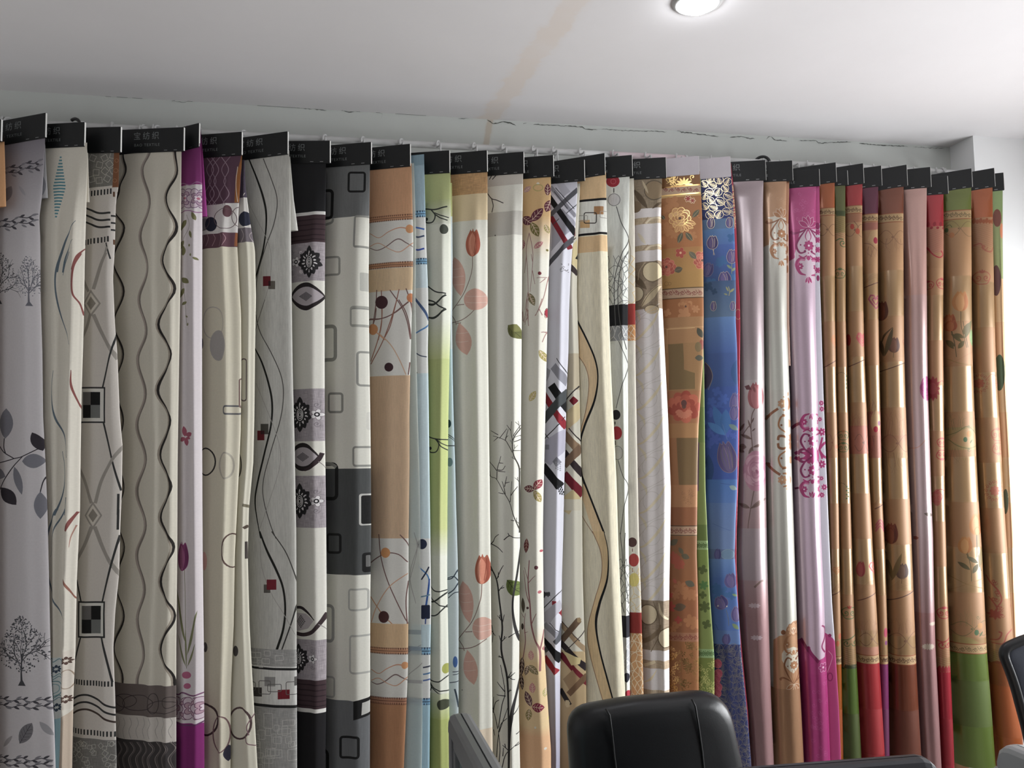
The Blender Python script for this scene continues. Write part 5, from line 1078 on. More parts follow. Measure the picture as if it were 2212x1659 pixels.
bar(c, 845, 415, 930, 540, 6, (56, 56, 60)); c.poly([(800, 490), (838, 448), (920, 560), (905, 615)], (132, 132, 142)); bar(c, 805, 605, 940, 800, 60, BLK); bar(c, 740, 660, 940, 950, 46, (136, 32, 44)); bar(c, 930, 650, 740, 860, 60, (66, 70, 72)); bar(c, 870, 880, 740, 1000, 7, (52, 50, 52)); bar(c, 755, 950, 800, 1002, 6, (52, 50, 52)); bar(c, 900, 830, 880, 860, 5, (90, 30, 40))
c.poly([(760, 1000), (905, 910), (905, 1060), (800, 1180), (755, 1150)], (166, 164, 180)); c.poly([(815, 1150), (850, 1115), (880, 1155), (845, 1190)], (120, 120, 130)); bar(c, 740, 1180, 870, 1330, 60, BLK)
for i in range(4):
    for j in range(3): c.rect(850 + j * 12 + i * 5, 1320 + i * 17 + j * 4, 858 + j * 12 + i * 5, 1334 + i * 17 + j * 4, (40, 40, 44)); c.rect(838 + j * 14, 1150 + i * 14 + j * 8, 848 + j * 14, 1160 + i * 14 + j * 8, (150, 150, 160))
c.rect(758, 1030, 790, 1065, (126, 126, 136))
c.use('C3'); bar(c, 735, 530, 870, 395, 6, (60, 60, 64)); c.poly([(736, 410), (760, 425), (740, 460), (730, 460)], (60, 60, 66)); c.rect(798, 475, 830, 505, (146, 40, 52)); c.poly([(862, 535), (842, 560), (862, 600)], (140, 36, 46)); c.poly([(740, 560), (850, 470), (860, 520), (780, 640), (740, 620)], (170, 168, 178))
for i in range(10): r_ = random.Random(i + 50); c.rect(745 + r_.uniform(0, 34), 408 + r_.uniform(0, 36), 752 + r_.uniform(0, 34), 415 + r_.uniform(0, 36), (70, 70, 76))
bar(c, 740, 640, 850, 730, 40, (140, 140, 150)); bar(c, 780, 630, 850, 700, 5, (70, 70, 76)); c.line([(870, 640), (845, 740), (740, 830)], 34, (84, 86, 92)); bar(c, 740, 740, 860, 900, 48, BLK); bar(c, 740, 870, 830, 980, 42, (150, 34, 46)); bar(c, 745, 720, 830, 800, 24, (196, 196, 204))
for i in range(8): r_ = random.Random(i + 90); c.rect(805 + r_.uniform(0, 24), 950 + r_.uniform(0, 36), 812 + r_.uniform(0, 24), 958 + r_.uniform(0, 36), (150, 50, 60))
c.band(1000, 1760, (192, 192, 206), y1k=(150, 148, 170))
b.use('A4'); b.rrfill(140, 620, 160, 680, (60, 40, 44), 4); b.rrfill(140, 680, 160, 740, (132, 96, 76), 4); b.rrfill(134, 735, 160, 780, (120, 32, 40), 4); bar(b, 100, 860, 165, 790, 6, (60, 50, 50)); b.poly([(110, 880), (175, 800), (175, 1050), (110, 990)], (206, 190, 140)); bar(b, 90, 990, 180, 1080, 40, (58, 48, 48)); bar(b, 168, 960, 190, 910, 20, BLK); b.circ(114, 1115, 4, (80, 60, 56), n=6); b.circ(114, 1134, 4, (80, 60, 56), n=6)
b.use('B3'); b.band(380, 640, (190, 178, 150), 'speckled_cloth'); b.poly([(906, 800), (1000, 720), (1010, 830), (906, 940)], (206, 188, 142)); b.poly([(962, 684), (995, 716), (962, 750), (930, 716)], (112, 26, 38)); bar(b, 1000, 610, 905, 710, 8, (56, 50, 50)); bar(b, 928, 912, 1010, 1006, 8, (60, 52, 50)); bar(b, 890, 950, 990, 1060, 56, (138, 112, 84)); bar(b, 890, 1080, 1030, 1250, 46, (50, 40, 42)); bar(b, 1015, 1050, 890, 1180, 56, (118, 92, 70)); bar(b, 890, 1240, 1030, 1390, 62, (112, 26, 40)); b.poly([(890, 1400), (960, 1350), (1015, 1420), (930, 1530), (880, 1500)], (202, 184, 134)); b.band(1420, 1500, (202, 196, 174))
b.use('C3'); b.band(830, 1760, (192, 168, 124), 'speckled_cloth', y1k=(146, 116, 80)); bar(b, 862, 625, 990, 760, 7, (84, 72, 62)); bar(b, 850, 640, 1040, 840, 32, (166, 140, 106)); bar(b, 985, 610, 855, 765, 44, (104, 82, 62)); bar(b, 850, 770, 1040, 960, 40, (46, 38, 40)); bar(b, 850, 850, 1050, 1070, 40, (112, 28, 40)); b.line([(1030, 660), (1000, 720), (880, 840)], 6, (70, 60, 56)); b.poly([(870, 1030), (940, 960), (1000, 1030), (920, 1110)], (152, 124, 88)); bar(b, 1040, 1000, 910, 1135, 40, (112, 84, 58)); bar(b, 850, 1100, 920, 1210, 34, (44, 38, 38)); b.poly([(870, 830), (1000, 880), (990, 920), (930, 930)], (204, 186, 130))
for i in range(18): r_ = random.Random(i + 20); b.rect(972 + r_.uniform(0, 20), 592 + r_.uniform(0, 30), 980 + r_.uniform(0, 20), 600 + r_.uniform(0, 30), (150, 126, 90)); b.rect(885 + r_.uniform(0, 30), 1170 + r_.uniform(0, 50), 892 + r_.uniform(0, 30), 1178 + r_.uniform(0, 50), (190, 170, 130))
s.edge = eb; go(s, c, b)

# ---- cream with tan ribbon
s = sample('cream slub sample with a tan ribbon curve edged in black and linked squares', ((1306, 331, 378), (1263, 338)), text=False)
e = [(1309, 380), (1310, 450), (1313, 560), (1316, 680), (1320, 800), (1326, 920), (1332, 1040), (1336, 1180), (1341, 1300), (1347, 1420), (1351, 1520), (1357, 1680)]
c = Cloth(s, e, 1720, (206, 198, 172), 'slub_cloth', white=208, B=.014, e=3, folds=((.8, .12, .008),))
TN = (200, 168, 122)
c.use('A4'); c.band(270, 496, TN, 'thread_cloth'); c.band(496, 760, (206, 206, 196)); c.band(478, 496, BLK); c.band(752, 770, BLK); c.band(778, 906, TN, 'thread_cloth'); c.rrfill(308, 540, 384, 606, (158, 116, 74), 4); c.rrfill(196, 650, 276, 714, (190, 152, 100), 4); c.rrect(226, 588, 332, 680, 8, (58, 54, 50), 14); c.rrect(166, 612, 260, 660, 5, (150, 144, 134), 10); c.rrect(356, 578, 420, 636, 5, (150, 144, 134), 10)
L1 = [(985, 140), (1060, 285), (1120, 430), (1138, 560), (1112, 720), (1040, 900), (1008, 1030), (1020, 1250), (1100, 1450), (1182, 1660)]; L2 = [(985, 382), (1050, 480), (1073, 600), (1052, 780), (1008, 940)]
c.use('B3'); a1, a2 = c.smooth(L1[:7], 6), c.smooth(L2, 6)
c.poly(list(map(tuple, a1[:-4])) + list(map(tuple, a2[::-1])), (208, 180, 136)); c.line(L2, 5, (140, 104, 76)); c.line(L1, 15, BLK, taper=(.9, .8, .7, 1.1, 1, .8, .9)); c.poly([(1012, 1380), (1035, 1310), (1100, 1450), (1182, 1660), (1105, 1660)], (208, 180, 136)); c.line([(1020, 1540), (1108, 1670)], 5, (140, 104, 76)); c.line([(1020, 1250), (1100, 1450), (1182, 1660)], 13, BLK)
c.use('C3'); K1 = [(1160, -10), (1190, 130), (1184, 320), (1128, 500), (1104, 640), (1130, 820), (1190, 1050), (1240, 1230)]; K2 = [(1080, -10), (1138, 140), (1142, 300), (1092, 480), (1044, 680), (1060, 850), (1150, 1170), (1170, 1240)]
c.poly(list(map(tuple, c.smooth(K1, 5))) + list(map(tuple, c.smooth(K2, 5)[::-1])), (204, 176, 128)); c.line(K2, 5, (140, 104, 76)); c.line(K1, 13, BLK, taper=(.4, .5, 1.2, 1.5, .9, .9, .7))
s.edge = e; go(s, c)

# ---- crackle bands with coloured discs
s = sample('white grained sample with crackle bands and coloured discs, orange colourway folded behind', ((1365, 335, 381), (1309, 340)))
e = [(1360, 385), (1358, 500), (1357, 600), (1356, 750), (1357, 900), (1357, 1100), (1359, 1250), (1360, 1400), (1362, 1680)]
eb = [(1369, 385), (1371, 500), (1372, 650), (1373, 800), (1376, 950), (1380, 1150), (1385, 1300), (1390, 1500), (1396, 1680)]
c = Cloth(s, e, 1720, (202, 204, 196), 'slub_cloth', white=210, B=.012, e=3, folds=((.75, .12, .006),))
b = Cloth(s, eb, 1720, (212, 206, 190), 'slub_cloth', white=210, top=385, boff=-.014, B=.006, name='back_cloth', prev=e)
RDC, CK = (150, 40, 52), (104, 106, 104)
c.use('A4'); c.circ(457, 338, 54, RDC, 48); c.ring(460, 340, 20, 5, (180, 80, 88)); c.line([(465, 394), (465, 430)], 8, (70, 66, 62), sm=False); c.circ(467, 487, 51, (110, 110, 108)); c.circ(467, 487, 46, (186, 184, 182))
c.crackle(936, 1326, CK, 1.2, 13, 2); c.band(1326, 1492, (28, 28, 30)); c.band(1492, 1612, (140, 142, 144)); c.crackle(1492, 1612, (198, 198, 194), 1.2, 13, 3)
for q in ([(486, 540), (525, 670), (582, 800), (530, 930), (482, 1080), (470, 1210), (482, 1500)], [(588, 880), (520, 1050), (500, 1250), (520, 1480), (568, 1680)]): c.line(q, 7, (84, 84, 82))
c.use('B3'); c.line([(1285, 290), (1340, 420), (1348, 490), (1300, 640), (1266, 772)], 5, (84, 84, 82)); c.circ(1266, 817, 32, (40, 38, 42), 36); c.rect(1254, 866, 1262, 886, (60, 56, 56)); c.circ(1270, 947, 40, (172, 48, 58), 48); c.rect(1256, 1002, 1263, 1034, (60, 56, 56)); c.circ(1276, 1089, 42, (120, 122, 120), 50); c.circ(1276, 1089, 38, (196, 196, 192), 46); c.line([(1280, 1140), (1310, 1240), (1352, 1335), (1320, 1500), (1296, 1680)], 5, (84, 84, 82))
c.use('C3'); c.crackle(182, 580, CK, 1.1, 13, 5); c.band(580, 732, (44, 44, 50)); c.band(732, 1000, (176, 178, 180)); c.crackle(740, 1160, (214, 214, 210), 1.2, 13, 6)
for q in ([(1272, 0), (1290, 200), (1270, 420), (1300, 560)], [(1310, 0), (1300, 200), (1330, 500)], [(1318, 820), (1310, 960)]): c.line(q, 5, (84, 84, 82))
c.circ(1318, 1015, 20, (40, 40, 50), 34); c.circ(1326, 1140, 20, (166, 42, 60), 36)
b.use('A4'); b.crackle(930, 1316, (206, 178, 120), 1.2, 13, 12); b.band(1318, 1484, (150, 52, 44)); b.band(1484, 1612, (196, 138, 80)); b.crackle(1484, 1612, (226, 206, 176), 1.2, 13, 13); b.line([(582, 800), (600, 900), (590, 1000)], 5, (130, 110, 80))
b.use('C3'); b.circ(1357, 68, 33, (84, 58, 54), 34); b.rect(1356, 112, 1361, 134, (110, 50, 46)); b.circ(1367, 193, 37, (168, 62, 58), 46); b.rect(1356, 250, 1361, 276, (110, 50, 46)); b.crackle(246, 566, (206, 182, 120), 1.1, 13, 15); b.circ(1369, 332, 36, (206, 190, 100), 48); b.band(560, 706, (140, 46, 40)); b.band(706, 1300, (190, 140, 88)); b.crackle(710, 1240, (226, 206, 170), 1.5, 11, 16)
s.edge = eb; go(s, c, b)

# ---- brown tweed circles
s = sample('white sample with brown tweed bands, tan circles and pale crescent scrolls', ((1438, 340, 385), (1370, 344)))
e = [(1430, 390), (1428, 460), (1429, 560), (1431, 660), (1434, 720), (1438, 800), (1443, 900), (1446, 980), (1449, 1060), (1448, 1150), (1446, 1250), (1445, 1350), (1446, 1500), (1448, 1680)]
c = Cloth(s, e, 1720, (212, 206, 204), 'linen_cloth', white=212, B=.016, e=2.5, folds=((.85, .10, .012), (.35, .2, .004)))
TW_, TC, TD = (142, 124, 102), (200, 184, 148), (104, 88, 68)
c.use('A4'); c.band(300, 556, (136, 120, 98), 'tweed_cloth'); c.circ(786, 410, 82, (96, 84, 68)); c.circ(786, 410, 74, (136, 116, 88)); c.leaf(620, 400, 735, 560, 46, (92, 78, 60)); c.leaf(690, 330, 740, 440, 20, (176, 160, 130)); c.circ(640, 545, 46, (120, 102, 78)); c.leaf(850, 500, 770, 560, 22, (96, 80, 62))
for y0, y1 in ((630, 682), (852, 896)): c.band(y0, y1, (184, 164, 134), 'tweed_cloth'); c.line([(720, y1), (770, y0 + 8), (850, y0 + 6)], 14, (208, 194, 166)); c.line([(700, y1), (740, y0)], 8, (150, 128, 100))
c.leaf(655, 752, 722, 850, 30, (222, 212, 188)); c.band(984, 1360, TW_, 'tweed_cloth'); c.circ(776, 1066, 83, (112, 96, 76)); c.circ(776, 1066, 76, TC); c.leaf(610, 1080, 732, 1210, 48, TD); c.circ(640, 1240, 72, (112, 96, 76), 66); c.circ(640, 1240, 62, (206, 192, 160), 58); c.leaf(850, 1160, 680, 1350, 56, (186, 168, 134)); c.line([(850, 1165), (760, 1230), (680, 1352)], 5, (110, 94, 72)); c.circ(770, 1362, 60, (112, 96, 76), 36); c.circ(770, 1366, 54, (196, 176, 140), 34); c.line([(720, 990), (670, 1060), (660, 1130)], 6, (178, 160, 130))
c.use()
for j, y in enumerate((712, 788, 862, 936, 1010, 1084, 1158, 1232, 1286)):
    x = float(c.xr(y)); c.ring(x - 40, y - 2, 19, 1.0, (190, 184, 178), 21); c.line([(x - 8, y - 40), (x - 24, y - 12), (x - 52, y + 18), (x - 74, y + 26)], 6.5, (226, 214, 184), taper=(.2, 1, .8, .1)); c.line([(x - 68, y - 46), (x - 54, y - 30), (x - 50, y - 14)], 7, (226, 216, 190), taper=(.2, 1, .1)); c.line([(x - 64, y - 24), (x - 30, y - 40), (x - 8, y - 54)], .9, (186, 180, 172)); c.line([(x - 70, y + 4), (x - 40, y - 30), (x - 10, y - 40)], .9, (190, 184, 176))
c.use('C3'); c.band(474, 822, (150, 132, 110), 'tweed_cloth'); c.circ(1470, 572, 68, (110, 94, 74), 74); c.circ(1470, 572, 61, (200, 184, 150), 67); c.circ(1605, 736, 70, (110, 94, 74), 74); c.circ(1605, 736, 62, (214, 200, 170), 66); c.line([(1560, 640), (1540, 690), (1480, 740), (1430, 760)], 34, (120, 102, 78), taper=(.2, 1, 1)); c.line([(1545, 490), (1560, 560), (1610, 612)], 22, (206, 192, 160), taper=(.2, 1, .4)); c.line([(1505, 480), (1540, 570), (1550, 660)], 5, (108, 92, 70)); c.line([(1540, 740), (1490, 830)], 6, (108, 92, 70)); c.band(894, 950, (180, 158, 130), 'tweed_cloth'); c.line([(1440, 930), (1480, 915), (1520, 900)], 22, (206, 190, 156)); c.line([(1530, 960), (1490, 1020), (1440, 1050)], 18, (224, 208, 172), taper=(.2, 1, .2)); c.band(1100, 1240, (180, 160, 134), 'tweed_cloth')
s.edge = e; go(s, c)

# ---- orange-gold peony with a white card
s = sample('glossy orange-gold peony sample under a white card, green strip behind it', ((1509, 337, 377), (1440, 343)), text=False, white=True)
e = [(1512, 380), (1516, 450), (1519, 560), (1520, 680), (1519, 780), (1514, 850), (1509, 920), (1507, 1000), (1506, 1100), (1505, 1200), (1508, 1300), (1509, 1400), (1510, 1680)]
eb = [(1514, 385), (1518, 700), (1521, 800), (1522, 900), (1523, 1000), (1524, 1060), (1527, 1130), (1530, 1200), (1533, 1280), (1538, 1350), (1543, 1420), (1543, 1500), (1548, 1680)]
c = Cloth(s, e, 1720, (150, 104, 48), 'soft_satin', white=212, B=.010, e=3, sat=.80, folds=((.5, .2, .003),))
GD, BRZ = (214, 178, 96), (112, 74, 30)
def gold_scrolls(c, key, x0, y0, x1, y1, n, r, k, w, mat, seed):
    c.use(key); rr = random.Random(seed)
    for i in range(n):
        x, y = rr.uniform(x0, x1), rr.uniform(y0, y1); a = rr.uniform(0, 6.28); q = r * rr.uniform(.7, 1.2)
        c.spiral(x, y, q, .9, w, k, a, rr.choice((-1, 1)), mat)
        for j in range(3): t = a + 2 + j * .55; c.leaf(x + q * math.cos(t), y + q * math.sin(t), x + q * 1.9 * math.cos(t + .3), y + q * 1.9 * math.sin(t + .3), q * .45, k, mat=mat)
def border(c, key, y0, y1, base, k, n=8, mat=None, x0=0, x1=300, w=5):
    """band of paired scrolls between two rules"""
    c.use(key); c.band(y0, y1, base, mat); h = y1 - y0
    for i in range(n):
        x = x0 + (x1 - x0) * (i + .5) / n; sg = 1 if i % 2 else -1
        c.spiral(x, (y0 + y1) / 2, h * .27, 1.15, w, k, 0 if sg > 0 else math.pi, sg); c.line([(x - h * .5, (y0 + y1) / 2 + sg * h * .3), (x - h * .3, (y0 + y1) / 2), (x, (y0 + y1) / 2 + sg * h * .27)], w * .8, k); c.circ(x + h * .45, (y0 + y1) / 2 - sg * h * .28, w * .7, k, n=6)
def peony(c, x, y, r, k1, k2, k3, line_=None, lmat=None, lw=3, seed=1):
    rr = random.Random(seed)
    for ring_, (rad, n, sz) in enumerate(((.66, 9, .42), (.42, 7, .38), (.18, 5, .30))):
        for i in range(n):
            a = 2 * math.pi * i / n + ring_ * .4; px, py = x + rad * r * math.cos(a), y + rad * r * math.sin(a) * .92; q = sz * r * rr.uniform(.85, 1.1)
            P = c.ell(px, py, q, q * .82, 12, a); kk = (k1, k2, k3)[(i + ring_) % 3]; c.poly(P, kk)
            if line_: c.line(P, lw, line_, closed=True, mat=lmat)
    c.circ(x, y, r * .14, (96, 64, 50), n=10)
def lumps(c, pts, k, seed=0):
    rr = random.Random(seed)
    for (x, y, r) in pts: c.flower(x, y, r, rr.choice((4, 5, 6)), k, pr=.5, rot=rr.random())
c.use('D1'); c.band(240, 395, (122, 78, 30), 'soft_satin'); gold_scrolls(c, 'D1', 330, 270, 720, 372, 7, 34, GD, 9, 'gold_foil', 4)
for i in range(7): a = math.pi + i * math.pi / 6; c.leaf(540, 378, 540 + 108 * math.cos(a), 378 + 88 * math.sin(a), 26, GD, mat='gold_foil')
c.band(385, 400, (176, 130, 62), 'gold_foil'); border(c, 'D1', 400, 482, (168, 136, 106), (124, 44, 40), 6, 'soft_satin', 290, 730, 8); c.band(482, 498, (206, 168, 88), 'gold_foil'); c.band(498, 520, (178, 140, 74), 'soft_satin')
c.band(520, 1130, (152, 96, 42), 'soft_satin', y1k=(158, 96, 40)); c.band(1130, 1420, (158, 108, 46), 'soft_satin', y1k=(166, 122, 52)); c.band(1420, 1612, (164, 122, 52), 'soft_satin')
c.cur = 'soft_satin'; c.use('D1'); lumps(c, [(400, 600, 90), (320, 680, 60), (340, 920, 90), (420, 980, 60), (300, 880, 60), (640, 1000, 60)], (166, 108, 52), 3)
peony(c, 490, 790, 130, (186, 132, 74), (172, 116, 60), (196, 146, 88), GD, 'gold_foil', 5, 4)
for i in range(5): a = .2 + i * .42; q = (500 + 60 * math.cos(a), 830 + 40 * math.sin(a), 500 + 185 * math.cos(a), 830 + 135 * math.sin(a)); c.leaf(*q, 62, (180, 124, 66), GD, 4, outline=GD, vmat='gold_foil')
for q in ((640, 780, 722, 682, 56), (470, 1090, 520, 960, 60), (640, 1060, 560, 960, 64), (310, 800, 270, 750, 40)): c.leaf(*q, (84, 82, 60), (176, 160, 110), 3)
for x, y, r in ((588, 552, 44), (642, 575, 36)): c.flower(x, y, r, 6, (150, 54, 40), outline=(226, 206, 160), ow=5, pr=.6)
c.flower(500, 1205, 66, 5, (166, 66, 50), (216, 170, 120), outline=(190, 120, 80), ow=3)
peony(c, 330, 1370, 110, (178, 84, 64), (164, 70, 54), (190, 100, 76), (200, 140, 104), None, 3, 6); peony(c, 760, 1290, 110, (178, 84, 64), (166, 74, 56), (190, 104, 80), (206, 150, 110), None, 3, 8)
c.leaf(425, 1420, 524, 1390, 74, (92, 84, 64), (140, 128, 96), 3); c.leaf(600, 1190, 688, 1275, 66, (96, 90, 70), (140, 128, 96), 3); c.ring(330, 1570, 24, 5, (132, 96, 40)); c.ring(370, 1570, 18, 5, (132, 96, 40))
c.use('D2'); c.band(118, 130, (92, 70, 40)); border(c, 'D2', 130, 238, (166, 134, 104), (122, 48, 44), 7, 'soft_satin', 170, 660, 8); c.band(238, 250, (96, 64, 34)); c.band(250, 470, (150, 92, 40)); c.use('D2'); peony(c, 450, 350, 90, (162, 104, 54), (154, 94, 46), (172, 116, 64), None, seed=9); lumps(c, [(230, 420, 50), (430, 440, 80), (570, 380, 50)], (172, 116, 66), 8)
c.band(470, 780, (154, 110, 62)); c.band(780, 1350, (146, 106, 58)); c.poly([(240, 800), (420, 790), (430, 1100), (560, 1140), (560, 1330), (250, 1340)], (112, 88, 46)); c.line([(220, 620), (420, 612), (560, 600)], 6, (196, 160, 100)); c.line([(230, 620), (225, 900)], 5, (180, 146, 92)); c.band(590, 600, (172, 130, 78))
c.leaf(590, 600, 650, 720, 70, (68, 66, 52)); c.leaf(560, 960, 660, 960, 70, (80, 78, 64)); c.circ(640, 800, 30, (136, 66, 52), 60); c.circ(600, 830, 40, (116, 96, 58), 60)
c.band(1350, 1780, (150, 96, 52)); peony(c, 430, 1540, 190, (160, 70, 44), (148, 58, 36), (176, 86, 56), None, seed=11)
for i in range(9): a = .3 + i * .32; c.leaf(430 + 20 * math.cos(a), 1590 + 14 * math.sin(a), 430 + 110 * math.cos(a), 1580 + 110 * math.sin(a), 52, (186, 106, 74))
c.circ(430, 1500, 34, (92, 56, 50), 40); c.leaf(330, 1790, 440, 1760, 70, (104, 96, 66))
c.use('D3'); c.band(190, 362, (156, 110, 58)); c.band(362, 925, (148, 98, 52)); c.poly([(340, 365), (600, 365), (600, 925), (370, 925)], (110, 84, 44)); c.band(925, 1190, (156, 106, 60)); gold_scrolls(c, 'D3', 420, 960, 560, 1160, 9, 26, (140, 94, 52), 6, None, 14); c.band(1190, 1412, (132, 78, 38)); c.band(1408, 1420, (80, 56, 32)); border(c, 'D3', 1420, 1522, (156, 122, 92), (112, 46, 40), 6, None, 255, 590, 7); c.band(1522, 1534, (80, 58, 34))
c.use('D4'); c.band(38, 480, (124, 80, 40), y1k=(136, 82, 38)); c.band(480, 1020, (140, 82, 36), y1k=(136, 80, 42))
lumps(c, [(300, 300, 70), (260, 240, 50), (330, 330, 50)], (154, 70, 44), 2); lumps(c, [(330, 560, 70), (400, 620, 70), (280, 640, 50), (450, 640, 60), (430, 900, 70), (480, 940, 60), (300, 930, 50), (260, 980, 40)], (156, 98, 50), 5); c.leaf(220, 130, 305, 70, 60, (84, 78, 56)); c.leaf(315, 150, 362, 220, 44, (90, 82, 58)); c.leaf(340, 225, 425, 262, 56, (84, 76, 54)); c.leaf(380, 498, 478, 545, 66, (84, 78, 60)); c.leaf(258, 770, 390, 750, 80, (96, 76, 54)); c.leaf(290, 520, 260, 470, 36, (160, 74, 50)); lumps(c, [(225, 760, 60), (225, 640, 34), (310, 890, 40)], (164, 62, 46), 6)
border(c, 'D4', 1022, 1112, (150, 98, 66), (120, 54, 40), 6, None, 205, 515, 7); c.band(1112, 1700, (142, 88, 38)); gold_scrolls(c, 'D4', 225, 1140, 515, 1660, 46, 28, (196, 150, 78), 7, 'gold_foil', 21)
b = Cloth(s, eb, 1720, (110, 124, 58), 'soft_satin', white=205, top=386, boff=-.016, B=.004, name='back_cloth', prev=e)
b.use('D3'); b.poly([(590, 400), (612, 400), (604, 1000), (584, 1000)], (100, 70, 104)); b.band(880 - 880, 420, (98, 118, 52)); border(b, 'D3', 1590, 1660, (128, 150, 92), (76, 96, 46), 10, None, 480, 720, 7); b.band(1400, 1590, (88, 104, 42))
b.use('D4'); border(b, 'D4', 86, 176, (126, 150, 92), (74, 96, 44), 10, None, 440, 640, 7); b.band(176, 360, (104, 122, 48)); lumps(b, [(560, 380, 50), (580, 760, 60), (560, 640, 40), (600, 940, 50)], (72, 84, 36), 4); lumps(b, [(570, 540, 50)], (66, 104, 50), 5); border(b, 'D4', 1192, 1282, (122, 150, 96), (72, 100, 50), 10, None, 470, 690, 7); b.band(1282, 1700, (100, 112, 42)); gold_scrolls(b, 'D4', 530, 1310, 680, 1660, 22, 26, (160, 160, 84), 6, None, 30)
s.edge = eb; go(s, c, b)

# ---- blue tulips with a white card
s = sample('blue sample with violet tulips under a white card, crimson edge behind it', ((1577, 338, 382), (1512, 344)), text=False, white=True)
e = [(1580, 385), (1584, 450), (1587, 520), (1590, 640), (1589, 690), (1592, 750), (1593, 800), (1595, 880), (1594, 960), (1592, 1060), (1589, 1130), (1587, 1200), (1591, 1270), (1597, 1340), (1600, 1400), (1608, 1480), (1616, 1560), (1622, 1640), (1624, 1680)]
er = [(1579, 350), (1584, 400), (1590, 480), (1593, 560), (1598, 640), (1599, 700), (1598, 800), (1597, 900), (1596, 1000), (1593, 1100), (1591, 1160), (1591, 1220), (1594, 1280), (1596, 1330), (1604, 1420), (1616, 1540), (1622, 1680)]
c = Cloth(s, e, 1720, (58, 92, 142), 'soft_satin', white=205, B=.008, e=3, sat=.72, folds=((.5, .2, .003),))
GL, VI, NVY = (196, 176, 128), (74, 66, 118), (30, 36, 84)
def gleaf(c, x, y, r, a, k, mat, w=4, fill=None):
    P = [(x + r * (1.05 if i != 0 else 1.25) * math.cos(a + 2 * math.pi * i / 14), y + r * (1.05 if i != 0 else 1.25) * math.sin(a + 2 * math.pi * i / 14) * .92) for i in range(14)]
    if fill: c.poly(P, fill)
    c.line(P, w, k, closed=True, mat=mat); c.line([(x + r * 1.2 * math.cos(a), y + r * 1.1 * math.sin(a)), (x - r * .95 * math.cos(a), y - r * .9 * math.sin(a))], w, k, sm=False, mat=mat)
    for j in range(-2, 3):
        t = j * .36; bx, by = x + r * t * math.cos(a), y + r * t * math.sin(a)
        for sg in (-1, 1): an = a + sg * 2.3 + (0 if sg > 0 else 0); an = a + sg * .75; l = r * math.sqrt(max(.05, 1 - t * t)) * .85; c.line([(bx, by), (bx + l * math.cos(an), by + l * math.sin(an) * .95)], w * .7, k, sm=False, mat=mat)
c.use('D1'); c.band(280, 790, NVY, y1k=(34, 46, 104))
for x, y, r, a in ((780, 370, 42, 1), (850, 318, 40, 2), (955, 320, 52, 1.3), (1060, 345, 46, 2), (876, 385, 48, .4), (1030, 425, 42, .9), (840, 475, 50, .3), (945, 470, 48, 2), (1062, 515, 50, .5), (858, 572, 40, 1), (965, 585, 54, .6), (1075, 615, 50, 1), (784, 640, 42, 1), (885, 655, 48, .4), (785, 520, 40, 2), (850, 745, 50, .8), (960, 740, 50, 2), (1045, 705, 46, .3), (1120, 720, 40, 1)): gleaf(c, x, y, r, a, GL, 'gold_foil', 5)
c.band(790, 912, (68, 100, 138)); c.poly([(740, 740), (820, 800), (900, 830), (980, 790), (1060, 810), (1160, 780), (1160, 800), (740, 800)], NVY)
def tul(c, x, y, w, h, rot=0.0, fade=0, g=GL, gm='gold_foil'):
    f = lambda k: tuple(int(k[i] * (1 - fade) + (58, 80, 130)[i] * fade) for i in range(3))
    c.tulip(x, y, w, h, f(VI), f((92, 78, 128)), f((58, 50, 104)), rot, g, 3.5, lmat=gm)
tul(c, 860, 840, 90, 140); tul(c, 1080, 835, 84, 130)
c.band(912, 1100, (62, 108, 160), y1k=(56, 96, 156)); c.band(1100, 1640, (52, 86, 154), y1k=(38, 68, 118))
c.line([(880, 1150), (905, 1230)], 5, GL, mat='gold_foil'); c.line([(895, 1150), (890, 1230)], 4, GL); tul(c, 878, 1075, 132, 165); lumps(c, [(1110, 1020, 60), (990, 1300, 70), (960, 1330, 50), (1130, 1500, 60), (860, 1560, 70)], (34, 88, 140), 3); tul(c, 1108, 1240, 120, 170); tul(c, 826, 1400, 130, 170, .3, .2, (120, 104, 120), None); tul(c, 1025, 1505, 150, 165, -.2)
c.line([(1110, 1320), (1108, 1450)], 6, (130, 130, 80)); c.leaf(1110, 1420, 1150, 1375, 30, (104, 124, 90)); c.leaf(1108, 1390, 1050, 1345, 30, (104, 124, 90)); c.circ(1095, 1545, 13, (236, 220, 180), mat='gold_foil')
c.use('D2'); c.band(40, 470, (48, 78, 118), y1k=(72, 98, 128)); c.line([(960, 110), (975, 170), (965, 220)], 8, (140, 134, 74)); c.leaf(975, 180, 1030, 130, 26, (130, 130, 76)); c.leaf(960, 170, 930, 110, 20, (130, 130, 76)); c.leaf(950, 210, 905, 195, 20, (118, 122, 76)); tul(c, 780, 342, 70, 116, 0, .1); tul(c, 1010, 338, 64, 112); lumps(c, [(720, 110, 60), (790, 170, 40)], (34, 66, 100), 3)
c.band(470, 900, (70, 110, 162), y1k=(52, 84, 146)); c.band(900, 1300, (50, 80, 138), y1k=(42, 74, 132)); c.band(1300, 1780, (42, 72, 138)); c.leaf(690, 1340, 690, 1010, 150, (56, 46, 74)); c.line([(680, 1010), (740, 1080), (770, 1190), (720, 1340)], 6, (132, 116, 84)); c.leaf(1050, 1280, 1055, 980, 130, (30, 72, 122)); tul(c, 1040, 1500, 130, 260, 0, .1, (120, 104, 120), None); lumps(c, [(820, 1360, 60), (760, 1480, 60), (900, 1450, 70), (840, 1560, 80)], (48, 82, 156), 8); c.leaf(900, 1790, 880, 1560, 110, (40, 96, 156)); c.leaf(820, 1780, 760, 1580, 90, (44, 92, 148))
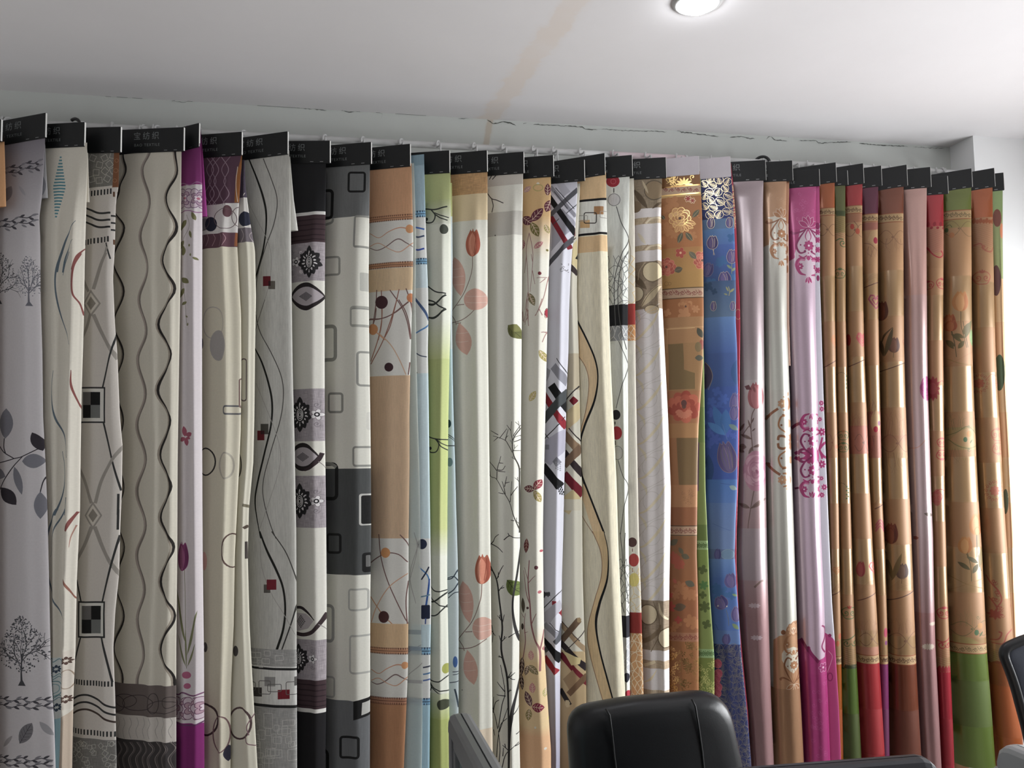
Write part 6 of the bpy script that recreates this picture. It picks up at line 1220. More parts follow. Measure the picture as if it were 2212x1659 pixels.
c.use('D3'); c.band(0, 860, (40, 70, 140)); lumps(c, [(760, 60, 60), (720, 300, 60), (800, 380, 70), (950, 300, 60), (720, 440, 60), (1020, 340, 40)], (52, 78, 156), 9); c.leaf(920, 330, 780, -20, 120, (36, 96, 158)); c.leaf(920, 330, 930, 20, 130, (34, 88, 146)); c.leaf(920, 330, 710, 180, 90, (44, 106, 166)); c.line([(890, 200), (945, 385)], 6, (70, 104, 150)); tul(c, 1030, 60, 110, 180, 0, .1, (120, 104, 120), None); c.leaf(965, 205, 1075, 270, 60, (86, 112, 110)); c.tulip(940, 590, 230, 380, (72, 60, 104), (84, 70, 112), (64, 52, 98), -.25, (116, 96, 96), 5)
for x in (-70, -30, 15, 60): c.line([(920 + x * .8, 430), (945 + x, 590), (980 + x * .6, 750)], 14, (82, 76, 92), taper=(.3, 1, .3))
c.leaf(740, 900, 720, 560, 110, (26, 62, 112)); c.band(860, 1140, (44, 92, 152), y1k=(56, 96, 154)); c.leaf(970, 940, 1060, 980, 56, (108, 134, 132)); c.band(1140, 1780, (70, 102, 152), y1k=(82, 106, 146)); c.line([(770, 1385), (900, 1440), (1010, 1480)], 5, (58, 86, 134)); c.line([(860, 905), (980, 920)], 5, (40, 70, 124))
c.use('D4'); c.band(-20, 170, (80, 106, 148)); c.band(170, 270, (72, 92, 128)); c.circ(815, 222, 68, (80, 110, 136), 50); c.ring(815, 222, 68, 4, (104, 128, 140), 50); tul(c, 712, 218, 70, 110, 0, .25, (70, 66, 100), None); c.band(270, 460, (72, 110, 160), y1k=(54, 92, 150)); c.band(460, 1000, (50, 88, 148), y1k=(56, 92, 154)); lumps(c, [(740, 620, 90), (700, 560, 50), (860, 640, 50)], (36, 86, 136), 5)
tul(c, 845, 488, 130, 150, -.2, .05, (96, 84, 110), None); tul(c, 745, 712, 140, 140, -.5, .05, (110, 96, 110), None); tul(c, 905, 830, 110, 160, 0, 0, (120, 104, 120), None); c.line([(800, 790), (820, 870), (826, 950)], 7, (80, 90, 100)); c.circ(806, 752, 7, (180, 170, 150)); c.circ(716, 748, 9, (160, 150, 140)); c.leaf(860, 630, 915, 650, 24, (96, 124, 74)); c.leaf(860, 930, 930, 990, 40, (100, 122, 74)); c.line([(690, 935), (722, 1000)], 6, (40, 70, 120))
c.band(1000, 1150, (68, 100, 152)); tul(c, 800, 1085, 84, 110, 0, .15, (70, 66, 100), None); c.band(1142, 2700, (32, 44, 96))
rr = random.Random(5); 
for j in range(24):
    for i in range(4):
        x, y = 720 + i * 84 + (j % 2) * 40 + rr.uniform(-14, 14) + j * 5, 1175 + j * 64 + rr.uniform(-14, 14); gleaf(c, x, y, 42, rr.uniform(.2, 2.2), (150, 144, 132), 'gold_foil', 4)
for x, y in ((712, 1340), (718, 1440), (700, 1500), (716, 1580), (708, 1640)): c.circ(x, y, 44, (172, 56, 84), 48); gleaf(c, x, y, 40, 1, (206, 96, 110), None, 4)
r = Cloth(s, er, 1720, (150, 30, 56), 'gloss_satin', white=205, top=352, boff=-.014, B=.004, name='back_cloth', prev=e)
r.use('D1')
for i in range(9): gleaf(r, 1122 + (i % 2) * 16, 420 + i * 58, 30, 1 + i, GL, 'gold_foil', 5)
r.use('D2'); r.ring(1075, 440, 34, 8, (160, 110, 90), 60)
s.edge = e; go(s, c, r)

# ---- satin group
SAT = dict(mat='gloss_satin', Bk=1.1, e=2.0, gl=.45, sat=.85)
s = sample('mauve satin sample with a red tulip and a pink rose, beside the blue sample', ((1653, 346, 390), (1580, 350)))
e = [(1649, 393), (1648, 450), (1649, 600), (1650, 700), (1652, 900), (1657, 1200), (1665, 1500), (1673, 1680)]
c = Cloth(s, e, 1720, (166, 148, 152), white=250, folds=((.42, .16, -.005),), **SAT)
SG, SB = (124, 98, 92), (96, 68, 64)
c.use('D6'); c.cur = 'gloss_satin'
c.band(-200, 200, (166, 150, 154), y1k=(180, 168, 168)); c.band(200, 1200, (190, 178, 176), y1k=(180, 154, 156)); c.band(1200, 1700, (180, 154, 156), y1k=(166, 134, 136))
for q in ([(235, 490), (205, 560), (195, 700), (205, 820), (215, 920)], [(225, 1320), (195, 1480), (170, 1640), (165, 1700)], [(200, 640), (150, 700), (110, 760)]): c.line(q, 10, SG)
for q in ((205, 800, 90, 750, 34), (215, 880, 320, 850, 30), (170, 950, 215, 870, 30), (70, 870, 150, 880, 60), (200, 640, 225, 580, 16), (205, 720, 240, 690, 14), (195, 700, 165, 600, 18), (190, 1500, 355, 1395, 46), (185, 1495, 70, 1450, 44), (130, 640, 80, 720, 30), (130, 930, 60, 900, 40)): c.leaf(*q, SG, SB, 4)
c.tulip(245, 355, 165, 270, (168, 92, 96), (190, 116, 120), (150, 78, 84)); c.poly([(130, 265), (175, 250), (200, 300), (150, 300)], (110, 60, 66)); c.leaf(215, 260, 240, 330, 26, (150, 84, 86))
def rose(c, x, y, rx, ry, k1, k2, k3):
    c.circ(x, y, rx, k1, ry, n=26)
    for i in range(6): a = i * 1.05 + .3; P = c.ell(x + rx * .55 * math.cos(a), y + ry * .5 * math.sin(a), rx * .5, ry * .45, 14, a); c.poly(P, k1 if i % 2 else k3)
    for i in range(9):
        q = .80 - i * .085; a = i * 2.4; ox, oy = x + rx * .10 * math.cos(a), y + ry * .08 * math.sin(a)
        c.poly(c.ell(ox, oy, rx * q, ry * q * .92, 18, a * .3), (k1, k3)[i % 2] if i < 8 else k2)
        arc = [(ox + rx * q * math.cos(a + u), oy + ry * q * .92 * math.sin(a + u)) for u in np.linspace(0, 2.2, 8)]
        c.line(arc, 5, k2, sm=False, taper=(.2, 1, .2))
rose(c, 245, 1120, 125, 205, (186, 128, 148), (156, 92, 118), (204, 154, 170))
c.use('D7'); c.band(0, 300, (168, 138, 140), y1k=(162, 122, 124)); c.band(300, 1760, (162, 122, 124), 'crumpled_satin')
for x, y in ((205, 225), (225, 515)):
    for i in range(9): c.leaf(x, y, x + 58 * math.cos(i * .7), y + 26 * math.sin(i * .7), 16, (196, 172, 178))
c.line([(205, 60), (260, 10), (290, 0)], 18, SG)
s.edge = e; go(s, c)

s = sample('ivory-gold satin sample with copper scroll flowers, bronze hem and a black wire hook', ((1711, 347, 391), (1656, 350)), hook=(.118, .6))
e = [(1699, 392), (1698, 450), (1699, 550), (1700, 700), (1706, 850), (1710, 1000), (1718, 1250), (1723, 1400), (1731, 1540), (1738, 1680)]
er = [(1705, 390), (1703, 480), (1704, 560), (1705, 700), (1707, 760), (1708, 790)]
c = Cloth(s, e, 1720, (204, 202, 190), white=262, folds=((.45, .16, -.006),), **SAT)
CO, CO2, CO3 = (176, 120, 74), (146, 92, 54), (206, 156, 112)
def scroll_set(c, cx, y, w, h, up, k1, k2, k3, wh):
    """half medallion: bow of petals at the tip, a pair of curls, a round flower and a bud; up = 1 when the tip points up"""
    P = lambda u, v: (cx + u * w, y - up * v * h)
    R = abs(w) * .5
    for a in (-60, -30, 0, 30, 60):
        t = math.radians(90 + a); q = P(0, .60); c.leaf(q[0], q[1], q[0] + R * .75 * math.cos(t), q[1] - up * R * .85 * math.sin(t), R * .36, k1, outline=wh, vw=3); 
    for sg in (-1, 1):
        c.line([P(0, .58), P(sg * .22, .48), P(sg * .5, .42), P(sg * .62, .48)], R * .2, k2, taper=(.3, .7, 1.2)); c.line([P(sg * .05, .56), P(sg * .3, .3), P(sg * .42, .08), P(sg * .3, -.12), P(sg * .1, -.1)], R * .15, k2, taper=(.4, 1, 1, .6)); c.circ(*P(sg * .12, -.08), R * .09, k2); c.line([P(sg * .34, -.2), P(sg * .18, -.26), P(sg * .05, -.2)], R * .1, k1)
        c.circ(*P(sg * .27, .1), R * .06, k2); c.flower(*P(sg * .3, -.5), R * .24, 7, k1, wh, outline=k2, ow=3); c.line([P(sg * .1, -.3), P(sg * .3, -.28), P(sg * .42, -.45), P(sg * .3, -.68), P(sg * .1, -.75)], R * .22, k1, taper=(.4, .7, 1.1, .9, .3)); c.line([P(sg * .12, -.34), P(sg * .3, -.33), P(sg * .38, -.48)], R * .07, k3)
        c.line([P(0, .55), P(sg * .1, .35), P(sg * .04, .2)], R * .09, k1, taper=(1, .8, .4))
    c.flower(*P(0.02, .08), R * .36, 8, k1, wh, outline=k2, ow=3, pr=.3); c.leaf(*P(0, -.34), *P(0, -.2), R * .3, k1); c.circ(*P(0, -.13), R * .05, k1)
    for a in (-28, 0, 28):
        t = math.radians(a); q = P(0, -.78); c.leaf(q[0], q[1], q[0] + R * .5 * math.sin(t), q[1] + up * R * .55 * math.cos(t), R * .2, k1, outline=wh, vw=3)
c.cur = 'gloss_satin'; c.use('D5'); c.band(150, 600, (188, 142, 102)); c.poly([(300, 590), (470, 560), (600, 600), (600, 940), (430, 860), (300, 900)], (204, 196, 180)); c.poly([(310, 560), (420, 600), (380, 860), (310, 880)], (188, 142, 102)); c.band(940, 1000, (204, 200, 186))
for i in range(8): rr = random.Random(i); c.spiral(350 + rr.uniform(0, 200), 230 + rr.uniform(0, 200), 22, 1, 3, (200, 158, 120))
scroll_set(c, 505, 770, 250, 320, 1, CO, CO2, CO3, (226, 214, 196))
c.use('D6'); c.band(-300, 300, (206, 206, 194)); c.line([(345, 600), (400, 540), (470, 490)], 26, (150, 92, 56)); c.line([(350, 1040), (420, 1110), (490, 1160)], 26, (150, 92, 60)); c.circ(365, 570, 16, CO2); c.circ(375, 1050, 16, CO2)
for up, y in ((1, 640), (-1, 1010)):
    P = lambda v: y - up * v
    c.flower(512, P(200), 46, 7, CO3, (230, 210, 180), outline=CO, ow=4); c.line([(520, P(270)), (575, P(250)), (590, P(190)), (560, P(140)), (515, P(135))], 26, CO, taper=(.4, 1, 1, .5)); c.line([(560, P(70)), (505, P(70)), (475, P(0)), (490, P(-50)), (560, P(-100)), (600, P(-140))], 20, CO, taper=(.6, 1, 1, .7, .4)); c.line([(510, P(90)), (560, P(80))], 14, CO2); c.circ(502, P(-18), 11, CO2); c.flower(585, P(0), 40, 7, CO3, None, outline=CO, ow=4); c.leaf(560, P(270), 575, P(320), 26, CO)
c.line([(600, 825), (540, 775), (480, 770), (468, 810)], 26, CO2, taper=(.5, 1, 1)); c.line([(600, 825), (540, 890), (480, 885), (468, 840)], 26, CO2, taper=(.5, 1, 1)); c.leaf(600, 825, 600, 740, 30, CO); c.leaf(600, 825, 600, 910, 30, CO)
c.use('D7'); c.poly([(430, 500), (480, 490), (500, 420), (560, 370), (640, 380), (640, 1760), (380, 1760), (380, 540)], (190, 140, 96)); c.poly([(455, 660), (480, 620), (560, 600), (610, 640), (620, 760), (560, 840), (500, 790), (455, 720)], (208, 198, 176)); c.flower(562, 440, 62, 8, CO3, (226, 206, 176), outline=CO2, ow=4, pr=.3); scroll_set(c, 562, 740, 200, 330, -1, CO, CO2, CO3, (228, 214, 190)); c.circ(468, 468, 22, CO2); c.band(985, 1800, (172, 126, 86), 'crumpled_satin')
r = Cloth(s, er, 790, (168, 116, 80), 'gloss_satin', white=220, top=392, boff=-.010, B=.004, name='back_cloth', prev=e)
r.use('D5'); r.band(640, 2100, (186, 150, 130)); 
for y in (780, 900, 1000, 1100): r.circ(570, y, 12, CO2, 40)
s.edge = e; go(s, c, r)

s = sample('pink-and-magenta satin sample with magenta scroll medallions, silver lining edge on its right', ((1769, 365, 402), (1711, None)), yaw=25)
e = [(1763, 404), (1762, 480), (1761, 600), (1762, 700), (1766, 850), (1768, 950), (1773, 1150), (1780, 1300), (1783, 1400), (1788, 1500), (1795, 1680)]
er = [(1770, 400), (1771, 500), (1771, 600), (1775, 720), (1779, 850), (1784, 980), (1790, 1130), (1797, 1300), (1804, 1400), (1812, 1530), (1818, 1680)]
c = Cloth(s, e, 1720, (206, 178, 196), white=268, folds=((.5, .16, -.006),), **SAT)
MG, MG2, PK = (178, 48, 116), (146, 30, 96), (206, 90, 146)
c.cur = 'gloss_satin'; c.use('D5'); c.band(200, 700, (190, 66, 130)); c.poly([(560, 690), (700, 700), (640, 1000), (560, 1040)], (182, 56, 122)); c.poly([(700, 740), (880, 690), (880, 1240), (800, 1230), (660, 1080), (640, 960)], (214, 190, 204))
for i in range(14): rr = random.Random(i + 7); c.spiral(620 + rr.uniform(0, 240), 280 + rr.uniform(0, 320), 24, 1, 3.5, (206, 100, 156))
scroll_set(c, 780, 900, 290, 370, 1, MG, MG2, PK, (232, 206, 220))
c.use('D6')
for up, y in ((1, 790), (-1, 1140)): scroll_set(c, 815, y, 280, -330, up, MG, MG2, PK, (232, 214, 226))
for a in range(8): t = a * math.pi / 4 + .39; c.leaf(820, 965, 820 + 120 * math.cos(t), 965 + 90 * math.sin(t), 44, MG)
for sg in (-1, 1): c.line([(820, 965), (740, 965 + sg * 60), (690, 965 + sg * 50), (672, 965 + sg * 10)], 26, MG2, taper=(.5, 1, 1))
c.circ(800, 965, 8, (230, 210, 220)); c.line([(610, 690), (650, 655), (690, 640)], 30, (132, 40, 80)); c.line([(640, 1300), (680, 1290)], 20, (120, 40, 80))
c.use('D7'); c.poly([(600, 560), (640, 520), (700, 620), (790, 720), (850, 700), (900, 400), (960, 380), (960, 1800), (560, 1800)], (186, 54, 128)); c.poly([(620, 540), (640, 520), (700, 620), (690, 650)], (130, 30, 90))
c.line([(690, 600), (720, 660), (790, 740)], 30, MG2); c.circ(695, 610, 18, MG2); c.flower(832, 790, 44, 6, (170, 50, 118), (226, 180, 206), outline=(226, 160, 200), ow=4); c.line([(820, 410), (850, 440), (850, 520), (820, 600), (850, 660)], 14, MG2); c.band(850, 1800, (184, 48, 126), 'crumpled_satin'); c.cur = 'crumpled_satin'
for i in range(30): rr = random.Random(i + 60); c.spiral(720 + rr.uniform(0, 180), 860 + rr.uniform(0, 760), 24, 1, 3.5, (200, 84, 150))
r = Cloth(s, er, 1720, (204, 202, 212), 'soft_satin', white=250, top=402, boff=-.007, B=.003, name='lining', prev=e)
r.cur = 'soft_satin'; r.use('D5'); r.band(200, 640, (190, 70, 132)); r.circ(882, 660, 22, MG2, 40); 
for y in (720, 800, 900, 1000, 1110): r.flower(882, y, 34, 6, MG, outline=(220, 190, 206), ow=3)
r.circ(885, 1190, 16, MG2, 30)
r.use('D6')
for q in ((920, 430, 30), (925, 490, 30), (905, 595, 26), (925, 725, 44), (925, 1055, 44), (920, 1200, 26), (950, 1290, 34), (925, 1370, 30)): r.flower(*q, 7, MG, (226, 200, 216), outline=(224, 196, 212), ow=3)
for sg in (-1, 1): r.line([(900, 910), (940, 910 + sg * 60), (975, 910 + sg * 80)], 26, MG, taper=(.5, 1, 1)); r.line([(900, 900), (930, 890 + sg * 110)], 20, MG)
r.use('D7'); r.poly([(840, 480), (900, 520), (960, 590), (1000, 560), (1100, 1800), (800, 1800)], (190, 62, 128)); r.circ(902, 520, 16, MG2); r.line([(890, 660), (925, 720), (880, 860)], 5, (226, 160, 190)); r.ring(905, 900, 22, 10, MG2, 36)
s.edge = er; go(s, c, r)

# ---- peach satin group with stripes
PE, PE2 = (206, 156, 108), (200, 150, 104)
def stripes(c, y0, per=97.5, k=None, n=12, kd=None):
    c.use()
    for i in range(n):
        y = y0 + i * per
        c.band(y, y + per, (kd or PE2) if i % 2 else (k or (206, 164, 114)), 'soft_satin' if i % 2 else 'gloss_satin')
def heart(c, x, y, r, k, fill=None):
    P = [(x, y + r), (x - r * .55, y + r * .35), (x - r * .95, y - r * .25), (x - r * .7, y - r * .75), (x - r * .25, y - r * .7), (x, y - r * .3), (x + r * .25, y - r * .7), (x + r * .7, y - r * .75), (x + r * .95, y - r * .25), (x + r * .55, y + r * .35)]
    if fill: c.poly(P, fill)
    c.line(P, r * .22, k, closed=True); Q = [(x + (u - x) * .5, y + (v - y) * .5) for u, v in P]; c.line(Q, r * .18, k, closed=True)
def ornament(c, x, y, r, k, tip=None):
    for sg in (-1, 1):
        c.spiral(x + sg * r * .45, y, r * .42, 1.2, r * .12, k, 0 if sg > 0 else math.pi, sg); c.line([(x, y - r * .6), (x + sg * r * .5, y - r * .7), (x + sg * r * .95, y - r * .2), (x + sg * r * .6, y + r * .6), (x, y + r * .75)], r * .11, k)
    for a in (-40, 0, 40): t = math.radians(a); c.leaf(x, y - r * .55, x + r * .5 * math.sin(t), y - r * .55 - r * .5 * math.cos(t), r * .2, tip or k)
def hills(c, key, x0, x1, y, h, k):
    c.use(key)
    for j in range(6): c.line([(x0, y - j * h * .06 + h * .2), ((x0 + x1) / 2, y - h * .4 - j * h * .10), (x1, y - h * .55 - j * h * .08)], 2.2, (186, 138, 94))
    c.line([(x0, y + h * .55), ((x0 + x1) / 2, y + h * .25), (x1, y - h * .1)], 6, k)
def vine(c, x0, x1, y, h, k, w=3):
    n = 3; W_ = (x1 - x0)
    for sg in (-1, 1): c.line([(x0 + W_ * t, y + sg * h * math.sin(math.pi * 1.6 * t + .3)) for t in np.linspace(0, 1, 9)], w, k)
    c.circ((x0 + x1) / 2, y, w * 2, k, n=8)
def weeds(c, x0, x1, y, h, k, seed, n=16, up=1):
    rr = random.Random(seed)
    for i in range(n):
        x = rr.uniform(x0, x1); c.line([(x, y), (x + rr.uniform(-14, 14), y - up * h * .5), (x + rr.uniform(-30, 30), y - up * h * rr.uniform(.6, 1))], 2.2, k, taper=(1, .5))
def scrollband(c, key, y0, y1, x0, x1, n, k=(112, 72, 42)):
    border(c, key, y0, y1, (214, 176, 124), k, n, 'soft_satin', x0, x1, 4.5); c.use(key); c.band(y0 - 6, y0, (176, 96, 56)); c.band(y1, y1 + 6, (176, 96, 56))
def hem(c, y, k1, k2, step=97):
    c.use()
    for i in range(4): c.band(y + i * step, y + (i + 1) * step, k1 if i % 2 == 0 else k2, 'gloss_satin' if i % 2 == 0 else 'soft_satin')
PS = dict(Bk=1.1, e=2.0, gl=.4, white=335, sat=.95)
OG = 'peach'
def stdtop(c, key, y0, y1, k): c.use(key); c.band(y0, y1, k, 'gloss_satin')

s = sample('narrow peach satin sample with an orange top, next to the silver-lined magenta one', ((1805, 351, 394), (1770, 356)), text=False)
e = [(1803, 396), (1803, 500), (1804, 700), (1806, 850), (1810, 1000), (1813, 1200), (1816, 1350), (1819, 1500), (1823, 1680)]
c = Cloth(s, e, 1720, PE, 'soft_satin', folds=(), **PS)
stripes(c, 599); stdtop(c, 'A5', 300, 545, (196, 100, 38)); scrollband(c, 'A5', 548, 600, 612, 740, 4); c.use('A5'); vine(c, 600, 740, 715, 45, (150, 104, 70), 4)
hills(c, 'B5', 95, 185, 270, 80, (120, 66, 48)); c.use('A5'); heart(c, 740, 1590, 40, (220, 140, 84)); c.use('B5'); vine(c, 110, 195, 850, 60, (170, 110, 80), 3); c.circ(184, 878, 10, (214, 120, 70), 16); heart(c, 190, 118, 42, (222, 142, 84))
c.use('C5'); heart(c, 182, 262, 28, (206, 130, 70)); hills(c, 'C5', 150, 215, 410, 50, (120, 64, 50)); c.use('C5'); c.circ(206, 726, 12, (216, 112, 72), 22); c.circ(190, 775, 12, (216, 112, 72), 20); scrollband(c, 'C5', 868, 920, 185, 225, 3); hem(c, 1432, (216, 112, 36), (206, 100, 40))
s.edge = e; go(s, c)

s = sample('narrow peach satin sample with dark olive-green top and hem and green crown ornaments', ((1830, 368, 400), (1806, None)), text=False)
e = [(1826, 402), (1826, 500), (1827, 700), (1829, 800), (1833, 950), (1839, 1150), (1846, 1350), (1854, 1500), (1863, 1680)]
c = Cloth(s, e, 1720, PE, 'soft_satin', folds=(), **PS)
stripes(c, 599); stdtop(c, 'A5', 300, 590, (108, 112, 50)); c.use('A5'); GR = (92, 116, 62); c.band(590, 740, (168, 140, 82)); 
for i in range(10): c.line([(730, 600 + i * 16), (825, 640 + i * 16)], 2.5, (120, 118, 64), sm=False); c.leaf(745 + i * 9, 560, 752 + i * 9, 610, 16, (76, 88, 40))
c.spiral(795, 820, 34, 1.2, 8, GR); c.line([(740, 800), (770, 785), (800, 790)], 8, GR); ornament(c, 770, 1060, 48, GR)
c.use('B5')
for y in (350, 1138):
    for i in range(9): t = i / 8; c.circ(190 + 80 * t, y + 60 * (2 * t - .7) ** 2 * .4, 3.5, (112, 96, 60), n=6)
    for i in range(7): c.leaf(262, y + 20 + i * 14, 250 + (i % 2) * 24, y + 30 + i * 14, 12, GR)
ornament(c, 232, 800, 42, GR, (190, 120, 70)); ornament(c, 232, 885, 42, GR)
c.use('C5'); ornament(c, 270, 560, 54, (104, 126, 66), (190, 70, 50)); c.spiral(250, 770, 26, 1.1, 7, GR); c.spiral(310, 770, 26, 1.1, 7, GR, math.pi, -1); c.line([(225, 750), (270, 740), (340, 700)], 7, GR)
for i in range(9): c.line([(225, 800 + i * 14), (345, 830 + i * 14)], 2.5, (150, 120, 76), sm=False); c.leaf(240 + i * 12, 960, 246 + i * 12, 915, 18, (60, 74, 34))
hem(c, 1440, (104, 134, 50), (92, 108, 48))
s.edge = e; go(s, c)

s = sample('peach satin sample with a crimson top, pink hearts and a red hem', ((1864, 353, 397), (1832, 358)), text=False)
e = [(1863, 398), (1862, 500), (1864, 640), (1866, 750), (1872, 900), (1878, 1050), (1886, 1200), (1893, 1310), (1899, 1420), (1907, 1560), (1914, 1680)]
c = Cloth(s, e, 1720, PE, 'soft_satin', folds=(), **PS)
stripes(c, 578, 97.3); stdtop(c, 'A5', 300, 525, (196, 48, 52)); scrollband(c, 'A5', 530, 585, 825, 950, 4); c.use('A5'); c.band(592, 660, (190, 128, 92)); vine(c, 810, 960, 720, 50, (150, 104, 74), 4); c.circ(866, 692, 16, (206, 76, 56), 22); c.circ(908, 728, 18, (206, 92, 60), 24); c.line([(880, 650), (905, 680), (915, 700)], 4, (120, 84, 60)); heart(c, 940, 1560, 46, (212, 92, 92)); c.circ(832, 1570, 18, (176, 52, 52), 40)
hills(c, 'B5', 270, 400, 260, 90, (112, 64, 50)); c.use('B5'); heart(c, 365, 118, 46, (216, 96, 100)); c.circ(270, 122, 14, (186, 56, 56), 38); c.band(730, 930, (206, 128, 104)); weeds(c, 290, 410, 740, 110, (176, 110, 86), 4); vine(c, 310, 430, 850, 60, (150, 100, 80), 4); c.circ(416, 858, 9, (210, 64, 74), 16)
c.use('C5'); c.tulip(345, 245, 60, 110, (190, 80, 76), (206, 100, 92), (170, 62, 62)); heart(c, 448, 240, 46, (216, 84, 92)); hills(c, 'C5', 325, 475, 420, 90, (112, 58, 46)); c.use('C5'); weeds(c, 345, 490, 700, 110, (170, 116, 86), 5); vine(c, 340, 500, 735, 45, (150, 104, 74), 4); c.circ(490, 735, 12, (206, 48, 80), 22); c.band(790, 850, (206, 140, 110)); scrollband(c, 'C5', 850, 905, 345, 505, 5); hem(c, 1428, (206, 52, 60), (196, 50, 56))
s.edge = e; go(s, c)

s = sample('narrow peach satin sample with a plum-purple top and a violet hem', ((1903, 358, 402), (1866, 363)), text=False)
e = [(1897, 404), (1896, 500), (1896, 620), (1898, 750), (1901, 880), (1904, 1000), (1907, 1100), (1912, 1200), (1916, 1330), (1919, 1450), (1922, 1680)]
c = Cloth(s, e, 1720, PE, 'soft_satin', folds=(), **PS)
stripes(c, 594, 98.5); stdtop(c, 'A5', 300, 592, (112, 30, 66)); scrollband(c, 'A5', 596, 650, 955, 1075, 4); c.use('A5'); c.band(660, 720, (182, 112, 92)); c.poly([(985, 800), (1010, 730), (1075, 700), (1090, 820), (1040, 840)], (214, 172, 122)); c.circ(1048, 800, 18, (176, 30, 66), 26); c.line([(960, 820), (1010, 835), (1060, 880)], 4, (140, 92, 72)); weeds(c, 960, 1075, 850, 100, (160, 110, 80), 3, 12, -1)
hills(c, 'A5', 960, 1075, 1130, 70, (110, 60, 50)); c.use('A5'); heart(c, 1045, 1275, 58, (176, 72, 100))
c.use('B5'); c.band(630, 960, (196, 128, 106)); c.circ(463, 700, 36, (222, 180, 130), 78); c.circ(462, 755, 18, (196, 34, 66), 22); c.circ(487, 712, 10, (150, 74, 120), 18); weeds(c, 420, 500, 650, 120, (150, 92, 80), 6, 10); weeds(c, 420, 500, 800, 160, (150, 92, 80), 8, 10, -1); hills(c, 'B5', 455, 530, 1290, 60, (110, 60, 50)); c.use('B5')
for j in range(3): c.line([(462, 1440 + j * 22), (478, 1415 + j * 22), (495, 1400 + j * 22), (512, 1415 + j * 22), (526, 1440 + j * 22)], 9, (196, 84, 104))
c.use('C5'); c.circ(527, 700, 14, (206, 60, 100), 34); c.circ(530, 772, 10, (150, 60, 130), 16); scrollband(c, 'C5', 862, 918, 510, 545, 3); hem(c, 1432, (166, 66, 132), (140, 64, 112))
s.edge = e; go(s, c)

s = sample('peach satin sample with a rust-brown top and hem and brown tulips', ((1958, 356, 402), (1905, 365)), text=False)
e = [(1952, 403), (1951, 500), (1951, 620), (1952, 750), (1956, 880), (1960, 980), (1965, 1080), (1970, 1200), (1974, 1310), (1978, 1420), (1984, 1540), (1992, 1680)]
c = Cloth(s, e, 1720, PE, 'soft_satin', folds=(), **PS)
stripes(c, 588, 97.6); stdtop(c, 'A5', 300, 590, (146, 76, 44)); scrollband(c, 'A5', 592, 655, 1080, 1265, 6); c.use('A5'); vine(c, 1080, 1265, 780, 55, (160, 112, 78), 4); weeds(c, 1080, 1265, 790, 120, (176, 128, 92), 3, 18, -1)
DB = (112, 60, 42)
c.tulip(1092, 1350, 84, 150, (128, 66, 44), (150, 84, 58), DB); c.line([(1090, 1600), (1110, 1540), (1165, 1485)], 16, (104, 78, 46), taper=(.3, 1, .2)); hills(c, 'B5', 492, 675, 290, 100, (104, 66, 46)); c.use('B5'); c.tulip(583, 158, 86, 112, (120, 76, 58), (140, 92, 70), (100, 60, 48)); c.line([(580, 212), (578, 250)], 4, (130, 110, 70)); c.leaf(520, 240, 575, 35, 34, (104, 86, 52)); c.leaf(515, 240, 498, 120, 22, (110, 88, 56)); heart(c, 676, 140, 28, (190, 120, 90))
c.band(800, 960, (190, 134, 96), 'soft_satin', y1k=(200, 160, 108)); weeds(c, 505, 690, 800, 190, (166, 114, 80), 5, 20); weeds(c, 510, 700, 920, 160, (166, 120, 84), 6, 16, -1); vine(c, 505, 700, 855, 60, (160, 108, 78), 4); c.tulip(566, 1490, 90, 150, (150, 74, 46), (166, 92, 62), (120, 56, 38)); c.line([(545, 1550), (530, 1620)], 4, (120, 90, 60))
c.use('C5'); c.tulip(556, 10, 80, 120, (150, 74, 46), (166, 92, 62), (120, 56, 38)); c.tulip(630, 258, 92, 110, (112, 80, 66), (132, 98, 78), (92, 62, 54)); c.leaf(560, 330, 625, 135, 36, (140, 112, 66)); c.leaf(566, 325, 538, 180, 26, (140, 112, 66)); c.line([(626, 310), (624, 345)], 4, (120, 90, 60)); hills(c, 'C5', 530, 735, 410, 110, (100, 60, 50)); c.use('C5'); weeds(c, 545, 745, 690, 110, (176, 126, 90), 9, 20); vine(c, 545, 750, 745, 55, (150, 104, 78), 4); c.circ(548, 690, 8, (140, 60, 50), 16); scrollband(c, 'C5', 850, 908, 555, 755, 6); hem(c, 1430, (142, 70, 38), (128, 66, 44))
s.edge = e; go(s, c)

s = sample('plain dusty-pink satin sample with a magenta rosebud and pale daisies', ((2009, 361, 405), (1960, 366)), text=False)
e = [(2002, 407), (2001, 500), (2001, 620), (2002, 740), (2004, 850), (2008, 960), (2011, 1060), (2015, 1160), (2017, 1280), (2020, 1400), (2026, 1520), (2034, 1680)]
c = Cloth(s, e, 1720, (212, 164, 152), 'gloss_satin', folds=((.45, .16, -.005),), Bk=1.1, e=2.0, gl=.45, white=295, sat=.88)
c.use(); c.band(640, 1100, (206, 166, 160), y1k=(206, 180, 184)); c.band(1100, 1320, (206, 182, 186), y1k=(196, 156, 158)); c.band(1320, 1700, (190, 140, 140), 'crumpled_satin'); c.cur = 'gloss_satin'
c.use('B5'); rose(c, 822, 465, 50, 88, (170, 60, 124), (140, 40, 100), (190, 90, 144)); c.leaf(800, 1352, 872, 1368, 26, (120, 104, 96)); c.leaf(730, 1520, 762, 1528, 20, (150, 80, 80)); c.line([(700, 890), (760, 880), (820, 820)], 5, (206, 150, 130))
c.use('C5'); c.leaf(718, 40, 750, 30, 18, (150, 84, 80))
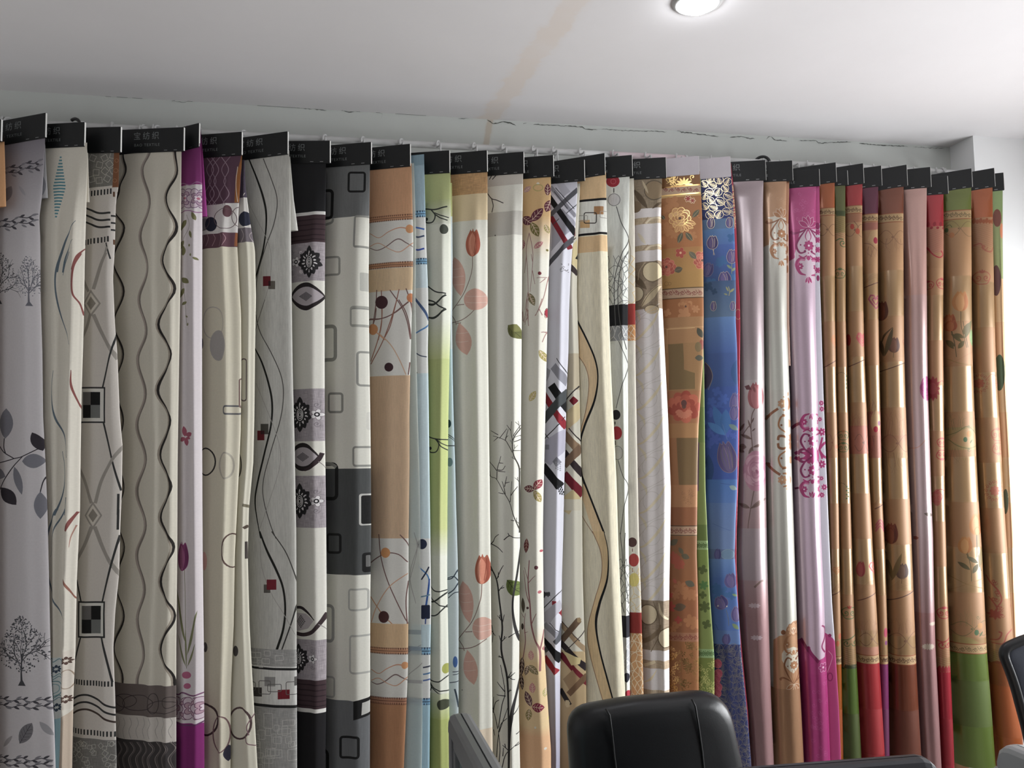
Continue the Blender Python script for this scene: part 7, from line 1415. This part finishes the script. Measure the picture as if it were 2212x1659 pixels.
for x, y, q in ((818, 790, 50), (850, 632, 30)):
    for i in range(14): a = i * math.pi / 7; c.leaf(x, y, x + q * math.cos(a), y + q * .5 * math.sin(a), q * .22, (226, 208, 190))
s.edge = e; go(s, c)

s = sample('narrow peach satin sample with a scarlet top, red scrolls and a red hem', ((2046, 380, 419), (2011, None)), text=False)
e = [(2038, 421), (2038, 520), (2037, 640), (2037, 760), (2039, 900), (2040, 1000), (2042, 1120), (2045, 1250), (2049, 1360), (2053, 1460), (2059, 1600), (2062, 1680)]
c = Cloth(s, e, 1720, PE, 'soft_satin', folds=(), **PS)
stripes(c, 640, 97); stdtop(c, 'A5', 300, 690, (206, 44, 56)); SR = (196, 56, 66); c.use('A5'); c.band(690, 900, (206, 140, 110))
for i in range(14): c.line([(1450, 690 + i * 15), (1580, 740 + i * 15)], 2.4, (190, 110, 90), sm=False)
for i in range(6): c.leaf(1455 + i * 24, 690, 1465 + i * 24, 650 + (i % 2) * 60, 26, (176, 40, 52))
c.poly([(1440, 860), (1500, 930), (1580, 940), (1590, 1020), (1440, 1020)], PE2); c.line([(1450, 850), (1490, 910), (1540, 935), (1572, 910), (1555, 880)], 11, SR); ornament(c, 1560, 1140, 50, SR); ornament(c, 1456, 1150, 40, SR)
c.use('B5'); 
for i in range(12): a = i * .52; c.leaf(870, 465, 870 + 50 * math.cos(a), 465 + 90 * math.sin(a), 26, (176, 70, 66))
c.circ(868, 465, 26, (190, 96, 84), 42); c.line([(905, 430), (930, 410), (955, 415)], 4, SR); ornament(c, 935, 850, 40, SR, SR); ornament(c, 935, 935, -44, SR); c.circ(900, 1240, 30, (200, 110, 90), 60); ornament(c, 895, 1240, 44, (196, 84, 80)); c.line([(890, 1200), (920, 1182), (955, 1190)], 5, SR)
c.use('C5'); ornament(c, 932, 560, 50, SR, SR); c.spiral(915, 780, 30, 1.1, 7, SR); c.spiral(960, 780, 24, 1.1, 7, SR, math.pi, -1); c.line([(885, 750), (930, 760), (980, 730)], 7, SR)
for i in range(8): c.line([(890, 800 + i * 15), (985, 830 + i * 15)], 2.4, (190, 110, 80), sm=False)
for i in range(5): c.leaf(895 + i * 20, 985, 905 + i * 20, 925, 22, (190, 50, 60))
hem(c, 1448, (206, 44, 66), (190, 44, 60), 100)
s.edge = e; go(s, c)

s = sample('wide peach satin sample with olive-green top and hem and orange tulips', ((2098, 364, 405), (2048, 372)), text=False)
e = [(2098, 407), (2098, 520), (2098, 640), (2100, 760), (2104, 880), (2108, 980), (2113, 1080), (2120, 1190), (2125, 1290), (2130, 1400), (2138, 1500), (2150, 1655)]
c = Cloth(s, e, 1652, PE, 'soft_satin', folds=(), **PS)
stripes(c, 600, 96.5); stdtop(c, 'A5', 300, 562, (128, 140, 56)); scrollband(c, 'A5', 566, 630, 1588, 1800, 6, (110, 100, 60)); c.use('A5'); c.band(636, 700, (182, 160, 96)); vine(c, 1580, 1800, 710, 60, (150, 120, 80), 4); c.circ(1600, 720, 14, (96, 116, 66), 18); c.circ(1636, 762, 20, (214, 140, 84), 22); c.line([(1600, 690), (1625, 680), (1640, 700)], 5, (110, 110, 60))
OT = ((214, 144, 80), (226, 164, 104), (196, 118, 58))
def stems(c, L, k=(112, 96, 60)):
    for q in L: c.line(q, 5, k)
c.tulip(1690, 1280, 126, 160, *OT); c.tulip(1610, 1440, 90, 130, (206, 116, 70), (216, 134, 88), (180, 92, 52)); stems(c, ([(1690, 1360), (1695, 1480), (1740, 1640)], [(1625, 1500), (1650, 1640)])); c.leaf(1720, 1570, 1790, 1420, 44, (124, 112, 62)); c.leaf(1700, 1600, 1620, 1530, 28, (120, 106, 60)); c.leaf(1590, 1580, 1640, 1650, 30, (120, 106, 60)); c.tulip(1800, 1560, 60, 120, (140, 170, 110), (160, 190, 126), (120, 150, 90))
c.use('B5'); stems(c, ([(985, 40), (1010, 130), (1025, 245)], [(1070, -10), (1110, 175)])); c.leaf(1070, 90, 1118, 0, 40, (120, 104, 60)); c.leaf(1010, 80, 1080, 110, 28, (120, 104, 60)); c.leaf(960, 120, 1015, 170, 28, (120, 104, 60)); c.leaf(1035, 185, 1080, 130, 34, (120, 104, 60)); c.tulip(1146, 92, 50, 104, (140, 170, 110), (160, 190, 126), (120, 150, 90)); c.tulip(990, 20, 80, 80, (200, 110, 66), (212, 130, 84), (180, 92, 52)); c.line([(955, 250), (1050, 290), (1170, 300)], 6, (176, 140, 84)); c.line([(960, 310), (1080, 240), (1170, 195)], 5, (196, 140, 96))
c.band(740, 900, (182, 156, 100), 'soft_satin', y1k=(196, 166, 108)); weeds(c, 965, 1190, 760, 130, (150, 130, 84), 4, 22); weeds(c, 970, 1190, 890, 110, (160, 136, 88), 5, 16, -1); c.poly([(985, 830), (1040, 770), (1110, 745), (1180, 790), (1190, 850), (1120, 880), (1050, 870)], (206, 164, 112)); c.line([(965, 800), (1030, 775), (1100, 735), (1170, 780), (1195, 830)], 5, (130, 124, 76)); c.line([(975, 825), (1030, 870), (1110, 890), (1190, 870)], 5, (130, 124, 76)); c.circ(1116, 788, 20, (214, 150, 84), 22); c.circ(1086, 828, 15, (84, 116, 74), 18); c.leaf(1120, 856, 1142, 826, 12, (110, 116, 66)); c.spiral(1115, 735, 16, 1, 4, (130, 124, 76)); c.spiral(1115, 900, 16, 1, 4, (130, 124, 76))
c.tulip(1168, 1425, 110, 158, *OT); c.tulip(1084, 1570, 96, 120, (216, 146, 82), (228, 164, 104), (196, 120, 60)); stems(c, ([(1168, 1500), (1170, 1660)], [(1090, 1625), (1108, 1670)]))
c.use('C5'); c.tulip(1066, 76, 100, 120, (214, 146, 80), (226, 164, 100), (198, 124, 62)); stems(c, ([(1080, 130), (1105, 240), (1108, 330)], [(1150, -10), (1160, 140), (1186, 262)])); c.leaf(1170, 240, 1205, 90, 44, (150, 126, 70)); c.leaf(1075, 158, 1160, 205, 30, (112, 100, 62)); c.leaf(1015, 195, 1100, 250, 30, (112, 100, 62)); c.leaf(1115, 275, 1160, 210, 36, (112, 100, 62)); c.tulip(1160, -20, 70, 60, *OT); c.line([(965, 295), (1080, 350), (1225, 390)], 5, (176, 140, 84)); c.line([(980, 390), (1100, 340), (1220, 310)], 5, (196, 150, 100))
weeds(c, 980, 1235, 640, 120, (176, 146, 96), 8, 22); c.poly([(985, 700), (1100, 720), (1180, 770), (1000, 770)], (190, 168, 104)); vine(c, 980, 1240, 660, 50, (136, 124, 78), 4); c.circ(1172, 640, 20, (220, 160, 96), 22); c.circ(1145, 685, 17, (92, 124, 80), 20); c.leaf(1165, 715, 1195, 680, 14, (110, 116, 66)); c.spiral(1157, 580, 16, 1, 4, (130, 124, 76)); scrollband(c, 'C5', 770, 830, 985, 1245, 6, (124, 108, 66)); c.use('C5'); c.band(836, 1025, (122, 146, 62), 'gloss_satin'); c.band(1025, 1345, (112, 132, 62), 'soft_satin'); c.band(1345, 1800, (124, 150, 60), 'gloss_satin')
b = Cloth(s, [(2092, 1640), (2094, 1690)], 1700, (190, 140, 96), 'soft_satin', white=225, top=1630, boff=-.010, B=.003, name='lining', prev=[(2040, 400), (2062, 1680)], left=[(2040, 1600), (2045, 1700)])
s.edge = e; go(s, c, b)

s = sample('peach satin sample with a burnt-orange top and hem and coral medallions', ((2147, 363, 404), (2100, 371)), yaw=26, text=False)
e = [(2144, 406), (2145, 520), (2147, 640), (2150, 760), (2155, 860), (2161, 960), (2167, 1080), (2175, 1200), (2182, 1320), (2190, 1440), (2202, 1560), (2208, 1590), (2213, 1660)]
c = Cloth(s, e, 1655, PE, 'soft_satin', folds=(), **PS)
stripes(c, 613, 96.5); stdtop(c, 'A5', 300, 620, (206, 108, 52)); CR = (196, 112, 84); c.use('A5'); c.band(620, 850, (206, 150, 108))
for i in range(14): c.line([(1805, 640 + i * 17), (1970, 690 + i * 17)], 2.4, (190, 132, 90), sm=False)
for i in range(7): c.leaf(1812 + i * 24, 670, 1822 + i * 24, 622 + (i % 2) * 12, 28, (186, 100, 56))
c.line([(1810, 840), (1860, 830), (1890, 880), (1940, 890), (1965, 850)], 10, CR); c.spiral(1885, 855, 28, 1, 8, CR); ornament(c, 1865, 1100, 66, CR)
c.use('B5')
def medallion(c, x, y, r, k):
    for i in range(14): a = i * math.pi / 7; c.spiral(x + r * .8 * math.cos(a), y + r * .9 * math.sin(a), r * .2, 1, r * .06, k, a)
    c.flower(x, y, r * .5, 8, tuple(min(255, v + 10) for v in k), outline=k, ow=3); c.circ(x, y, r * .18, k)
medallion(c, 1195, 430, 66, CR); medallion(c, 1340, 430, 40, CR); c.line([(1240, 400), (1280, 365), (1320, 380)], 4, CR); ornament(c, 1325, 795, 56, CR, CR); ornament(c, 1330, 890, -52, CR); medallion(c, 1298, 1190, 72, CR)
c.use('C5'); CR2 = (190, 96, 76)
for q in ([(1225, 290), (1250, 340), (1300, 400), (1320, 460), (1290, 510)], [(1240, 440), (1290, 520), (1240, 560)], [(1250, 740), (1300, 730), (1320, 690), (1300, 680)], [(1260, 760), (1330, 760), (1360, 700), (1410, 670), (1425, 710)]): c.line(q, 12, CR2, taper=(.4, 1, .8))
for i in range(12): rr = random.Random(i); c.spiral(1250 + rr.uniform(0, 80), 300 + rr.uniform(0, 280), 18, 1, 5, CR2)
for i in range(8): a = i * .8; c.leaf(1280, 560, 1280 + 50 * math.cos(a), 560 + 40 * math.sin(a), 18, CR2)
for i in range(10): c.line([(1245, 800 + i * 14), (1430, 850 + i * 14)], 2.4, (190, 130, 84), sm=False)
c.leaf(1390, 500, 1425, 530, 20, CR2); c.leaf(1250, 920, 1330, 900, 50, (176, 88, 56)); c.band(905, 1060, (186, 104, 52), 'soft_satin'); c.band(1060, 1420, (206, 108, 48), 'soft_satin'); c.band(1420, 1800, (216, 112, 46), 'gloss_satin')
s.edge = e; go(s, c)

s = sample('last sample on the rail, peach satin with a sage-green top and dark leaf ovals', ((2167, 373, 411), (2149, 375)), yaw=26, text=False)
e = [(2166, 413), (2166, 520), (2168, 640), (2171, 760), (2175, 860), (2180, 960), (2184, 1060), (2188, 1160), (2190, 1260), (2193, 1340), (2197, 1440), (2201, 1560)]
c = Cloth(s, e, 1575, (208, 168, 128), 'soft_satin', folds=((.8, .1, .004),), B=.014, e=2.0, gl=.4, white=250)
stripes(c, 600, 97); stdtop(c, 'A5', 300, 640, (126, 150, 84)); c.use('A5'); c.band(640, 1100, (140, 150, 92)); c.circ(2000, 620, 34, (120, 66, 52), 70); c.circ(2035, 720, 16, (200, 120, 76), 60); c.circ(1988, 1110, 36, (96, 60, 56), 120)
c.use('B5'); c.circ(1350, 350, 38, (66, 84, 54), 130); c.circ(1392, 1270, 20, (80, 84, 60), 90); c.line([(1405, 1150), (1430, 1180), (1410, 1240)], 6, (196, 180, 130))
s.edge = e; go(s, c)

# ------------------------------------------------------------------ office partitions and chairs in front of the samples
M['alu'] = plain('grey_partition_frame', rgb(122, 124, 126), 0.38, metal=0.25)
M['alu_dark'] = plain('dark_partition_frame', rgb(48, 50, 56), 0.45, metal=0.1)
M['alu_light'] = plain('light_partition_frame', rgb(176, 178, 180), 0.38, metal=0.2)
M['groove'] = plain('partition_groove', rgb(52, 54, 56), 0.7)
M['panel_glass'] = plain('frosted_panel', rgb(128, 146, 146), 0.25, spec=0.5)
M['panel_cloth'] = plain('brown_partition_cloth', rgb(150, 134, 122), 0.9, bumpscale=600)
M['panel_dark'] = plain('dark_partition_panel', rgb(58, 60, 64), 0.7, bumpscale=500)
M['leather'] = plain('black_leather', rgb(26, 27, 29), 0.36, spec=0.4, bumpscale=420, bumpstr=0.12)
M['seam'] = plain('black_seam', rgb(12, 12, 13), 0.6)
M['mesh'] = plain('dark_blue_mesh_cloth', rgb(50, 54, 66), 0.75, bumpscale=700, bumpstr=0.4)
M['chrome'] = plain('chrome_steel', rgb(190, 192, 195), 0.15, metal=1.0)

def partition(label, p0, p1, top, th, mats, panel, end0=True):
    """floor-standing framed screen from p0 to p1 (XY): rounded top cap with a groove, posts, bottom rail, panel"""
    p0, p1 = V((*p0, 0)), V((*p1, 0)); d = (p1 - p0); L = d.length; d.normalize(); n = V((-d.y, d.x, 0))
    root = empty('office_partition', p0); tag(root, label, 'partition', 'office partitions'); root.rotation_euler = (0, 0, math.atan2(d.y, d.x))
    h = th / 2
    def part(name, fn, mat, smooth=False):
        bm = bmesh.new(); fn(bm); return bm_obj(name, bm, mat, root, smooth)
    # top cap: rounded profile swept along the length, with rounded ends that turn down
    def cap(bm):
        prof = [(-h, -.040), (-h, -.010), (-h * .86, -.003), (-h * .55, 0), (-h * .07, .0008), (-h * .05, -.004), (h * .05, -.004), (h * .07, .0008), (h * .55, 0), (h * .86, -.003), (h, -.010), (h, -.040)]
        xs = [(0, -.022), (.004, -.010), (.012, -.003), (.024, 0), (L / 2, 0), (L - .024, 0), (L - .012, -.003), (L - .004, -.010), (L, -.022)]
        rings = [[bm.verts.new((x, y, top + z + (dz if z > -.03 else 0))) for y, z in prof] for x, dz in xs]
        for a, b in zip(rings, rings[1:]):
            for i in range(len(prof) - 1): bm.faces.new((a[i], a[i + 1], b[i + 1], b[i]))
        bm.faces.new(rings[0]); bm.faces.new(rings[-1][::-1])
        for a, b in zip(rings, rings[1:]): bm.faces.new((a[0], b[0], b[-1], a[-1]))
    tc = part('top_cap', cap, mats[0])
    gv = part('cap_groove', lambda bm: add_box(bm, (.012, -h * .05, top - .006), (L - .012, h * .05, top - .0030)), M['groove']); gv.parent = tc
    for x in (0, L - .03): part('post', lambda bm: add_box(bm, (x + .0008, -h * .98, 0), (x + .03, h * .98, top - .038), .002), mats[0])
    part('inner_frame', lambda bm: [add_box(bm, (.03, -h * .8, top - .062), (L - .03, h * .8, top - .040), .002), add_box(bm, (.03, -h * .8, .10), (L - .03, h * .8, .16), .002), add_box(bm, (.03, -h * .8, .16), (.048, h * .8, top - .062), .002), add_box(bm, (L - .048, -h * .8, .16), (L - .03, h * .8, top - .062), .002)], mats[1])
    part('panel', lambda bm: add_box(bm, (.048, -h * .35, .16), (L - .048, h * .35, top - .062)), panel)
    for x in (.06, L - .06): part('foot', lambda bm: add_box(bm, (x - .02, -h * 1.2, 0), (x + .02, h * 1.2, .10), .004), mats[1])
    return root
PT = 0.98
# partition running towards the camera; its far end stands in front of the tulip sample
a = at_z(991, 1534, PT); b = at_z(1061, 1659, PT)
dirv = (b - a); dirv = V((dirv.x, dirv.y, 0)).normalized()
partition('grey aluminium partition running out from the white tulip sample', (a.x, a.y), (a.x + dirv.x * .55, a.y + dirv.y * .55), PT, .043, (M['alu'], M['alu']), M['panel_glass'])
a = at_z(2012, 1632, PT); b = at_z(1620, 1662, PT); dirv = V((b.x - a.x, b.y - a.y, 0)).normalized()
partition('dark grey partition standing in front of the satin samples', (a.x, a.y), (a.x + dirv.x * .50, a.y + dirv.y * .50), PT, .040, (M['alu_dark'], M['alu_dark']), M['panel_dark'])
a = at_z(2172, 1600, PT); dirv = V((.12, -1, 0)).normalized(); b = at_z(2212, 1616, PT); dirv = V((b.x - a.x, b.y - a.y, 0)).normalized()
partition('light grey partition with brown cloth panel beside the mesh-backed chair', (a.x, a.y), (a.x + dirv.x * .5, a.y + dirv.y * .5), PT, .042, (M['alu_light'], M['alu_light']), M['panel_cloth'])

def cushion(name, outline, thick, mat, parent, crown=.35, inset=.03, curve=0.0, z0=0):
    """padded slab from a closed outline in local XZ, pillowed on both faces; curve bends it about the vertical"""
    bm = bmesh.new(); O = np.array(outline); cen = O.mean(0); n = len(O); rings = []
    prof = [(0.0, .5), (.0, .5)]
    lay = [(1 - inset * 2.2, -.5 * thick), (1 - inset * .9, -.42 * thick), (1 - inset * .2, -.24 * thick), (1.0, 0), (1 - inset * .2, .24 * thick), (1 - inset * .9, .42 * thick), (1 - inset * 2.2, .5 * thick)]
    def P(x, y, z): return V((x, y - curve * (x / .2) ** 2, z))
    for sc, y in lay:
        rings.append([bm.verts.new(P(cen[0] + (x - cen[0]) * sc, y, cen[1] + (z - cen[1]) * sc)) for x, z in O])
    for a_, b_ in zip(rings, rings[1:]):
        for i in range(n): bm.faces.new((a_[i], a_[(i + 1) % n], b_[(i + 1) % n], b_[i]))
    for side, ring_ in ((-1, rings[0]), (1, rings[-1])):
        prev = ring_
        for sc in (.8, .55, .28):
            nr = [bm.verts.new(P(cen[0] + (x - cen[0]) * sc * (1 - inset * 2.2), side * thick * (.5 + crown * (1 - sc) * .22), cen[1] + (z - cen[1]) * sc * (1 - inset * 2.2))) for x, z in O]
            for i in range(n): bm.faces.new((prev[i], prev[(i + 1) % n], nr[(i + 1) % n], nr[i]))
            prev = nr
        bm.faces.new(prev)
    return bm_obj(name, bm, mat, parent, True)
def rounded(pts, r, k=6):
    out = []; n = len(pts)
    for i in range(n):
        p, a_, b_ = np.array(pts[i]), np.array(pts[i - 1]), np.array(pts[(i + 1) % n]); rr_ = r[i] if isinstance(r, (list, tuple)) else r
        u, v = (a_ - p) / np.linalg.norm(a_ - p), (b_ - p) / np.linalg.norm(b_ - p)
        for j in range(k + 1):
            t = j / k; out.append(tuple((p + u * rr_) * (1 - t) ** 2 + 2 * t * (1 - t) * p + (p + v * rr_) * t * t))
    # even out long edges
    o2 = []
    for i in range(len(out)):
        A, B_ = np.array(out[i]), np.array(out[(i + 1) % len(out)]); o2.append(tuple(A)); m = int(np.linalg.norm(B_ - A) / .03)
        for j in range(1, m + 1): o2.append(tuple(A + (B_ - A) * j / (m + 1)))
    return o2
def chair_base(root, seat_z, mat):
    def part(name, fn, m, sm=False):
        bm = bmesh.new(); fn(bm); return bm_obj(name, bm, m, root, sm)
    part('gas_column', lambda bm: add_tube(bm, [(0, -.22, .10), (0, -.22, .26), (0, -.22, seat_z - .05)], [.03, .028, .018], 16), M['chrome'], True)
    for i in range(5):
        t = i * 2 * math.pi / 5 + .3; ex, ey = .28 * math.cos(t), -.22 + .28 * math.sin(t)
        bl = part('base_leg', lambda bm: add_tube(bm, [(0, -.22, .12), (ex * .5, -.22 + (ey + .22) * .5, .105), (ex, ey, .078)], [.028, .022, .015], 10), M['blackplastic'], True)
        cs = part('caster', lambda bm: add_tube(bm, [(ex - .018 * math.sin(t), ey + .018 * math.cos(t), .03), (ex + .018 * math.sin(t), ey - .018 * math.cos(t), .03)], .03, 14), M['blackplastic'], True); cs.parent = bl
# leather chair: local +X along the back, -Y is the sitter's side (towards the camera)
CD = 1.86                                     # distance of the chair back from the camera
def at_depth(x, y, dd):
    d = ray(x, y); return d * (dd / FPX) + V((0, 0, CAMZ))
pl, pr = at_depth(1226, 1600, CD - .04), at_depth(1606, 1600, CD + .05)
mid = (pl + pr) / 2; axis = V((pr.x - pl.x, pr.y - pl.y, 0)); Wc = axis.length; axis.normalize(); yawc = math.atan2(axis.y, axis.x)
ch = empty('office_chair', (mid.x, mid.y, 0)); ch.rotation_euler = (0, 0, yawc); tag(ch, 'black leather office chair with two stitched seams down its back', 'office chair', 'office chairs')
def loc_of(x, y):                             # photo pixel -> local x, z on the chair back plane
    d = ray(x, y); nrm = V((-axis.y, axis.x, 0)); t = (mid - V((0, 0, CAMZ))).dot(nrm) / d.dot(nrm); p = d * t + V((0, 0, CAMZ)); return ((p - mid).dot(axis), p.z)
TL, TR, BR_, BL_ = loc_of(1228, 1533), loc_of(1566, 1490), loc_of(1607, 1672), loc_of(1236, 1672)
ol = rounded([(BL_[0] + .012, .50), BL_, TL, loc_of(1360, 1506), TR, BR_, (BR_[0] - .01, .50)], [.05, .02, .055, .03, .07, .02, .05])
backrest = cushion('backrest', ol, .085, M['leather'], ch, crown=.5, inset=.06, curve=-.012)
def seam(px):
    P = []
    for x, y in px:
        lx, lz = loc_of(x, y); P.append((lx, lz))
    bm = bmesh.new()
    pts = [V((lx, -.0475 + .012 * (lx / .2) ** 2 - (.0 if i else -.006), lz)) for i, (lx, lz) in enumerate(P)]
    add_tube(bm, pts, .0022, 6); return bm_obj('seam', bm, M['seam'], backrest, True)
seam([(1297, 1520), (1303, 1532), (1308, 1570), (1313, 1620), (1318, 1659), (1322, 1700)]); seam([(1478, 1499), (1483, 1512), (1491, 1560), (1498, 1610), (1503, 1659), (1507, 1700)])
so = [(x, y) for x, y in rounded([(-.23, -.24), (.23, -.24), (.22, .22), (-.22, .22)], .07)]
seat = cushion('seat', so, .09, M['leather'], ch, crown=.5, inset=.06); seat.rotation_euler = (math.radians(90), 0, 0); seat.location = (0, -.24, .46)
for sx in (-1, 1):
    bm = bmesh.new(); add_tube(bm, [(sx * .24, -.05, .52), (sx * .255, -.06, .64), (sx * .25, -.16, .675), (sx * .25, -.34, .675), (sx * .245, -.40, .62), (sx * .24, -.38, .47)], .014, 10); bm_obj('armrest', bm, M['blackplastic'], ch, True)
bm = bmesh.new(); add_box(bm, (-.06, -.02, .40), (.06, .075, .56), .012); add_box(bm, (-.10, -.34, .37), (.10, .06, .415), .01); bm_obj('back_bracket', bm, M['blackplastic'], ch)
chair_base(ch, .46, M['blackplastic'])

# mesh chair at the right
pm = at_depth(2240, 1480, 1.85)
cm = empty('office_chair', (pm.x, pm.y, 0)); axm = V((math.cos(math.radians(-6)), math.sin(math.radians(-6)), 0)); cm.rotation_euler = (0, 0, math.radians(-6)); tag(cm, 'dark blue-grey mesh office chair with a black rim, behind the light grey partition', 'office chair', 'office chairs')
def loc_m(x, y):
    d = ray(x, y); nrm = V((-axm.y, axm.x, 0)); t = (pm - V((0, 0, CAMZ))).dot(nrm) / d.dot(nrm); p = d * t + V((0, 0, CAMZ)); return ((p - pm).dot(axm), p.z)
A0, A1, A2 = loc_m(2164, 1404), loc_m(2190, 1470), loc_m(2222, 1590)
T1, T2 = loc_m(2215, 1380), loc_m(2290, 1366)
ol = rounded([(A2[0] + .02, .60), A2, A1, A0, T1, T2, (T2[0] + .20, T2[1] - .01), (T2[0] + .24, T2[1] - .06), (T2[0] + .20, .75), (T2[0] + .14, .60)], [.03, .03, .03, .02, .03, .03, .024, .024, .05, .03])
cushion('mesh_back', ol, .022, M['mesh'], cm, crown=.2, inset=.03)
bm = bmesh.new(); P = [V((x, 0, z)) for x, z in ol] + [V((ol[0][0], 0, ol[0][1])), V((ol[1][0], 0, ol[1][1]))]; add_tube(bm, P, .0115, 10, cap=False); bm_obj('back_rim', bm, M['blackplastic'], cm, True)
mx = (A2[0] + T2[0] + .14) / 2
seat = cushion('seat', [(x + mx, y) for x, y in so], .08, M['mesh'], cm, crown=.4, inset=.06); seat.rotation_euler = (math.radians(90), 0, 0); seat.location = (0, -.26, .46)
bm = bmesh.new(); add_box(bm, (mx - .05, .012, .40), (mx + .05, .055, .80), .012); add_box(bm, (mx - .09, -.36, .37), (mx + .09, .05, .42), .01); bm_obj('back_bracket', bm, M['blackplastic'], cm)
def shift(o):
    for c_ in o.children:
        if c_.name.startswith(('gas_column', 'base_leg', 'caster')): c_.location.x = mx
chair_base(cm, .46, M['blackplastic']); shift(cm)
